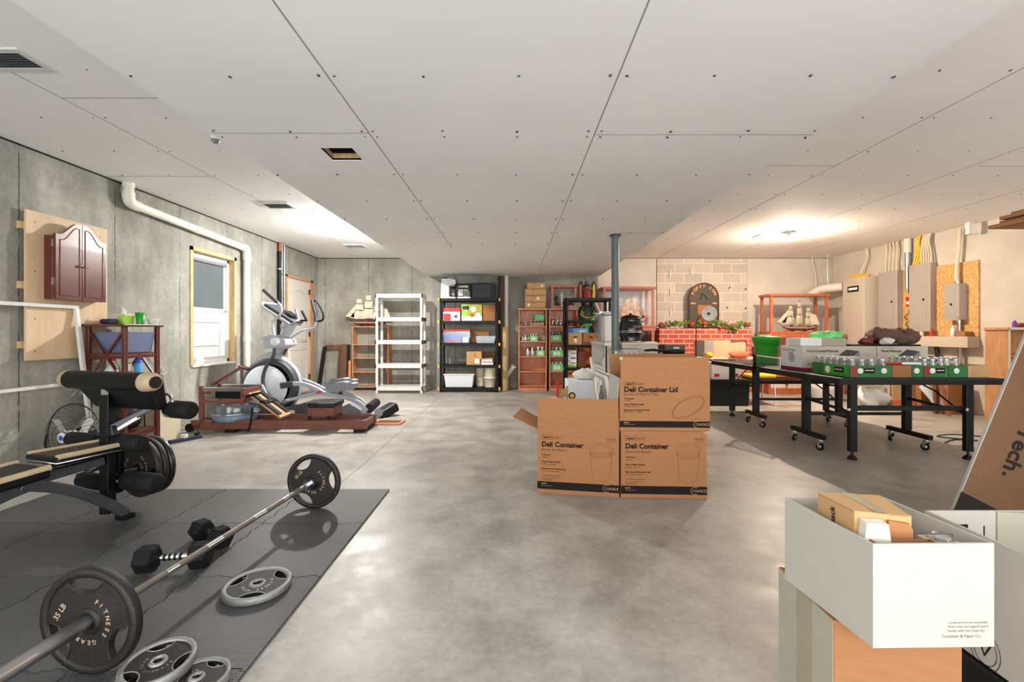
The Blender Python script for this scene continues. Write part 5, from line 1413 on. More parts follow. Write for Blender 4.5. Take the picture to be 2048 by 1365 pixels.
o = mk('figurine', bump_mesh(G(), (X9(1136), 9.36, zc_+.07), .06, 5, .3, 16, (1.2,.8,1.1)), MT['hull']); tag(o, 'brown lumpy figurine at the right inside the small glass case', 'figurine')

# carved figure
t = thing('carved_figure', 'tall painted wooden carved figure with feather headdress standing between the glass cases', 'statue', (FX(1175, 9.2), 9.25, 0))
cx, cy = FX(1175, 9.2), 9.25
def ellip(g, prof, cx, cy, n=20):
    vs = []; fs = []
    for z, a, b, dx, dy in prof:
        for j in range(n):
            th = 2*PI*j/n; vs.append((cx+dx+a*math.cos(th), cy+dy+b*math.sin(th), z))
    for i in range(len(prof)-1):
        for j in range(n): fs.append((i*n+j, i*n+(j+1)%n, (i+1)*n+(j+1)%n, (i+1)*n+j))
    g.add(vs, fs, True); g.add(vs[:n], [tuple(range(n-1,-1,-1))]); g.add(vs[-n:], [tuple(range(n))]); return g
body = ellip(G(), [(.14,.17,.14,0,0),(.5,.15,.12,0,0),(.9,.17,.13,0,0),(1.2,.19,.14,0,0),(1.45,.22,.15,0,0),(1.62,.23,.15,0,0),(1.72,.14,.11,0,0),(1.76,.075,.08,0,-.01),(1.80,.075,.08,0,-.02),(1.84,.085,.10,0,-.03),(1.90,.10,.115,0,-.03),(1.98,.108,.12,0,-.03),(2.05,.10,.115,0,-.02),(2.10,.07,.08,0,-.01)], cx, cy)
body.tube(smooth_path([(cx-.20,cy,1.62),(cx-.25,cy-.04,1.4),(cx-.22,cy-.14,1.22),(cx-.08,cy-.20,1.28)]), [.06]*18+[.045], 10)
body.tube(smooth_path([(cx+.20,cy,1.62),(cx+.25,cy-.04,1.4),(cx+.22,cy-.14,1.24),(cx+.10,cy-.20,1.34)]), [.06]*18+[.045], 10)
# nose, brows, lips, cheeks shaped into the head
fy = cy - .155
body.tube([(cx,fy+.01,1.985),(cx,fy-.022,1.935),(cx,fy-.012,1.922)], [.010,.020,.014], 8)
body.tube([(cx-.05,fy+.018,1.990),(cx-.02,fy+.0,1.995),(cx+.02,fy+.0,1.995),(cx+.05,fy+.018,1.990)], .009, 6)
body.ball((cx-.05,fy+.035,1.935), .026, 10).ball((cx+.05,fy+.035,1.935), .026, 10).ball((cx,fy+.02,1.865), .024, 10)
mk('carved_body', body, MT['skin_carved'], t)
mk('eyes', G().ball((cx-.035,fy+.014,1.968), .011, 8, (1.3,1,.7)).ball((cx+.035,fy+.014,1.968), .011, 8, (1.3,1,.7)), MT['black_pl'], t)
mk('mouth', G().tube([(cx-.032,fy+.014,1.893),(cx,fy-.002,1.898),(cx+.032,fy+.014,1.893)], .007, 6), MT['dkred'], t)
g = ellip(G(), [(1.70,.13,.12,0,.02),(1.8,.145,.13,0,.03),(1.95,.135,.13,0,.035),(2.06,.125,.125,0,.02),(2.13,.10,.10,0,.01),(2.17,.04,.04,0,0)], cx, cy+.015); mk('hair', g, MT['charcoal'], t)
g = G()
for zz, rr, mm in ((2.035,.118,0),(2.065,.115,1),(2.092,.105,0)):
    g.mat(mm); g.tube([Vector((cx + rr*1.02*math.cos(a), cy-.012 + rr*1.12*math.sin(a), zz + .012*math.sin(-a))) for a in [2*PI*i/28 for i in range(28)]], .017, 8, closed=True)
mk('headband', g, [MT['green_dk'], MT['red']], t)
mk('top_knot', G().lathe([(.05,0),(.055,.05),(.04,.08),(0,.085)], (cx, cy, 2.15), 'Z', 16), MT['purple'], t)
for s in (-1, 1):
    q = [(.10,1.78),(.20,1.80),(.235,1.95),(.235,2.12),(.20,2.20),(.16,2.235),(.125,2.20),(.10,2.10)]
    g = G().prism([(cx+s*a, b) for a, b in (q if s > 0 else q[::-1])], cy-.02, cy+.02, lambda u, v, w_: (u, w_, v)); f = mk('feather', g, MT['charcoal'], t, bev=.008)
    q = [(.125,1.82),(.19,1.84),(.21,1.98),(.20,2.12),(.165,2.19),(.14,2.10)]
    g = G().prism([(cx+s*a, b) for a, b in (q if s > 0 else q[::-1])], cy-.028, cy-.021, lambda u, v, w_: (u, w_, v)); mk('feather_stripe', g, MT['yellow'] if s > 0 else MT['orange'], f)
g = ellip(G(), [(1.18,.235,.19,0,-.01),(1.35,.25,.19,0,-.01),(1.6,.255,.175,0,0),(1.70,.20,.15,0,0),(1.745,.10,.10,0,0)], cx, cy); mk('cloak', g, MT['cloak'], t)
g = G()
for k in range(3): g.tube([Vector((cx + (.13+.03*k)*math.cos(a), cy-.12-.03*k, 1.68-.05*k + .10*math.sin(a))) for a in [PI + PI*i/12 for i in range(13)]], .011, 7)
mk('bead_necklace', g, MT['yellow'], t)
mk('sash', G().prism([(cx-.20,1.22),(cx+.05,1.30),(cx+.22,1.48),(cx+.22,1.56),(cx-.02,1.38),(cx-.20,1.32)], cy-.215, cy-.19, lambda u, v, w_: (u, w_, v)), MT['green_lt'], t)
g = ellip(G(), [(.55,.235,.18,0,0),(.8,.22,.17,0,0),(1.05,.21,.165,0,0),(1.19,.215,.17,0,0)], cx, cy); mk('tunic_skirt', g, MT['orange'], t)
mk('pedestal', G().box(cx-.25, cx+.25, cy-.22, cy+.22, 0, .14), MT['hull'], t, bev=.01)
t.scale = (.80, .90, 1)

# black rack in front of the bookcases
zsr = [FZ(p, 8.5) for p in (596, 641, 690.5, 736, 779)]
xr0, xr1 = FX(1131, 8.5), FX(1223, 8.5)
shelf_unit('plastic_shelving', 'black plastic rack with open shelves in front of the right cherry bookcase', xr0, xr1, 8.5, 8.95, 0, zsr, MT['black_pl'], .055, .05)
t, b = tbox('archive_box', 'brown archive box with hand slot, left of the two on the black rack', 'box', 1137, 1164, 666, 690, MT['card_light'], Y0=8.56, dep=.34, z=zsr[2])
front_tex(b, 'hand_slot', t, MT['dark'], .36, .66, .60, .70); front_tex(b, 'label', t, MT['label_white'], .42, .62, .22, .52)
t, b = tbox('archive_box', 'orange-brown archive box with lettering, right of the two on the black rack', 'box', 1166, 1196, 666, 690, MT['card_orange'], Y0=8.56, dep=.34, z=zsr[2])
front_tex(b, 'hand_slot', t, MT['dark'], .36, .66, .60, .70); mk('printed_text', text_g('Jugs', .07, (b[0]+.03, b[2]-.002, b[3]+.02), (1,0,0), (0,0,1)), MT['ink'], t)
zt = b[4]
t, b = tbox('flat_box', 'flat bright blue box lying on top of the two archive boxes', 'box', 1137, 1177, 0, 9, MT['blue_lt'], Y0=8.56, dep=.28, z=zt); mk('printed_text', text_g('ARM', .06, (b[0]+.20, b[2]-.002, b[3]+.012), (1,0,0), (0,0,1), bold=.002), MT['label_white'], t); front_tex(b, 'blue_end', t, MT['blue'], 0, .25, 0, 1)
zz = zsr[3]
for k, (mm, hh_, lab) in enumerate((('lime', 5, 'yellow-edged flat box at the bottom of the pile on the black rack'), ('label_white', 10, 'white printed box second from the bottom of the pile on the black rack'), ('white_cool', 10, 'white printed box third from the bottom of the pile on the black rack'), ('paper', 9, 'white printed box on top of the pile on the black rack'))):
    t, b = tbox('game_box', lab, 'box', 1137, 1153, 0, hh_, MT[mm], Y0=8.56, dep=.34, z=zz); zz = b[4]
    front_tex(b, 'printed_band', t, MT['purple'] if k == 2 else MT['grey_pl'], .3, .9, .2, .5); front_tex(b, 'red_mark', t, MT['red'], .08, .2, .55, .8)
bbox_thing('carton', 'open brown carton on the bottom shelf of the black rack', 'box', 1137, 1153, 752, 778, MT['card_light'], Y0=8.56, dep=.3, z=zsr[4])
o = mk('cloth_bundle', bump_mesh(G(), (FX(1168, 8.7), 8.7, zsr[3]+.42), .09, 9, .2, 14, (1.3,.8,.5)), MT['red']); 
bpy.data.objects.remove(o)
o, b = bbox_thing('tall_box', 'tall dark and orange patterned box at the right on the black rack', 'box', 1156, 1172, 702, 735, MT['redwood'], Y0=8.56, dep=.25, z=zsr[3])
# large case with gold-sailed ship on a stand
cx0, cx1, cy0, cy1 = FX(1207, 8.98), FX(1309, 8.98), 8.98, 9.48
zcb = FZ(655, 8.98)
glass_case('large cherry glass case with a gold-sailed ship, behind the grey column', cx0, cx1, cy0, cy1, zcb, FZ(574, 8.98), .045)
ship('model_ship', 'model ship with golden sails inside the glass case behind the column', (cx0+cx1)/2+.10, 9.22, zcb+.047, .54, .62, 'sail_gold', -1, 3)
t = thing('stand_table', 'cherry stand with four legs under the gold-sailed ship case', 'table', ((cx0+cx1)/2, 9.23, 0))
mk('table_top', G().box(cx0-.02, cx1+.02, cy0-.01, cy1+.01, zcb-.075, zcb-.001), MT['case'], t, bev=.006)
for x in (cx0, cx1-.06):
    for y in (cy0, cy1-.06): mk('leg', G().box(x, x+.06, y, y+.06, 0, zcb-.075), MT['case'], t)
mk('low_shelf', G().box(cx0+.02, cx1-.02, cy0+.02, cy1-.02, .76, .785), MT['case'], t)
t = thing('wire_crate', 'black wire grid crate on the lower shelf of the cherry stand', 'crate', (FX(1293,9.1), 9.15, .786))
g = G(); a0, a1, b0_, b1_, c0_, c1_ = FX(1278,9.05), FX(1303,9.05), 9.05, 9.3, .786, 1.14
for i in range(9):
    xx = a0 + (a1-a0)*i/8; g.box(xx-.003, xx+.003, b0_-.003, b0_+.003, c0_, c1_); g.box(xx-.003, xx+.003, b1_-.003, b1_+.003, c0_, c1_)
for i in range(10):
    z = c0_ + (c1_-c0_)*i/9
    for q in ((a0,a1,b0_-.003,b0_+.003),(a0,a1,b1_-.003,b1_+.003),(a0-.003,a0+.003,b0_,b1_),(a1-.003,a1+.003,b0_,b1_)): g.box(q[0],q[1],q[2],q[3],z-.003,z+.003)
mk('wire_grid', g, MT['black_met'], t)

# ---------------------------------------------------------------- white things left of the column
t = thing('shelf_cabinet', 'white cabinet with open shelves facing left, just left of the column', 'cabinet', (1.43, 7.2, 0))
sx0, sx1, sy0, sy1, sh = 1.335, 1.53, 6.60, 7.75, 1.042
mk('side_panel', G().box(sx0, sx1, sy0, sy0+.03, 0, sh), MT['beige_cab'], t); mk('side_panel', G().box(sx0, sx1, sy1-.03, sy1, 0, sh), MT['white'], t)
mk('top_panel', G().box(sx0-.015, sx1, sy0-.01, sy1+.01, sh-.05, sh), MT['white'], t, bev=.004)
mk('back_panel', G().box(sx1-.012, sx1, sy0+.03, sy1-.03, 0, sh-.05), MT['white_pl'], t)
for z in (.06, .38, .67): mk('shelf', G().box(sx0, sx1-.012, sy0+.03, sy1-.03, z-.03, z), MT['white'], t)
mk('front_stile', G().box(sx0-.004, sx0+.02, sy0, sy0+.05, 0, sh-.05).box(sx0-.004,sx0+.02,sy1-.05,sy1,0,sh-.05), MT['white'], t)
def bottle(label, x, y, z, r, h, m, cap, group=None):
    t = thing('bottle', label, 'bottle', (x, y, z), 0, group)
    mk('bottle_body', G().lathe([(r*.92,0),(r,.05*h),(r,.66*h),(r*.4,.82*h),(r*.38,.88*h)], (x,y,z), 'Z', 16), MT[m], t)
    mk('cap', G().lathe([(r*.46,.87*h),(r*.46,h),(0,h)], (x,y,z), 'Z', 14), MT[cap], t); return t
bottle('white bottle with a red cap on the shelf of the white cabinet, nearest the camera', 1.40, 6.78, .671, .05, .22, 'white', 'red')
bottle('white bottle with dark red cap, middle one on the white cabinet shelf', 1.40, 6.95, .671, .045, .17, 'white_cool', 'dkred')
bottle('small pale bottle on the shelf of the white cabinet, farther in', 1.39, 7.10, .671, .04, .15, 'silver_pl', 'white')
t = thing('ice_bucket', 'tall white rounded container standing on the white cabinet beside the column', 'container', (1.43, 6.85, sh+.001))
mk('container_body', G().box(1.345, 1.52, 6.70, 7.0, sh+.001, sh+.40), MT['white'], t, bev=.03)
mk('lid', G().box(1.335, 1.53, 6.69, 7.01, sh+.401, sh+.44), MT['silver_pl'], t, bev=.015)
t = thing('acrylic_bin', 'clear narrow plastic bin with upright white sheets, left on the white cabinet', 'bin', (1.42, 7.3, sh+.001))
mk('bin_body', taper_bin(G(), 1.34, 1.52, 7.12, 7.55, sh+.001, sh+.47, .05), MT['poly'], t)
g = G()
for k in range(3): g.box(1.375+.045*k, 1.385+.045*k, 7.18, 7.48, sh+.01, sh+.43)
mk('sheet', g, MT['white_cool'], t)
mk('rod', G().tube([(1.42,7.30,sh+.42),(1.33,7.36,sh+.62)], .010, 8), MT['white'], t)
# white folding table on its side, with grey jacket-like cloth
def rrect(w, h, r, n=6):
    pts = []
    for cx_, cy_, a in ((w-r, r, -PI/2), (w-r, h-r, 0), (r, h-r, PI/2), (r, r, PI)):
        for i in range(n+1): pts.append((cx_ + r*math.cos(a + PI/2*i/n), cy_ + r*math.sin(a + PI/2*i/n)))
    return pts
t = thing('folded_table', 'white folding table standing on its side, seen edge-on behind the open deli box', 'table', (.97, 5.2, 0))
rp = rrect(1.05, .72, .08)
mk('table_top', G().prism([(4.65+a, .01+b) for a, b in rp], .985, 1.045, lambda u, v, w: (w, u, v)), MT['white'], t, bev=.004)
mk('rim', G().tube([Vector((.983, 4.65+a*1.0, .01+b)) for a, b in rp], .010, 6, closed=True), MT['grey_pl'], t)
mk('folded_leg', G().tube([(.94,5.0,.05),(.94,5.55,.88)], .012, 8).tube([(.94,5.6,.30),(.92,5.15,.80)], .012, 8).tube([(.93,5.1,.70),(.93,5.55,.70)], .011, 8), MT['white'], t)
o = mk('umbrella_cloth', G().tube(smooth_path([(.94,4.86,.62),(.935,4.85,.45),(.94,4.83,.22),(.94,4.82,.03)]), [.012]*3+[.022]*6+[.030]*6+[.028]*4, 9, flat=1.5), MT['grey_pl']); tag(o, 'grey folded cloth hanging down the white folding table', 'cloth')
# grey box with round emblem, its flap, bag on top
t = thing('carton', 'pale grey box with a round black and yellow emblem behind the open deli box', 'box', (.74, 5.05, 0))
e0, e1, ey, ez = FX(1137, 4.9), FX(1187, 4.9), 4.9, FZ(763, 4.9)
mk('box_body', G().box(e0, e1, ey, ey+.36, 0, ez), MT['white_cool'], t, bev=.004)
mk('emblem_ring', G().cyl((FX(1144,4.9), ey-.001, FZ(792,4.9)), (FX(1144,4.9), ey-.003, FZ(792,4.9)), .038, n=24), MT['black_pl'], t)
mk('emblem_center', G().cyl((FX(1144,4.9), ey-.003, FZ(792,4.9)), (FX(1144,4.9), ey-.004, FZ(792,4.9)), .024, n=24), MT['yellow'], t)
mk('side_flap', G().hexa([PT(1116,800,4.95), PT(1137,790,4.92), PT(1137,788,5.2), PT(1116,798,5.2), PT(1116,794,4.95)+Vector((0,0,.01)), PT(1137,770,4.92), PT(1137,768,5.2), PT(1116,792,5.2)]), MT['card_light'], t)
o = mk('plastic_bag', bump_mesh(G(), (FX(1168,5.1), 5.08, ez+.055), .09, 21, .25, 18, (1.3,.9,.75), ez+.002), MT['bag_white']); tag(o, 'crumpled white bag on top of the pale grey box', 'bag')
o = mk('marker_pole', G().cyl((FX(1115,4.8), 4.8, 0), (FX(1115,4.8), 4.8, FZ(764,4.8)), .012, n=10), MT['red']); tag(o, 'thin red pole standing left of the pale grey box', 'pole')
o = mk('wire_basket', G().ring((FX(1108,4.7), 4.7, .50), .045, .006).ring((FX(1108,4.7), 4.7, .40), .040, .006).lathe([(.038,.0),(.040,.38),(.045,.50)], (FX(1108,4.7), 4.7, .003), 'Z', 14), MT['white_pl']); tag(o, 'small white bin just left of the red pole', 'bin')
# beige counter with black soup kettle
t = thing('chest_cabinet', 'beige low cabinet carrying the black soup kettle, right of the column', 'cabinet', (1.85, 6.9, 0))
kx0, kx1, ky0, ky1, kz = 1.56, FX(1316, 6.5), 6.5, 7.15, FZ(686, 6.5)
mk('cabinet_body', G().box(kx0, kx1, ky0, ky1, 0, kz-.0295), MT['beige_cab'], t, bev=.005)
mk('cabinet_top', G().box(kx0-.01, kx1+.015, ky0-.02, ky1+.01, kz-.029, kz), MT['cream'], t, bev=.006)
kx, ky = FX(1262, 6.75), 6.78
t = thing('soup_kettle', 'shiny black round soup kettle standing on the beige cabinet', 'kettle', (kx, ky, kz+.001))
rk = 24/910*6.75
mk('kettle_body', G().lathe([(rk*.80,0),(rk*.88,.03),(rk*.82,.05),(rk*.98,.12),(rk*1.0,.20),(rk*.90,.29),(rk*.80,.335),(rk*.84,.345),(rk*.84,.36),(0,.36)], (kx,ky,kz+.001), 'Z', 36), M_('glossy_black_enamel', (.012,.012,.013,1), .12), t)
mk('kettle_lid', G().lathe([(rk*.80,.361),(rk*.72,.385),(rk*.35,.405),(rk*.12,.41),(rk*.12,.43),(0,.432)], (kx,ky,kz+.001), 'Z', 32), MT['black_met'], t)
mk('kettle_band', G().ring((kx,ky,kz+.15), rk*1.0, .005, n=36).ring((kx,ky,kz+.17), rk*1.0, .004, n=36), MT['chrome'], t)
mk('side_handle', G().box(kx+rk*.95, kx+rk*1.12, ky-.05, ky+.05, kz+.15, kz+.17), MT['black_pl'], t, bev=.004)
mk('badge', G().box(kx-.01, kx+.10, ky-rk-.003, ky-rk+.02, kz+.215, kz+.245), MT['redwood'], t)
mk('foot_ring', G().ring((kx,ky,kz+.012), rk*.80, .010, n=36), MT['steel'], t)
o = mk('paper_sheet', G().box(FX(1290,6.6), FX(1312,6.6), 6.55, 6.75, kz+.001, kz+.012), MT['label_white']); tag(o, 'small stack of white paper on the beige cabinet beside the kettle', 'paper')

# ---------------------------------------------------------------- deli boxes
def out_text(s, size, p, m, parent, name='printed_text', **k): return mk(name, text_g(s, size, p, (1,0,0), (0,0,1), **k), m, parent)
def line2d(g, pts, y, w=.0016, closed=False):
    n = len(pts)
    for i in range(n if closed else n-1):
        a, b = Vector(pts[i]), Vector(pts[(i+1) % n]); d = (b-a)
        if d.length < 1e-6: continue
        nr = Vector((-d.y, d.x)).normalized()*w/2
        q = [a-nr, b-nr, b+nr, a+nr]; g.add([(v.x, y, v.y) for v in q], [(0,1,2,3)])
    return g
def deli_print(t, x0, y, z0, W_, H_, M3, lid=False):
    """printing of the front face; M3 turns flat (x, y, z) into place"""
    def put(name, g, m): g.xf(M3); return mk(name, g, m, t)
    yy = -.0012
    put('black_band', G().box(0, W_, yy, yy+.0008, H_*.065, H_*.185), MT['ink'])
    g = G(); text_g('HEAVY', .020, (.040, yy-.0005, H_*.87), (1,0,0), (0,0,1), g, italic=.2, bold=.0007); text_g('DUTY', .020, (.118, yy-.0005, H_*.87), (1,0,0), (0,0,1), g, italic=.2)
    line2d(g, [(.030, H_*.855), (.112, H_*.855), (.112, H_*.925), (.030, H_*.925)], yy-.0005, .0015, True); put('heavy_duty_text', g, MT['ink'])
    g = G(); text_g('Deli Container' + (' Lid' if lid else ''), .050, (.030, yy-.0005, H_*.74), (1,0,0), (0,0,1), g, bold=.0018); put('title_text', g, MT['ink'])
    g = G(); text_g('Envase de Plástico' + (' Tapa' if lid else ''), .025, (.030, yy-.0005, H_*.675), (1,0,0), (0,0,1), g, bold=.0003); put('subtitle_text', g, MT['ink_soft'])
    g = G()
    for s, s2, zz in (('Translucent', 'Traslúcido', .60), ('Heavy Weight Reusable', 'Resistente y reutilizable', .49), ('Microwave & Dishwasher Safe', 'Para microondas y lavavajillas', .38)):
        text_g(s, .0145, (.030, yy-.0005, H_*zz), (1,0,0), (0,0,1), g, bold=.0004); text_g(s2, .011, (.030, yy-.0005, H_*(zz-.035)), (1,0,0), (0,0,1), g)
    if not lid:
        for k, s in enumerate(('Convenient for Deli Sandwich', 'Soups, sauces and leftovers', 'CONTENEDOR')): text_g(s, .0115, (.030, yy-.0005, H_*(.275-.035*k)), (1,0,0), (0,0,1), g)
    put('small_print', g, MT['ink'])
    g = G(); text_g('#D132', .0125, (.030, yy-.0016, H_*.145), (1,0,0), (0,0,1), g, bold=.0003); text_g('Packed for food service', .008, (.030, yy-.0016, H_*.115), (1,0,0), (0,0,1), g)
    text_g('CHOICE', .026, (W_-.10, yy-.0016, H_*.105), (1,0,0), (0,0,1), g)
    line2d(g, [(W_-.085 + .028*math.cos(a), H_*.125 + .026*math.sin(a)) for a in [R(60) + R(240)*i/14 for i in range(15)]], yy-.0016, .003); put('logo_text', g, MT['card_light'])
    if not lid:
        g = G(); text_g('32 OZ', .022, (W_-.085, yy-.0005, H_*.87), (1,0,0), (0,0,1), g); line2d(g, [(W_-.088, H_*.845), (W_-.022, H_*.845)], yy-.0005, .0016); put('size_text', g, MT['ink'])
        cxx = W_*.785; rx = .088
        el = lambda z, rx, rz, a0=0, a1=360: [(cxx + rx*math.cos(R(a0+(a1-a0)*i/32)), z + rz*math.sin(R(a0+(a1-a0)*i/32))) for i in range(33)]
        g = G(); line2d(g, el(H_*.745, rx, .036), yy-.0005); line2d(g, el(H_*.725, rx*.88, .028, 20, 160), yy-.0005)
        line2d(g, el(H_*.66, rx*.88, .03, 180, 360), yy-.0005); line2d(g, [(cxx-rx*.9, H_*.70), (cxx-rx*.88, H_*.64), (cxx-rx*.70, H_*.30)] + el(H_*.30, rx*.70, .030, 180, 360) + [(cxx+rx*.88, H_*.64), (cxx+rx*.9, H_*.70)], yy-.0005)
        for i in range(16):
            a = R(195 + 150*i/15); line2d(g, [(cxx + rx*.93*math.cos(a), H_*.72 + .03*math.sin(a)), (cxx + rx*.88*math.cos(a), H_*.665 + .03*math.sin(a))], yy-.0005, .0012)
        put('cup_drawing', g, MT['ink_soft'])
    else:
        g = G(); c = Vector((W_*.76, H_*.46))
        for a_, b_, off in ((.125,.060,0),(.115,.052,0),(.125,.060,-.008)):
            pts = []
            for i in range(40):
                th = 2*PI*i/40; u, v = a_*math.cos(th), b_*math.sin(th); ca, sa = math.cos(R(28)), math.sin(R(28)); pts.append((c.x + u*ca - v*sa, c.y + off + u*sa + v*ca))
            line2d(g, pts, yy-.0005, .0016, True)
        put('lid_drawing', g, MT['ink_soft'])
        g = G(); text_g('For use with deli container only', .009, (W_-.16, yy-.0005, H_*.215), (1,0,0), (0,0,1), g); put('note_text', g, MT['ink_soft'])
def carton_shell(x0, y0, z0, W_, D_, H_, Rz, th=.005):
    M4 = Matrix.Translation((x0, y0, z0)) @ Matrix.Rotation(Rz, 4, 'Z')
    g = G().box(0, W_, 0, D_, 0, .004)
    for q in ((0,W_,0,th),(0,W_,D_-th,D_),(0,th,th,D_-th),(W_-th,W_,th,D_-th)): g.box(q[0],q[1],q[2],q[3],.004,H_)
    g.xf(M4); return g, M4
# left, open
x0, y0 = FL(1075, 986)[:2]; x1, y1 = FL(1238, 996)[:2]; Rz = math.atan2(y1-y0, x1-x0); W1 = math.hypot(x1-x0, y1-y0)
H1 = FZ(861, 3.34)
g, M4 = carton_shell(x0, y0, .001, W1, .40, H1, Rz)
t = thing('deli_carton', 'open brown deli container carton with raised flaps, left of the stack', 'box', (x0, y0, 0))
mk('carton_body', g, MT['card'], t)
fh = FZ(797, 3.34) - H1
mk('front_flap', G().prism([(0,H1),(W1,H1),(W1-.004,H1+fh-.005),(W1-.012,H1+fh),(.014,H1+fh),(.004,H1+fh-.008)], 0, .005, lambda u, v, w: (u, w, v)).xf(M4), MT['card'], t)
mk('side_flap', G().hexa([(0,.02,H1-.004),(0,.38,H1-.004),(-.18,.38,H1+.09),(-.19,.03,H1+.08),(.0,.02,H1+.001),(.0,.38,H1+.001),(-.18,.38,H1+.095),(-.19,.03,H1+.085)]).xf(M4), MT['card'], t)
mk('rear_flap', G().box(0.01, W1-.01, .395, .40, H1, H1+.12).xf(M4), MT['card'], t)
deli_print(t, 0, 0, 0, W1, H1, M4)
# right bottom, closed
x0, y0 = FL(1242, 997)[:2]; x1, y1 = FL(1414, 1000)[:2]; Rz = math.atan2(y1-y0, x1-x0); W2 = math.hypot(x1-x0, y1-y0)
H2 = FZ(862, 3.25)
M4 = Matrix.Translation((x0, y0, .001)) @ Matrix.Rotation(Rz, 4, 'Z')
t = thing('deli_carton', 'closed brown deli container carton at the bottom of the stack of two', 'box', (x0, y0, 0))
mk('carton_body', G().box(0, W2, 0, .42, 0, H2).xf(M4), MT['card'], t, bev=.004)
mk('corner_wear', G().prism([(W2-.03,H2-.001),(W2+.001,H2-.022),(W2+.001,H2-.001)], -.0015, .001, lambda u, v, w: (u, w, v)).xf(M4), MT['card_light'], t)
deli_print(t, 0, 0, 0, W2, H2, M4)
# right top, open
W3 = .632; z3 = H2 + .003; H3 = FZ(757, 3.23) - z3
x0, y0 = .757, 3.24
g, M4 = carton_shell(x0, y0, z3, W3, .42, H3, Rz + R(.6))
t = thing('deli_carton', 'open brown deli container lid carton on top of the stack', 'box', (x0, y0, z3))
mk('carton_body', g, MT['card'], t)
fh = FZ(715, 3.23) - z3 - H3
mk('front_flap', G().box(.006, W3-.004, 0, .005, H3, H3+fh).xf(M4), MT['card'], t, bev=.001)
mk('rear_flap', G().box(.004, W3-.004, .415, .42, H3, H3+fh+.004).xf(M4), MT['card'], t)
mk('side_flap', G().hexa([(0,.02,H3),(0,.41,H3),(-.022,.40,H3-.26),(-.022,.03,H3-.28),(.004,.02,H3),(.004,.41,H3),(-.017,.40,H3-.26),(-.017,.03,H3-.28)]).xf(M4), MT['card_white'], t)  # added panel; its white paints in strong light on the left face
mk('tape_scrap', G().box(.0, .02, -.001, .0, H3+fh-.02, H3+fh+.002).xf(M4), MT['tape'], t)
deli_print(t, 0, 0, 0, W3, H3*1.0, M4, True)
# clear tub and what carries it, pan
t = thing('carton', 'brown carton standing behind the deli cartons under the clear plastic tub', 'box', (1.05, 4.2, 0))
mk('carton_body', G().box(.92, 1.22, 4.02, 4.40, 0, .60), MT['card_light'], t)
t = thing('plastic_tub', 'clear plastic tub with a thick rounded rim standing behind the lid carton', 'tub', (1.07, 4.2, .601))
a0, a1 = FX(1225, 4.15), FX(1284, 4.15)
mk('tub_body', taper_bin(G(), a0+.01, a1-.01, 4.05, 4.36, .602, FZ(716, 4.15), .06, .006), MT['poly'], t)
mk('tub_rim', G().box(a0-.005, a1+.005, 4.04, 4.37, FZ(716, 4.15), FZ(698, 4.15)), MT['poly'], t, bev=.02)
g = G()
for k in range(4): g.ball((a0+.06+.05*k, 4.15, FZ(709, 4.15)), .022, 10)
mk('inside_item', g, MT['silver_pl'], t)
t = thing('carton', 'brown carton behind the lid carton, carrying the black frying pan', 'box', (1.5, 4.2, 0))
mk('carton_body', G().box(1.26, 1.62, 4.05, 4.40, 0, FZ(710, 4.1)), MT['card'], t)
zp = FZ(710, 4.1) + .001
t = thing('frying_pan', 'black frying pan with long handle lying behind the lid carton', 'pan', (1.45, 4.2, zp))
mk('pan_body', G().lathe([(.0,.0),(.09,0),(.115,.035),(.110,.035),(.087,.005),(0,.005)], (1.48, 4.22, zp), 'Z', 28), MT['black_met'], t)
mk('pan_handle', G().tube([(1.37,4.20,zp+.03),(1.28,4.17,zp+.04),(1.19,4.14,zp+.035)], [.010,.012,.010], 8, flat=.6), MT['black_pl'], t)
t = thing('speaker_dock', 'small silver and black gadget left of the grey file box', 'gadget', (FX(1322,7.9), 7.9, .752))
mk('case', G().box(FX(1317,7.9), FX(1328,7.9), 7.86, 7.95, .752, .87), MT['black_pl'], t, bev=.01)
mk('dial', G().cyl((FX(1321,7.9), 7.859, .82), (FX(1321,7.9), 7.85, .82), .025), MT['chrome'], t)
# ---------------------------------------------------------------- fireplace front and what stands before it
YFp = 8.95
fx0, fx1 = FX(1319, YFp), FX(1503, YFp); fzt = FZ(657, YFp)
t = thing('brick_mantel', 'red brick-faced mantel with an opening below, against the block wall', 'fireplace', ((fx0+fx1)/2, 9.2, 0))
g = G().box(fx0, fx1, YFp, 9.50, .70, fzt).box(fx0, fx0+.28, YFp, 9.50, 0, .70).box(fx1-.30, fx1, YFp, 9.50, 0, .70)
mk('brick_face', g, MT['brick'], t)
mk('firebox', G().box(fx0+.28, fx1-.30, 9.42, 9.48, 0, .70), MT['redwood'], t)
t = thing('arched_plaque', 'dark arched wooden plaque with golden lettering standing on the brick mantel', 'plaque', (FX(1408,9.4), 9.45, fzt))
px0, px1 = FX(1378, 9.42), FX(1438, 9.42); cxp = (px0+px1)/2; rr = (px1-px0)/2; ztop = FZ(566, 9.42)
def archp(r, z0, zc, n=20): return [(cxp-r, z0), (cxp+r, z0)] + [(cxp + r*math.cos(PI*i/n), zc + r*math.sin(PI*i/n)) for i in range(n+1)]
mk('plaque_board', G().prism(archp(rr, fzt+.002, ztop-rr), 9.42, 9.46, lambda u, v, w: (u, w, v)), MT['sign_dark'], t)
mk('plaque_rim', G().tube([Vector((a, 9.418, b)) for a, b in archp(rr-.008, fzt+.012, ztop-rr)], .012, 6, closed=True), MT['hull'], t)
g = G(); s = 'POPPY SON'; zc0 = ztop - rr; 
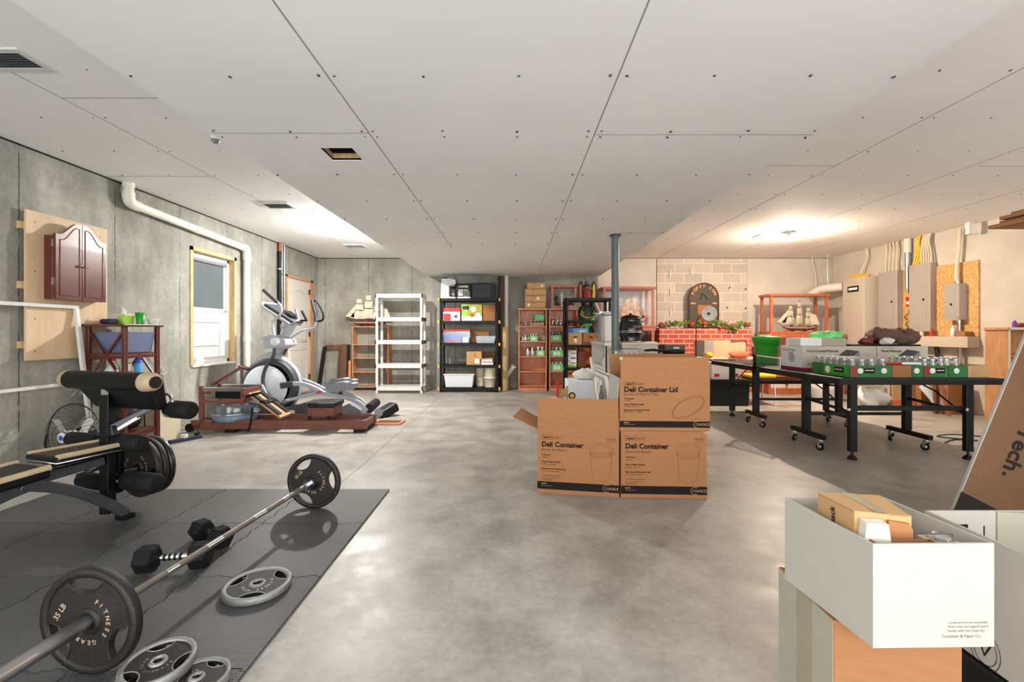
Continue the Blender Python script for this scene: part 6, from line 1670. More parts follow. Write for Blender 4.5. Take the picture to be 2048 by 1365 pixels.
for i, ch in enumerate(s):
    a = R(158 - 136*i/(len(s)-1)); c = Vector((math.cos(a), 0, math.sin(a))); rt = Vector((math.sin(a), 0, -math.cos(a)))
    text_g(ch, .085, Vector((cxp, 9.4185, zc0)) + c*(rr-.095) - rt*.025, rt, c, g, bold=.003)
mk('gold_lettering', g, MT['sign_gold'], t)
mk('carved_figure_mark', G().beam((cxp-.08,9.417,zc0+.09),(cxp-.02,9.417,zc0+.07),.01,.012,(0,1,0)).beam((cxp-.02,9.417,zc0+.07),(cxp-.06,9.417,zc0+.01),.01,.012,(0,1,0)).beam((cxp+.0,9.417,zc0+.07),(cxp+.07,9.417,zc0-.04),.01,.012,(0,1,0)).beam((cxp-.10,9.417,zc0+.0),(cxp-.06,9.417,zc0-.04),.01,.012,(0,1,0)), MT['ink'], t)
mk('gold_bar', G().box(cxp+.17, cxp+.27, 9.417, 9.419, zc0-.13, zc0-.10).box(cxp-.27,cxp-.17,9.417,9.419,zc0-.13,zc0-.10), MT['sign_gold'], t)
mk('copper_panel', G().box(cxp-.13, cxp+.14, 9.412, 9.419, fzt+.30, zc0-.15), MT['card_orange'], t)
mk('dark_panel', G().box(cxp-.13, cxp+.14, 9.412, 9.419, fzt+.02, fzt+.29), MT['redwood'], t)
# garland
t = thing('leaf_garland', 'leafy garland with red flowers draped along the brick mantel top', 'garland', ((fx0+fx1)/2, YFp+.1, fzt))
path = smooth_path([(FX(1337,YFp), YFp+.08, fzt+.06), (FX(1365,YFp), YFp+.06, fzt+.09), (FX(1400,YFp), YFp+.05, fzt+.07), (FX(1430,YFp), YFp+.04, fzt+.09), (FX(1450,YFp), YFp+.02, fzt+.05), (FX(1464,YFp), YFp-.03, fzt-.02), (FX(1478,YFp), YFp+.03, fzt+.06), (FX(1500,YFp), YFp+.07, fzt+.08)], 8)
mk('stem', G().tube(path, .008, 6), MT['leaf'], t)
g = G(); rnd = random.Random(4)
for i in range(520):
    p = rnd.choice(path) + Vector((rnd.uniform(-.05,.05), rnd.uniform(-.06,.05), rnd.uniform(-.05,.06)))
    d = Vector((rnd.uniform(-1,1), rnd.uniform(-1,.3), rnd.uniform(-.5,1))).normalized(); s_ = d.orthogonal().normalized(); nn = d.cross(s_)
    L_ = rnd.uniform(.04,.07); W_ = L_*.4
    if p.z < fzt+.01 and p.y > YFp-.01: p.y = YFp - .02
    g.mat(1 if rnd.random() < .3 else 0)
    g.add([p, p+d*L_*.5+s_*W_+nn*.004, p+d*L_, p+d*L_*.5-s_*W_+nn*.004, p+d*L_*.5-nn*.004], [(0,4,1),(4,2,1),(0,3,4),(4,3,2)], True)
o = mk('leaf', g, [MT['leaf'], MT['leaf_y']], t); o['kind'] = 'stuff'
for q in ((1383,650),(1409,648),(1464,652),(1495,650),(1385,648),(1440,656),(1452,655)):
    mk('red_flower', bump_mesh(G(), PT(q[0], q[1], YFp-.02), .035, q[0], .2, 12), MT['red'], t)
o = mk('pottery_bust', bump_mesh(G(), (FX(1326,9.0), 9.1, fzt+.06), .055, 8, .15, 14, (1.1,1,1.1), fzt+.001), MT['rust']); tag(o, 'small reddish clay lump at the left end of the mantel', 'ornament')
o = mk('candle', G().cyl((FX(1335,9.0), 9.1, fzt+.001), (FX(1335,9.0), 9.1, fzt+.13), .025), MT['cream']); tag(o, 'short cream candle at the left end of the mantel', 'candle')
for k, (a, b, c) in enumerate(((1340,540,554),(1382,538,548),(1341,578,590),(1341,618,629))):
    o = mk('pull_tie', G().cyl(PT(a, c, 9.58), PT(a, b, 9.58), .012, n=10), MT['label_white'])
    tag(o, ['white plug high at the left of the block wall near the ceiling', 'white plug on the block wall above the plaque', 'white plug on the block wall left of the plaque top', 'lowest white plug on the block wall, just above the mantel'][k], 'wall plug', 'white plugs in the block wall')
for k, (a, b) in enumerate(((1458,577),(1490,580),(1453,617),(1490,618))):
    p = PT(a, b, 9.60); o = mk('wall_peg', G().cyl(p, p + Vector((.0,-.05,.02)), .010, n=8), MT['black_met'])
    tag(o, ['dark peg upper left of the four right of the plaque', 'dark peg upper right of the four right of the plaque', 'dark peg lower left of the four right of the plaque', 'dark peg lower right of the four right of the plaque'][k], 'peg', 'dark pegs in the block wall')

# folding side table with boxes
t = thing('side_table', 'low table in front of the brick mantel carrying boxes and cloth', 'table', (3.4, 8.1, 0))
mk('table_top', G().box(2.60, 4.25, 7.80, 8.45, .72, .75), MT['cream'], t, bev=.004)
for x in (2.65, 4.17):
    for y in (7.82, 8.37): mk('leg', G().box(x, x+.03, y, y+.03, 0, .72), MT['darksteel'], t)
t, b = tbox('file_box', 'dark grey file box with a handle slot, left on the side table', 'box', 1330, 1370, 688.5, 714, MT['dk_grey'], Y0=7.80, dep=.35, z=.75)
front_tex(b, 'handle', t, MT['silver_pl'], .42, .72, .70, .86, .004); 
t = thing('wooden_crate', 'box with a pale wooden front panel and grey side on the side table', 'box', (3.6, 8.1, .751))
mk('box_body', G().box(FX(1409,7.85), FX(1427,7.85), 7.85, 8.3, .751, FZ(682,7.85)), MT['grey_cab'], t)
mk('wooden_panel', G().box(FX(1427,7.85), FX(1491,7.85), 7.85, 8.3, .751, FZ(682,7.85)), MT['ply'], t)
mk('red_rim', G().tube(smooth_path([PT(1462,682,7.84), PT(1488,681,7.84), PT(1493,685,7.84), PT(1493,690,7.84)]), .008, 8), MT['dkred'], t)
o = mk('folded_cloth', bump_mesh(G(), (FX(1478,7.8), 7.79, .80), .13, 12, .3, 18, (1.25,.35,.5), .752), MT['cloth_orange']); tag(o, 'crumpled orange cloth in front of the wooden-fronted box', 'cloth')
bpy.data.objects[o.name].location.y = 7.80 - .0
o = mk('duster', bump_mesh(G(), (FX(1425,7.62), 7.60, .80), .06, 14, .3, 14, (1.1,.9,.8), .752), MT['yellow']); tag(o, 'yellow fluffy duster at the left front of the side table', 'cloth')
o.location.y += .17
o = mk('paper_sheet', G().cbox((FX(1400,7.9), 7.95, .757), (.22,.16,.010), Matrix.Rotation(.3,3,'Z')), MT['white_cool']); tag(o, 'white paper lying on the side table left of the yellow duster', 'paper')
o = mk('green_glass', G().lathe([(.02,0),(.03,.09),(.028,.09),(.018,.004),(0,.004)], (FX(1509,9.2), 9.25, fzt-.25), 'Z', 14), MT['green']); bpy.data.objects.remove(o)
t = thing('desk_lamp', 'gooseneck floor lamp with a white dish shade in front of the brick mantel', 'lamp', (FX(1392,7.4), 7.4, 0))
lp = smooth_path([PT(1392,712,7.4)*1.0, PT(1392,665,7.4), PT(1393,645,7.4), PT(1399,635,7.38), PT(1408,630,7.34)])
lp[0].z = 0.03
mk('lamp_stem', G().tube([Vector((FX(1392,7.4),7.4,.02))] + lp[1:], .008, 8), MT['black_met'], t)
mk('lamp_base', G().lathe([(.12,0),(.12,.015),(.02,.03),(0,.03)], (FX(1392,7.4),7.4,0), 'Z', 24), MT['black_met'], t)
sc = PT(1418, 628, 7.28); dirn = Vector((-.25,-1,-.05)).normalized(); Mq = dirn.to_track_quat('Z', 'Y').to_matrix()
mk('lamp_shade', G().lathe([(.02,-.06),(.06,-.045),(.10,-.01),(.115,.03),(.111,.03),(.097,-.005),(.058,-.038),(.0,-.05)], (0,0,0), 'Z', 30, M=Mq).xf(Matrix.Translation(sc)), MT['white'], t)
mk('lamp_socket', G().cyl(sc + dirn*-.045, sc + dirn*-.0, .02), MT['black_pl'], t)

# storage under / beside
t = thing('storage_bin', 'white and red printed bin standing on the black bin beside the games table', 'bin', (3.4, 7.2, .3))
q0, q1 = FX(1424,7.3), FX(1486,7.3)
t2 = thing('storage_bin', 'large black plastic bin on the floor left of the games table', 'bin', (3.5, 7.4, 0))
mk('bin_body', taper_bin(G(), FX(1420,7.3), FX(1500,7.3), 7.30, 7.68, .0, .40, .06), MT['black_pl'], t2)
mk('lid', G().box(FX(1419,7.3), FX(1501,7.3), 7.29, 7.69, .40, .43), MT['charcoal'], t2, bev=.006)
mk('bin_body', taper_bin(G(), q0, q1, 7.32, 7.66, .432, .70, .07), MT['label_white'], t)
mk('red_panel', G().box(q0+.05, q0+.13, 7.328, 7.332, .47, .66).box(q1-.16,q1-.06,7.328,7.332,.47,.66), MT['red'], t)
t = thing('folding_chair', 'metal folding chair with a yellow cushion behind the games table', 'chair', (4.1, 7.5, 0))
mk('seat_cushion', G().box(3.85, 4.26, 7.36, 7.72, .44, .50), MT['yellow'], t, bev=.02)
mk('seat', G().box(3.85, 4.26, 7.36, 7.74, .415, .438), MT['darksteel'], t)
for x in (3.87, 4.23):
    for y, yy in ((7.38, 7.34), (7.70, 7.76)): mk('leg', G().tube([(x, yy, .0), (x, y, .415)], .011, 8), MT['chrome'], t)
mk('backrest', G().box(3.88, 4.22, 7.735, 7.755, .55, .70), MT['orange'], t, bev=.005)
mk('back_upright', G().tube([(3.87,7.745,.44),(3.87,7.745,.72)], .010, 8).tube([(4.23,7.745,.44),(4.23,7.745,.72)], .010, 8), MT['chrome'], t)
o = mk('toy_strip', G().beam(FL(1432,791)+Vector((0,0,.01)), FL(1456,797)+Vector((0,0,.01)), .05, .02), MT['purple']); tag(o, 'purple strip lying on the floor near the black bin', 'toy')

# low red bookcase with glass case and ship
bx0, bx1, by0, by1 = FX(1541,8.75)-.05, FX(1657,8.75)+.30, 8.72, 9.20
bz = FZ(668, 8.75)
t = thing('bookcase', 'low wide cherry bookcase full of papers under the right glass ship case', 'bookcase', ((bx0+bx1)/2, 9.0, 0))
for x in (bx0, bx1-.03): mk('side_panel', G().box(x, x+.03, by0, by1, 0, bz-.04), MT['case'], t)
mk('top_panel', G().box(bx0-.02, bx1+.02, by0-.02, by1+.01, bz-.075, bz-.002), MT['case'], t, bev=.006)
mk('back_panel', G().box(bx0+.03, bx1-.03, by1-.012, by1, 0, bz-.075), MT['cherry'], t)
mk('plinth', G().box(bx0+.03, bx1-.03, by0+.005, by0+.03, 0, .09), MT['case'], t)
for z in (.11, .36, .72): mk('shelf', G().box(bx0+.03, bx1-.03, by0+.005, by1-.012, z-.022, z), MT['case'], t)
rnd = random.Random(2)
for sz, nm in ((.11, 'bottom'), (.36, 'middle')):
    x = bx0 + .06; k = 0
    while x < bx1 - .34:
        w = rnd.uniform(.20,.30); n = rnd.randint(3,5); z = sz + .001
        for j in range(n):
            th = rnd.uniform(.018,.032); m = rnd.choice(['label_white','paper','card_orange','red','cream','card_light'])
            jt = thing('book', '%s item from the bottom of the %s pile from the left, %s shelf, low bookcase' % (ORD[j], ORD[k], nm), 'book', (x+w/2, by0+.17, z), 0, 'books on the %s shelf of the low cherry bookcase' % nm)
            dx = rnd.uniform(-.01,.01)
            mk('cover', G().box(x+dx, x+w+dx, by0+.05, by0+.30, z, z+.003).box(x+dx, x+w+dx, by0+.05, by0+.30, z+th-.003, z+th).box(x+dx, x+.003+dx, by0+.05, by0+.30, z+.003, z+th-.003), MT[m], jt)
            mk('pages', G().box(x+.004+dx, x+w-.006+dx, by0+.053, by0+.297, z+.0032, z+th-.0032), MT['paper'], jt)
            z += th + .0005
        x += w + .04; k += 1
rc = glass_case('wide cherry glass case with a cream-sailed ship on the low bookcase at right', FX(1541,8.75), FX(1657,8.75), 8.75, 9.12, bz, FZ(588,8.75), .045)
ship('model_ship', 'model ship with cream sails in the glass case at the right of the mantel', FX(1600,8.9), 8.93, bz+.047, .66, .62, 'sail', 1, 3)
o = mk('paper_sheet', G().cbox((FX(1522,8.6), 8.62, .722+.0), (.2,.12,.02)), MT['label_white']); bpy.data.objects.remove(o)

# ---------------------------------------------------------------- games table
TX0, TX1, TY0, TY1 = 3.005, 4.53, 4.18, 6.92
t = thing('games_table', 'black table-tennis table on castors loaded with boxes and jar cartons', 'table', ((TX0+TX1)/2, (TY0+TY1)/2, 0))
ym = (TY0+TY1)/2
for a, b in ((TY0, ym-.006), (ym+.006, TY1)):
    hf = mk('table_half', G().box(TX0, TX1, a, b, .741, .76), MT['top_dark'] if 'top_dark' in MT else MT['charcoal'], t)
    g = G().box(TX0, TX1, a, a+.022, .70, .741).box(TX0, TX1, b-.022, b, .70, .741).box(TX0, TX0+.022, a+.022, b-.022, .70, .741).box(TX1-.022, TX1, a+.022, b-.022, .70, .741)
    mk('apron', g, MT['black_met'], hf)
    mk('edge_line', G().box(TX0+.001, TX0+.02, a, b, .7602, .7606).box(TX1-.02, TX1-.001, a, b, .7602, .7606), MT['label_white'], hf)
def leg_end(x, y):
    l = mk('leg', G().box(x-.035, x+.035, y-.022, y+.022, .075, .70), MT['black_met'], t, bev=.004)
    mk('levelling_foot', G().lathe([(.04,0),(.04,.012),(.022,.035),(.010,.042),(.010,.075)], (x,y,0), 'Z', 18), MT['black_pl'], l)
for x in (3.156, 4.235):
    leg_end(x, 4.24); 
for x in (3.10, 4.43): leg_end(x, 6.45)
def caster_leg(x, y, y0, y1):
    l = mk('leg', G().box(x-.035, x+.035, y-.028, y+.028, .16, .70), MT['black_met'], t, bev=.004)
    mk('caster_bar', G().box(x-.022, x+.022, y0, y1, .115, .160), MT['black_met'], l, bev=.003)
    for yy, sp in ((y0+.05, .5), (y1-.05, -.9)):
        c = Vector((x, yy, 0)); 
        mk('caster_fork', G().cyl(c + Vector((0,0,.095)), c + Vector((0,0,.115)), .022).beam(c + Vector((-.022,0,.10)), c + Vector((-.022,.015,.035)), .004, .03).beam(c + Vector((.022,0,.10)), c + Vector((.022,.015,.035)), .004, .03), MT['chrome'], l)
        Rm = Matrix.Translation(c + Vector((0,.015,.036))) @ Matrix.Rotation(sp, 4, 'Z')
        mk('caster_wheel', G().lathe([(.018,-.013),(.032,-.013),(.036,-.008),(.036,.008),(.032,.013),(.018,.013)], (0,0,0), 'X', 22).xf(Rm), MT['rubber'], l)
        mk('wheel_hub', G().lathe([(.0,-.014),(.020,-.013),(.020,.013),(0,.014)], (0,0,0), 'X', 18).xf(Rm), MT['steel'], l)
for x in (3.075, 4.13): caster_leg(x, 4.78, 4.50, 5.02)
for x in (3.10, 4.16): caster_leg(x, 5.82, 5.60, 6.05)
g = G().beam((3.156,4.25,.475),(4.235,4.25,.475),.03,.045).beam((3.10,6.45,.475),(4.43,6.45,.475),.03,.04); mk('cross_rail', g, MT['black_met'], t)
g = G().beam((3.075,4.78,.33),(4.13,4.78,.33),.025,.03).beam((3.10,5.82,.33),(4.16,5.82,.33),.025,.03).beam((3.10,5.82,.56),(4.16,5.82,.56),.02,.02); mk('cross_rail', g, MT['black_met'], t)
for x, xb in ((3.156, 3.09), (4.235, 4.14)):
    mk('fold_strut', G().beam((x-.03,4.25,.44),(xb-.02,4.80,.50),.012,.028), MT['black_met'], t)
    mk('brace_rod', G().tube([(x-.02,4.27,.42),(x-.06,4.5,.60),(x-.08,4.75,.70)], .008, 6), MT['darksteel'], t)
for x, xb in ((3.10, 3.12), (4.43, 4.20)):
    mk('fold_strut', G().beam((x,6.43,.44),(xb,5.84,.50),.012,.028), MT['black_met'], t)
    mk('brace_rod', G().tube([(x,6.42,.42),(x-.02,6.2,.58),(x-.02,6.0,.70)], .008, 6), MT['darksteel'], t)
mk('frame_bolt', G().cyl((3.10,4.215,.47),(3.10,4.20,.47),.014).cyl((4.19,4.215,.47),(4.19,4.20,.47),.014), MT['chrome'], t)
# net
nt_ = thing('table_net', 'sagging table-tennis net with a black post at the left side of the table', 'net', (2.97, 5.4, .761))
mk('net_post', G().box(2.93, 2.955, 5.54, 5.57, .70, .92).box(2.93, 3.06, 5.53, 5.58, .762, .775).box(2.93,2.945,5.53,5.58,.69,.775), MT['black_met'], nt_)
g = G(); A = Vector((2.96,5.55,0)); B_ = Vector((3.06,5.22,0))
mk('net_tape', G().beam(A + Z*.905, B_ + Z*.885, .006, .014), MT['cream'], nt_)
for i in range(25):
    p = A.lerp(B_, i/24); g.beam(p + Z*.765, p + Z*(.90 - .02*i/24), .0015, .0015)
for i in range(10): g.beam(A + Z*(.77 + .0135*i), B_ + Z*(.765 + .0122*i), .0015, .0015)
mk('net_mesh', g, MT['dk_grey'], nt_)
mk('end_rod', G().cyl(B_ + Z*.763, B_ + Z*.895, .009), MT['steel'], nt_)
# green bucket
gx, gy = FX(1533, 6.2), 6.2
t = thing('bucket', 'tall bright green bucket with a rim and lid on the games table', 'bucket', (gx, gy, .761))
r_ = .178; hb = .37
mk('bucket_body', G().lathe([(r_*.74,0),(r_*.84,hb*.62),(r_*.90,hb*.72),(r_*.94,hb*.74),(r_*1.0,hb*.90),(r_*1.02,hb*.92)], (gx,gy,.761), 'Z', 40), MT['green'], t)
mk('bucket_lid', G().lathe([(r_*1.03,hb*.90),(r_*1.03,hb*.95),(r_*.9,hb),(r_*.4,hb*1.01),(0,hb*1.01)], (gx,gy,.761), 'Z', 40), MT['green'], t)
mk('bucket_seam', G().ring((gx,gy,.761+hb*.50), r_*.82, .003, n=40), MT['green_dk'], t)
mk('paddle', G().cbox((gx-.03, gy, .761+hb*1.04), (.16,.05,.018)), MT['label_white'], t)
# food warmer boxes
def warmer(label, x0, x1, y0, y1, words, left=False):
    t = thing('appliance_box', label, 'box', ((x0+x1)/2, (y0+y1)/2, .761)); z1_ = 1.03; H_ = z1_-.761; W_ = x1-x0
    mk('carton', G().box(x0, x1, y0, y1, .761, z1_), MT['beige_cab'], t, bev=.002)
    mk('red_band', G().box(x0-.0008, x1, y0-.0012, y0, .761, .761+H_*.11).box(x0-.0012, x0, y0, y1, .761, .761+H_*.11), MT['dkred'], t)
    mk('title_text', text_g(words, .038, (x0+.05, y0-.002, z1_-.065), (1,0,0), (0,0,1), bold=.0008), MT['ink'], t)
    mk('small_text', text_g('Calentador de alimentos', .014, (x0+.05, y0-.002, z1_-.022), (1,0,0), (0,0,1)), MT['ink_grey'], t)
    px_ = x0 + W_*.62; pz = .761 + H_*.42
    mk('picture', G().prism([(px_-.10,pz-.005),(px_+.06,pz-.04),(px_+.13,pz+.04),(px_+.12,pz+.10),(px_-.02,pz+.12),(px_-.12,pz+.05)], y0-.002, y0-.001, lambda u, v, w: (u, w, v)), MT['grey_pl'], t)
    mk('picture_lid', G().prism([(px_-.12,pz+.05),(px_+.03,pz+.03),(px_+.12,pz+.10),(px_-.02,pz+.12)], y0-.0026, y0-.002, lambda u, v, w: (u, w, v)), MT['dk_grey'], t)
    if left:
        mk('white_side', G().box(x0-.001, x0, y0+.004, y1, .761+H_*.11, z1_), MT['white_cool'], t)
        mk('side_title', text_g(words, .028, (x0-.0025, y1-.02, z1_-.055), (0,-1,0), (0,0,1), bold=.0006), MT['ink_grey'], t)
        mk('side_picture', G().prism([(y1-.16,.86),(y1-.24,.84),(y1-.27,.90),(y1-.24,.96),(y1-.18,.965),(y1-.14,.93)][::-1], x0-.0025, x0-.0012, lambda u, v, w: (w, u, v)), MT['silver_pl'], t)
    g = text_g('Avantco', .045, (x0+.05, y0-.002, .761+H_*.2), (1,0,0), (0,0,1), italic=.3); mk('script_text', g, MT['ink'], t)
    return t
warmer('long white and brown food warmer box at the left on the games table', 3.205, 4.03, 5.05, 5.45, 'Food Cooker/Warmer', True)
warmer('brown food warmer box at the right on the games table, beside the first', 4.035, 4.60, 5.05, 5.45, 'Food Warmer')
t = thing('produce_tray', 'white and brown printed tray box lying on the left food warmer box', 'box', (3.5, 5.25, 1.032))
mk('tray_body', G().box(FX(1601,5.14), FX(1692,5.14), 5.14, 5.42, 1.032, 1.118), MT['white_cool'], t, bev=.002)
mk('brown_panel', G().box(FX(1643,5.14), FX(1692,5.14)+.001, 5.1385, 5.1395, 1.032, 1.118), MT['grey_cab'], t)
g = G()
for p_ in (1650, 1665, 1682): g.cyl((FX(p_,5.14), 5.138, 1.075), (FX(p_,5.14), 5.137, 1.075), .018, n=14)
mk('fruit_picture', g, MT['leaf_y'], t)
o = mk('plastic_bag', bump_mesh(G(), (FX(1658,5.25), 5.27, 1.135), .10, 31, .35, 22, (1.75,.9,.55), 1.120), MT['green_lt']); tag(o, 'green and white plastic bag lying on the printed tray box', 'bag')
o = mk('black_tray', G().box(FX(1702,5.1), FX(1842,5.1), 5.10, 5.40, 1.031, 1.048), MT['black_pl'], bev=.004); tag(o, 'flat black tray lying on the right food warmer box', 'tray')
o = mk('jacket', bump_mesh(G(), (FX(1765,5.2), 5.22, 1.13), .13, 41, .4, 26, (1.15,.8,.75), 1.05), MT['cloth_brown']); tag(o, 'crumpled brown cloth heap on the black tray', 'cloth')
o = mk('cushion', bump_mesh(G(), (FX(1812,5.2), 5.22, 1.125), .12, 44, .3, 22, (1.1,.8,.75), 1.05), MT['cloth_brown']); tag(o, 'dark brown folded cloth at the right on the black tray', 'cloth')
o = mk('plush_mask', bump_mesh(G(), (FX(1778,5.05), 5.075, 1.085), .06, 47, .2, 18, (1.3,.6,.65), 1.05), MT['bag_white']); tag(o, 'white cloth piece with a dark loop in front of the brown heap', 'cloth')
o = mk('cord_heap', bump_mesh(G(), (FX(1728,5.2), 5.16, 1.085), .07, 49, .4, 16, (1.2,.7,.6), 1.05), MT['redwood']); tag(o, 'small dark brown bundle at the left end of the black tray', 'bundle')
# jar cartons along the near edge
def mason(label, x0, x1, y0, y1, m, nx, ny, jl, grp, style, fill=None, h=.112):
    t = thing('jar_carton', label, 'carton', ((x0+x1)/2, (y0+y1)/2, .761)); z = .761; th = .004
    g = G().box(x0, x1, y0, y1, z, z+.004)
    for q in ((x0,x1,y0,y0+th),(x0,x1,y1-th,y1),(x0,x0+th,y0+th,y1-th),(x1-th,x1,y0+th,y1-th)): g.box(q[0],q[1],q[2],q[3],z+.004,z+h)
    mk('tray', g, MT[m], t); W_ = x1-x0
    if style:
        f = y0 - .0012
        if W_ > .2:
            mk('jar_picture', G().box(x0+W_*.02, x0+W_*.24, f, y0, z+.01, z+h*.9), MT['jar_red'], t)
            cxx = x0+W_*.36
            mk('label_plate', G().box(x0+W_*.50, x0+W_*.86, f, y0, z+h*.35, z+h*.78), MT['ink'], t)
            mk('printed_text', text_g('MASON JARS', W_*.052, (x0+W_*.525, f-.0005, z+h*.55), (1,0,0), (0,0,1), bold=.0008), MT['label_white'], t)
        else: cxx = x0 + W_*.42
        mk('round_logo', G().cyl((cxx, y0, z+h*.55), (cxx, f-.0004, z+h*.55), .026, n=20), MT['label_white'], t)
    if nx: 
        for i in range(nx):
            for j in range(ny): jar(jl % (ORD[i] if nx > 1 else 'only', ORD[j]), x0 + W_*(i+.5)/nx, y0 + (y1-y0)*(j+.5)/ny, z+.005, min(.040, W_/nx*.46), .175, fill, 'steel', grp)
    return t
G0 = 'glass jars in the cartons on the games table'
a1_ = mason('green jar carton at the left corner of the games table, labelled on two sides', 3.15, 3.42, 4.26, 4.80, 'green_dk', 3, 6, 'jar in the %s column from the left, %s row back, left corner carton', 'jars in the left corner carton', 1)
x0 = 3.15 - .0012
mk('lit_side', G().box(x0, x0+.0008, 4.27, 4.62, .763, .87), MT['green'], a1_)  # left face painted brighter green for the light falling on it
mk('side_plate', G().box(x0-.0006, x0, 4.34, 4.47, .80, .85), MT['ink'], a1_)
mk('side_text', text_g('MASON JARS', .017, (x0-.0012, 4.46, .82), (0,-1,0), (0,0,1), bold=.0006), MT['label_white'], a1_)
mk('side_logo', G().cyl((x0, 4.56, .815), (x0-.001, 4.56, .815), .035, n=20), MT['label_white'], a1_)
mason('small green jar carton second from the left on the games table', 3.425, 3.55, 4.27, 4.72, 'green_dk', 1, 5, 'jar in the %s column, %s row back, second green carton on table', 'jars in the second carton', 1)
mason('plain brown carton between green jar cartons on the games table', 3.555, 3.735, 4.27, 4.60, 'card', 0, 0, '', '', 0)
mason('dark green carton right of the plain brown carton on the games table', 3.74, 3.845, 4.27, 4.60, 'green_dk', 0, 0, '', '', 1)
mason('green jar carton in the right group on the games table', 3.85, 4.08, 4.27, 4.72, 'green_dk', 3, 5, 'jar in the %s column from the left, %s row back, right group of jars', 'jars in the right group', 1)
mason('narrow green jar carton next to the rightmost brown carton', 4.085, 4.26, 4.27, 4.60, 'green_dk', 2, 2, 'jar in the %s column, %s row back, narrow green carton beside the rightmost carton', 'jars in the narrow green carton', 1, 'purple')
mason('rightmost brown carton on the games table, jar lids inside', 4.265, 4.46, 4.27, 4.55, 'card_light', 0, 0, '', '', 0)
o = mk('marker', G().cyl((3.60,4.40,.885),(3.72,4.36,.885),.012,n=12).mat(1).cyl((3.72,4.36,.885),(3.86,4.31,.885),.012,n=12), [MT['red'], MT['label_white']]); tag(o, 'long red and white brush lying across the plain brown carton', 'brush')

# ---------------------------------------------------------------- behind and under the table, right wall
def floor_bag(label, px, py, Y, r, seed, m, sc_=(1,1,1), name='trash_bag'):
    o = mk(name, bump_mesh(G(), (FX(px,Y), Y, r*sc_[2]*.9), r, seed, .28, 24, sc_, .001), MT[m]); tag(o, label, 'bag'); return o
floor_bag('white plastic bag stuffed with yellow and dark things on the floor behind the table', 1742, 790, 7.2, .22, 51, 'bag_white', (1.05,.8,.85))
o = mk('toy_heap', bump_mesh(G(), (FX(1742,7.1), 7.10, .40), .12, 52, .45, 20, (1.5,.8,.55)), MT['cream']); tag(o, 'cream and brown cloth sticking out of the white bag under the table', 'cloth')
t = thing('waste_bin', 'round white plastic basin on the floor behind the table', 'basin', (FX(1650,7.9), 7.9, 0))
mk('bin_body', G().lathe([(.16,0),(.23,.20),(.26,.34),(.255,.34),(.222,.20),(.15,.008),(0,.008)], (FX(1652,7.9), 7.95, 0), 'Z', 30), MT['white_pl'], t)
mk('rim', G().ring((FX(1652,7.9), 7.95, .34), .26, .010, n=36), MT['white'], t)
def rbox(name, label, cat, px0, px1, py0, py1, m, Y0, dep, z0=0, bev=.004):
    o = mk(name, G().box(FX(px0,Y0), FX(px1,Y0), Y0, Y0+dep, z0, FZ(py0,Y0)), MT[m], bev=bev); tag(o, label, cat); return o
rbox('board', 'pale panel with an orange strip standing behind the table middle legs', 'board', 1785, 1832, 769, 812, 'card_light', 7.0, .05)
mk_ = mk('orange_strip', G().box(FX(1785,6.99), FX(1832,6.99), 6.985, 6.992, .08, .14), MT['orange']); tag(mk_, 'orange strip along the foot of the pale panel behind the table', 'board')
rbox('carton', 'brown carton on the floor behind the table, right of the orange strip', 'box', 1842, 1868, 771, 812, 'card', 6.9, .30)
t = leaner(PT(1845,770,6.75), PT(1885,815,6.60), .13, .02, MT['white_cool'], 'blue-white sheet leaning among the brown cartons behind the table', 'foam_board')
rbox('carton', 'brown carton on the floor behind the table, nearest the right leg', 'box', 1896, 1928, 768, 815, 'card', 6.55, .28)
rbox('wood_board', 'narrow dark board standing between the brown cartons behind the table', 'board', 1872, 1880, 768, 812, 'plank', 6.6, .05)
leaner((FX(1884,6.45),6.47,.45), (FX(1894,6.45),6.42,.0), .05, .02, MT['card_orange'], 'orange-brown slat leaning beside the narrow dark board')
rbox('white_panel', 'white board standing at the right of the brown cartons behind the table', 'board', 1929, 1940, 768, 815, 'white', 6.55, .20)

t = thing('utility_cabinet', 'tall beige metal cabinet standing on the floor against the right wall', 'cabinet', (6.53, 8.58, 0))
mk('cabinet_body', G().box(6.405, 6.668, 8.315, 8.858, 0, 2.22), MT['beige_cab'], t, bev=.008)
mk('display_window', G().box(6.400, 6.404, 8.44, 8.72, 1.95, 2.06), MT['ink'], t)
mk('display_plate', G().box(6.397, 6.400, 8.47, 8.69, 1.985, 2.03), MT['label_white'], t)
mk('base_strip', G().box(6.40, 6.404, 8.32, 8.85, .0, .06), MT['card_orange'], t)
o = mk('junction_box', G().box(6.44, 6.60, 8.45, 8.68, 2.222, 2.28), MT['yellow']); tag(o, 'small yellow box on top of the tall beige cabinet', 'box')
cord('cable', [(6.52,8.56,2.28),(6.55,8.52,2.42),(6.57,8.45,2.58),(6.56,8.46,ZC-.002)], .014, MT['cream'], 'cream cable rising from the yellow box to the ceiling', 'cable')
t = thing('osb_board', 'large orange strand board fixed to the right wall behind the electrical panels', 'board', (6.65, 7.4, 1.13))
mk('panel', G().box(6.645, 6.669, 6.505, 8.25, 1.128, 2.225), MT['osb'], t)
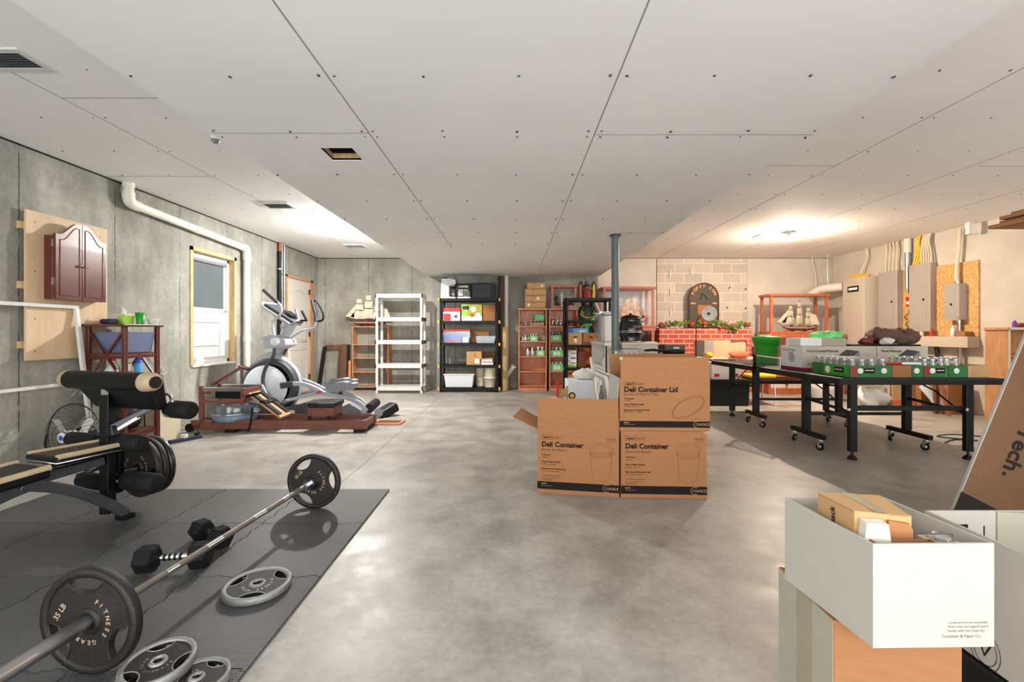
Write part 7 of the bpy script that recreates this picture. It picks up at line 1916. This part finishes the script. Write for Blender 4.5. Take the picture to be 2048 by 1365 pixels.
def panel(label, y0, y1, z0, z1, dep, m='grey_cab'):
    t = thing('electrical_panel', label, 'electrical panel', (6.64, (y0+y1)/2, z0))
    x = 6.644 - dep
    mk('panel_box', G().box(x+.012, 6.644, y0+.006, y1-.006, z0+.006, z1-.006), MT[m], t)
    f = mk('panel_cover', G().box(x, x+.012, y0, y1, z0, z1), MT[m], t, bev=.003)
    mk('panel_door', G().box(x-.004, x-.0005, y0+.07, y1-.07, z0+.10, z1-.14), MT[m], f, bev=.002)
    mk('latch', G().box(x-.010, x-.004, y0+.10, y0+.13, (z0+z1)/2-.05, (z0+z1)/2-.02), MT['black_pl'], f)
    g = G()
    for y in (y0+.03, y1-.03):
        for z in (z0+.04, (z0+z1)/2, z1-.04): g.cyl((x-.003, y, z), (x, y, z), .007, n=8)
    mk('screw', g, MT['steel'], f); return t
panel('left grey electrical panel on the strand board, white cables above it', 7.755, 8.156, 1.248, 2.254, .10)
panel('taller middle grey electrical panel on the strand board, yellow cables above it', 7.143, 7.53, 1.20, 2.29, .10)
panel('small right grey electrical panel on the strand board, single conduit above it', 6.663, 6.90, 1.363, 1.912, .12)
mk_ = mk('red_notice', G().box(6.640, 6.644, 7.60, 7.70, 1.62, 1.78).mat(1).box(6.638, 6.640, 7.61, 7.69, 1.66, 1.71), [MT['red'], MT['label_white']]); tag(mk_, 'red notice card with white label between the two large electrical panels', 'notice')
for k, (yy, zz_) in enumerate(((7.64, 1.45), (7.62, 1.33))):
    cord('cable', [(6.63,yy,zz_+.10),(6.60,yy-.05,zz_+.06),(6.61,yy+.05,zz_),(6.63,yy+.02,zz_-.06)], .006, MT['black_pl'], ['black wire loop between the large panels, upper one', 'black wire loop between the large panels, lower one'][k], 'cable')
t = thing('cable_trough', 'long beige metal trough on the right wall below the electrical panels', 'trough', (6.58, 7.1, .96))
mk('trough_body', G().box(6.49, 6.668, 6.505, 7.85, .965, 1.125), MT['beige_cab'], t, bev=.003)
for k, (yy, zz_) in enumerate(((7.1, .70), (6.72, .60))):
    tt = thing('conduit', ['dark conduit below the beige trough, left one', 'grey conduit with elbow below the beige trough near its right end'][k], 'conduit', (6.6, yy, zz_))
    mk('pipe', G().tube(smooth_path([(6.60,yy,.964),(6.60,yy,.80),(6.58,yy+(.25 if k == 0 else 0),zz_),(6.60,yy+(.3 if k == 0 else 0),.0)]), .03, 10), MT['darksteel' if k == 0 else 'steel'], tt)
bottle('white bottle with a blue label on the beige trough', 6.57, 6.80, 1.126, .032, .16, 'white_cool', 'white')
rb = bottle('small cream bottle farther left on the beige trough', 6.57, 7.32, 1.126, .028, .10, 'cream', 'black_pl')
o = mk('red_can', G().cyl((6.57,7.15,1.126),(6.57,7.15,1.24),.026), MT['red']); tag(o, 'small red can on the beige trough under the middle panel', 'can')
o = mk('small_carton', G().box(6.52,6.63,6.57,6.70,1.126,1.20), MT['card_orange'], bev=.002); tag(o, 'small orange-brown carton at the right end of the beige trough', 'box')
tt = thing('conduit', 'short steel conduit joining the small right panel to the beige trough', 'conduit', (6.58, 6.76, 1.21)); mk('pipe', G().cyl((6.60,6.74,1.206),(6.60,6.74,1.362),.025), MT['steel'], tt); mk('collar', G().cyl((6.60,6.74,1.335),(6.60,6.74,1.361),.033), MT['chrome'], tt)
for k in range(4):
    y = 7.82 + .075*k; cord('cable', [(6.58,y,2.25),(6.60,y+.02,2.40),(6.59,y-.01,2.58),(6.61,y+.02,ZC-.002)], .016, MT['cream'], 'cream cable above the left electrical panel, %s of four from the right' % ORD[k], 'cable')['group'] = 'cables above the left electrical panel'
tt = thing('conduit', 'thick steel conduit running down between the two large electrical panels', 'conduit', (6.60, 7.62, 1.95))
mk('pipe', G().cyl((6.60,7.62,1.92),(6.60,7.62,2.58),.038), MT['steel'], tt); mk('white_sleeve', G().cyl((6.60,7.62,2.52),(6.60,7.62,ZC-.001),.052), MT['pvc'], tt); mk('end_cap', G().cyl((6.60,7.62,1.86),(6.60,7.62,1.93),.028), MT['chrome'], tt)
for k in range(3): 
    y = 7.40 + .045*k; o = cord('cable', [(6.58,y,2.285),(6.60,y-.03,2.45),(6.59,7.40+.02*k,2.62),(6.61,7.39+.02*k,ZC-.002)], .018, MT['yellow'], 'yellow cable above the middle panel, %s of three from the right' % ORD[k], 'cable'); o['group'] = 'yellow cables above the middle panel'
for k in range(5):
    y = 7.17 + .042*k; o = cord('cable', [(6.58,y,2.285),(6.60,y+.02,2.45),(6.59,7.22+.03*k,2.62),(6.61,7.21+.03*k,ZC-.002)], .014, MT['cream'], 'cream cable right of the yellow cables, %s of five from the right' % ORD[k], 'cable'); o['group'] = 'cream cables right of the yellow ones'
tt = thing('conduit', 'cream flexible conduit rising from the small right panel to the ceiling', 'conduit', (6.59, 6.75, 1.91))
mk('pipe', G().tube(smooth_path([(6.585,6.76,1.93),(6.59,6.76,2.2),(6.60,6.74,2.45),(6.60,6.72,ZC-.03)]), .026, 12), MT['cream'], tt); mk('collar', G().cyl((6.585,6.76,1.913),(6.585,6.76,1.95),.036), MT['chrome'], tt)
tt = thing('vent_elbow', 'white plastic bracket hanging from the ceiling near the right wall', 'bracket', (6.5, 6.5, 2.5))
mk('drop', G().box(6.47,6.53,6.46,6.52,ZC-.17,ZC-.001), MT['white'], tt); mk('cross_arm', G().box(6.50,6.62,6.47,6.51,ZC-.17,ZC-.13), MT['white'], tt)
tt = thing('drain_pipe', 'thick white pipe crossing the back right corner toward the beige cabinet', 'pipe', (6.2, 9.1, 2.0))
mk('pipe', G().tube(smooth_path([PT(1624,590,9.40), PT(1637,581,9.30), PT(1655,577,9.15), PT(1686,574,8.95)]), .085, 18), MT['pvc'], tt)
mk('end_cap', G().cyl(PT(1622,591,9.42), PT(1625,589,9.39), .095), MT['cream'], tt)
mk('hanger', G().cyl(PT(1655,577,9.15) + Z*.08, Vector((FX(1655,9.15), 9.15, ZC-.001)), .006), MT['steel'], tt)
cord('cable', [(FX(1624,9.45),9.45,ZC-.002),(FX(1627,9.45),9.45,2.58),(FX(1632,9.45),9.46,2.38),(FX(1634,9.45),9.47,2.15)], .012, MT['cream'], 'cream cable hanging from the ceiling in the back right corner', 'cable')
# right shelf unit
t = bookcase('orange wooden shelf unit at the right edge of the picture against the right wall', FX(2017,5.6), 6.62, 5.60, 5.88, FZ(655,5.6), [.10, .45, FZ(711,5.6)], MT['pine'])
mk('white_edge', G().box(FX(2017,5.6)-.002, FX(2017,5.6)+.024, 5.597, 5.5995, 0, FZ(655,5.6)-.035).box(FX(2017,5.6), 6.62, 5.577, 5.5795, FZ(655,5.6)-.03, FZ(655,5.6)), MT['cream'], t)
zt = FZ(655,5.6)+.001
bottle('small purple bottle on the right shelf unit', FX(2029,5.7), 5.70, zt, .022, .10, 'purple', 'white')
o = mk('tape_roll', G().lathe([(.035,0),(.060,0),(.060,.055),(.035,.055),(.035,0)], (FX(2046,5.75),5.75,zt), 'Z', 24), MT['hull']); tag(o, 'brown tape roll on the right shelf unit', 'tape')
cord('extension_cord', [(4.60,4.85,.006),(4.85,5.0,.006),(5.05,4.95,.006),(4.80,5.15,.006),(5.10,5.25,.006),(5.35,5.10,.006)], .006, MT['charcoal'], 'thin dark cord lying on the floor right of the games table')

# ---------------------------------------------------------------- cartons in the right foreground
t = thing('tall_carton', 'tall flat brown carton with big black lettering leaning at the right edge', 'box', (2.3, 2.35, 0))
th = R(22.6); ax = Vector((math.sin(th), 0, math.cos(th))); bxr = Vector((math.cos(th), 0, -math.sin(th)))
O = Vector((2.105, 2.30, .0)); Wc, Hc, Dc = .78, 1.50, .012
def cp(u, v, w): return O + bxr*u + ax*v + Vector((0, w, 0))
lift = Wc*math.sin(th); O = O + Vector((0,0,.0))
# cut the lower corner so that the box rests on the floor edge
g = G().prism([(0, .002), (Wc, Wc*math.tan(th)+.002), (Wc, Hc), (0, Hc)], 0, Dc, lambda u, v, w: cp(u, v, w))
mk('carton_body', g, MT['card_dark'], t)
mk('pale_edge', G().prism([(-.0015,.30),(.004,.30),(.004,Hc),(-.0015,Hc)], -.001, Dc+.001, lambda u, v, w: cp(u, v, w)), MT['card_white'], t)
q = [(0,.10),(.27,.26),(.27,.40),(0,.41)]
mk('black_tape', G().prism([(.0,.06),(.30,.18),(.325,.385),(.0,.41)], -.0015, 0, lambda u, v, w: cp(u, v, w)), MT['dark'], t)
dn = -ax; pt0 = cp(.215, .865, -.002)
dn2 = (-ax*.97 + bxr*-.0).normalized()
mk('printed_text', text_g('Tech', .115, cp(.15, .83, -.002), -ax, bxr, bold=.003), MT['dark'], t)
mk('registered_mark', G().cyl(cp(.165,.575,-.001), cp(.165,.575,-.002), .010, n=14), MT['dark'], t)
t = thing('carton_stack', 'big brown carton just outside the right edge carrying flattened cardboard', 'box', (3.3, 1.9, 0))
mk('carton_body', G().box(2.86, 3.5, 1.40, 2.20, 0, 1.63), MT['card'], t)
for k in range(4):
    x_ = 2.07 + .025*(k % 2) + .012*k
    g = G().box(x_, 3.35, 1.35 + .01*k, 1.985 - .012*k, 1.632 + .017*k, 1.646 + .017*k)
    o = mk('flattened_carton', g, MT['card']); tag(o, ['lowest sheet of flattened cardboard at the upper right edge', 'second sheet of flattened cardboard from the bottom at the upper right edge', 'third sheet of flattened cardboard from the bottom at the upper right edge', 'top sheet of flattened cardboard at the upper right edge'][k], 'cardboard', 'flattened cardboard sheets')

t = thing('carton', 'brown carton with a shaded, taped side carrying the white tray box', 'box', (1.0, 1.3, 0))
ca, cb, cc = Vector((.880,1.51,0)), Vector((.862,1.225,0)), Vector((1.120,1.135,0)); cd = ca + cc - cb; zh = .405
g = G(); g.hexa([cb, cc, cd, ca] + [p + Z*zh for p in (cb, cc, cd, ca)]); mk('carton_body', g, MT['card'], t, bev=.003)
n1 = (ca-cb).normalized(); nl = Vector((-n1.y, n1.x, 0)); Lc = (ca-cb).length
mk('shaded_side', G().prism([(.002,0),(Lc-.002,0),(Lc-.002,zh-.003),(.002,zh-.003)], 0, .0012, lambda u, v, w: tuple(cb + n1*u + nl*w + Z*v)), MT['card_grey'], t)  # cool shade on the left face painted as a grey sheet
mk('tape', G().prism([(.095,0),(.175,0),(.175,zh-.003),(.095,zh-.003)], .0012, .002, lambda u, v, w: tuple(cb + n1*u + nl*w + Z*v)), MT['tape'], t)
n2 = (cc-cb).normalized(); nf = Vector((n2.y, -n2.x, 0))
mk('printed_text', text_g('C', .05, cb + n2*.105 + nf*.001 + Z*.236, n2, Z, italic=.25), MT['red'], t)
t = thing('tray_box', 'white open-topped cardboard tray holding a brown box, right foreground', 'box', (1.0, 1.27, .41))
TA, TB, TC, TD = Vector((.850,1.425,0)), Vector((.877,1.110,0)), Vector((1.178,1.115,0)), Vector((1.162,1.43,0))
def quadwalls(P4, z0, z1, th, floor=True):
    g = G(); c = sum(P4, Vector())/4
    I = [p + (c-p).normalized()*th*1.414 for p in P4]
    if floor: g.hexa([*[p + Z*z0 for p in P4], *[p + Z*(z0+.004) for p in P4]])
    for i in range(4):
        a, b, ib, ia = P4[i], P4[(i+1)%4], I[(i+1)%4], I[i]
        g.hexa([a+Z*(z0+.004), b+Z*(z0+.004), ib+Z*(z0+.004), ia+Z*(z0+.004), a+Z*z1, b+Z*z1, ib+Z*z1, ia+Z*z1])
    return g
mk('tray_body', quadwalls([TA, TB, TC, TD], .410, .664, .006), MT['card_white'], t)
d1 = (TC-TB).normalized()
g = G()
for k, (s_, zz_) in enumerate((('Cardboard carton recyclable', .468), ('Made from corrugated board', .458), ('handle with care, keep dry', .448))): text_g(s_, .0085, TB + d1*.185 + Vector((0,-.001,0)) + Z*zz_, d1, Z, g)
text_g('Container & Paper Co.', .0105, TB + d1*.170 + Vector((0,-.001,0)) + Z*.434, d1, Z, g); mk('small_print', g, MT['ink_grey'], t)
t = thing('carton', 'brown box with 510pack lettering standing inside the white tray', 'box', (.96, 1.25, .42))
b1_, b2_, b3_, b4_ = Vector((.895,1.195,0)), Vector((1.025,1.172,0)), Vector((1.055,1.31,0)), Vector((.893,1.335,0))
mk('carton_body', quadwalls([b1_, b2_, b3_, b4_], .416, .708, .004), MT['card_light'], t)
mk('top_flap', G().hexa([b1_+Z*.709, (b1_.lerp(b2_,.98))+Z*.704, b3_+Z*.709, b4_+Z*.709, b1_+Z*.712, (b1_.lerp(b2_,.98))+Z*.707, b3_+Z*.712, b4_+Z*.712]), MT['card_light'], t)
dl = (b1_-b4_).normalized(); 
mk('printed_text', text_g('510pack', .026, b4_ + dl*.070 + Vector((-.0015,0,0)) + Z*.607, Z, -dl, bold=.0006), MT['ink'], t)
mk('clear_tape', G().hexa([b1_.lerp(b2_,.38)+Z*.7125, b1_.lerp(b2_,.60)+Z*.7125, b4_.lerp(b3_,.60)+Z*.7125, b4_.lerp(b3_,.38)+Z*.7125, b1_.lerp(b2_,.38)+Z*.7130, b1_.lerp(b2_,.60)+Z*.7130, b4_.lerp(b3_,.60)+Z*.7130, b4_.lerp(b3_,.38)+Z*.7130]), MT['tape'], t)
dn_ = (b2_-b1_).normalized(); nn_ = Vector((dn_.y, -dn_.x, 0))
mk('paper_stack', G().prism([(.008,.60),(.062,.60),(.066,.655),(.060,.695),(.012,.695),(.006,.65)], 0.002, .035, lambda u, v, w: tuple(b1_ + dn_*u + nn_*w + Z*v)), MT['paper'], t)
mk('inner_flap', G().prism([(.072,.58),(.128,.585),(.130,.675),(.122,.69),(.075,.695)], .0, .010, lambda u, v, w: tuple(b1_ + dn_*u + nn_*w + Z*v)), MT['card_orange'], t)
o = mk('carton', quadwalls([Vector((.905,1.125,0)), Vector((1.06,1.125,0)), Vector((1.06,1.158,0)), Vector((.905,1.158,0))], .416, .655, .003), MT['card']); tag(o, 'low narrow brown box in front of the lettered box inside the white tray', 'box')
o = mk('crumpled_plastic', bump_mesh(G(), (1.105,1.175,.655), .022, 61, .4, 14, (1.3,.9,.5)), MT['poly']); tag(o, 'small piece of crumpled clear plastic in the white tray', 'plastic')
o.location.z = .640
o2 = mk('carton', G().box(1.075,1.150,1.135,1.215,.416,.641), MT['card_white'], bev=.002); tag(o2, 'small pale box in the right corner of the white tray under the plastic', 'box')
# big white carton at the right edge
t = thing('big_carton', 'large open white carton at the right edge with a round black stamp on its side', 'box', (1.75, 1.25, .16))
W4 = [Vector((1.435,.80,0)), Vector((2.15,.80,0)), Vector((2.15,1.61,0)), Vector((1.455,1.61,0))]
mk('carton_body', quadwalls(W4, .160, .552, .007), MT['card_white'], t)
mk('inner_liner', G().hexa([Vector((1.70,1.598,.17)), Vector((2.13,1.52,.17)), Vector((2.13,1.55,.17)), Vector((1.70,1.602,.17)), Vector((1.70,1.598,.551)), Vector((2.13,1.52,.551)), Vector((2.13,1.55,.551)), Vector((1.70,1.602,.551))]), MT['card_grey'], t)
g = G()
yy = 1.6015
g.box(1.565,1.60,yy,yy+.001,.470,.505).box(1.56,1.563,yy,yy+.001,.43,.505).box(1.655,1.659,yy,yy+.001,.41,.50).box(1.60,1.659,yy,yy+.001,.422,.427).box(1.50,1.502,yy,yy+.001,.42,.52)
mk('inside_print', g, MT['ink'], t)
g = G()
sc0 = Vector((1.4385, 1.40, .215)); e1_ = Vector((.02/.81,1,0)).normalized()
def sp_(u, v): return Vector((1.4383 + (1.40-u-.80)*.0247 - .0022, 1.40-u, .205+v))
for rr_ in (.060, .046):
    pts = [sp_(rr_*.78*math.cos(2*PI*i/30), rr_*math.sin(2*PI*i/30)) for i in range(30)]
    g.tube(pts, .0022, 4, closed=True)
g.tube([sp_(-.022,.035), sp_(0,-.018), sp_(.024,.035)], .004, 5)
text_g('CERTIFIED', .014, sp_(-.032,-.040), (0,-1,0), (0,0,1), g, bold=.0004)
mk('round_stamp', g, MT['ink'], t)
o = mk('black_block', G().box(1.435, 2.20, .85, 1.62, 0, .155), MT['black_pl'], bev=.006); tag(o, 'low black block on the floor under the large white carton', 'case')  # black slab filling the space below the large white carton
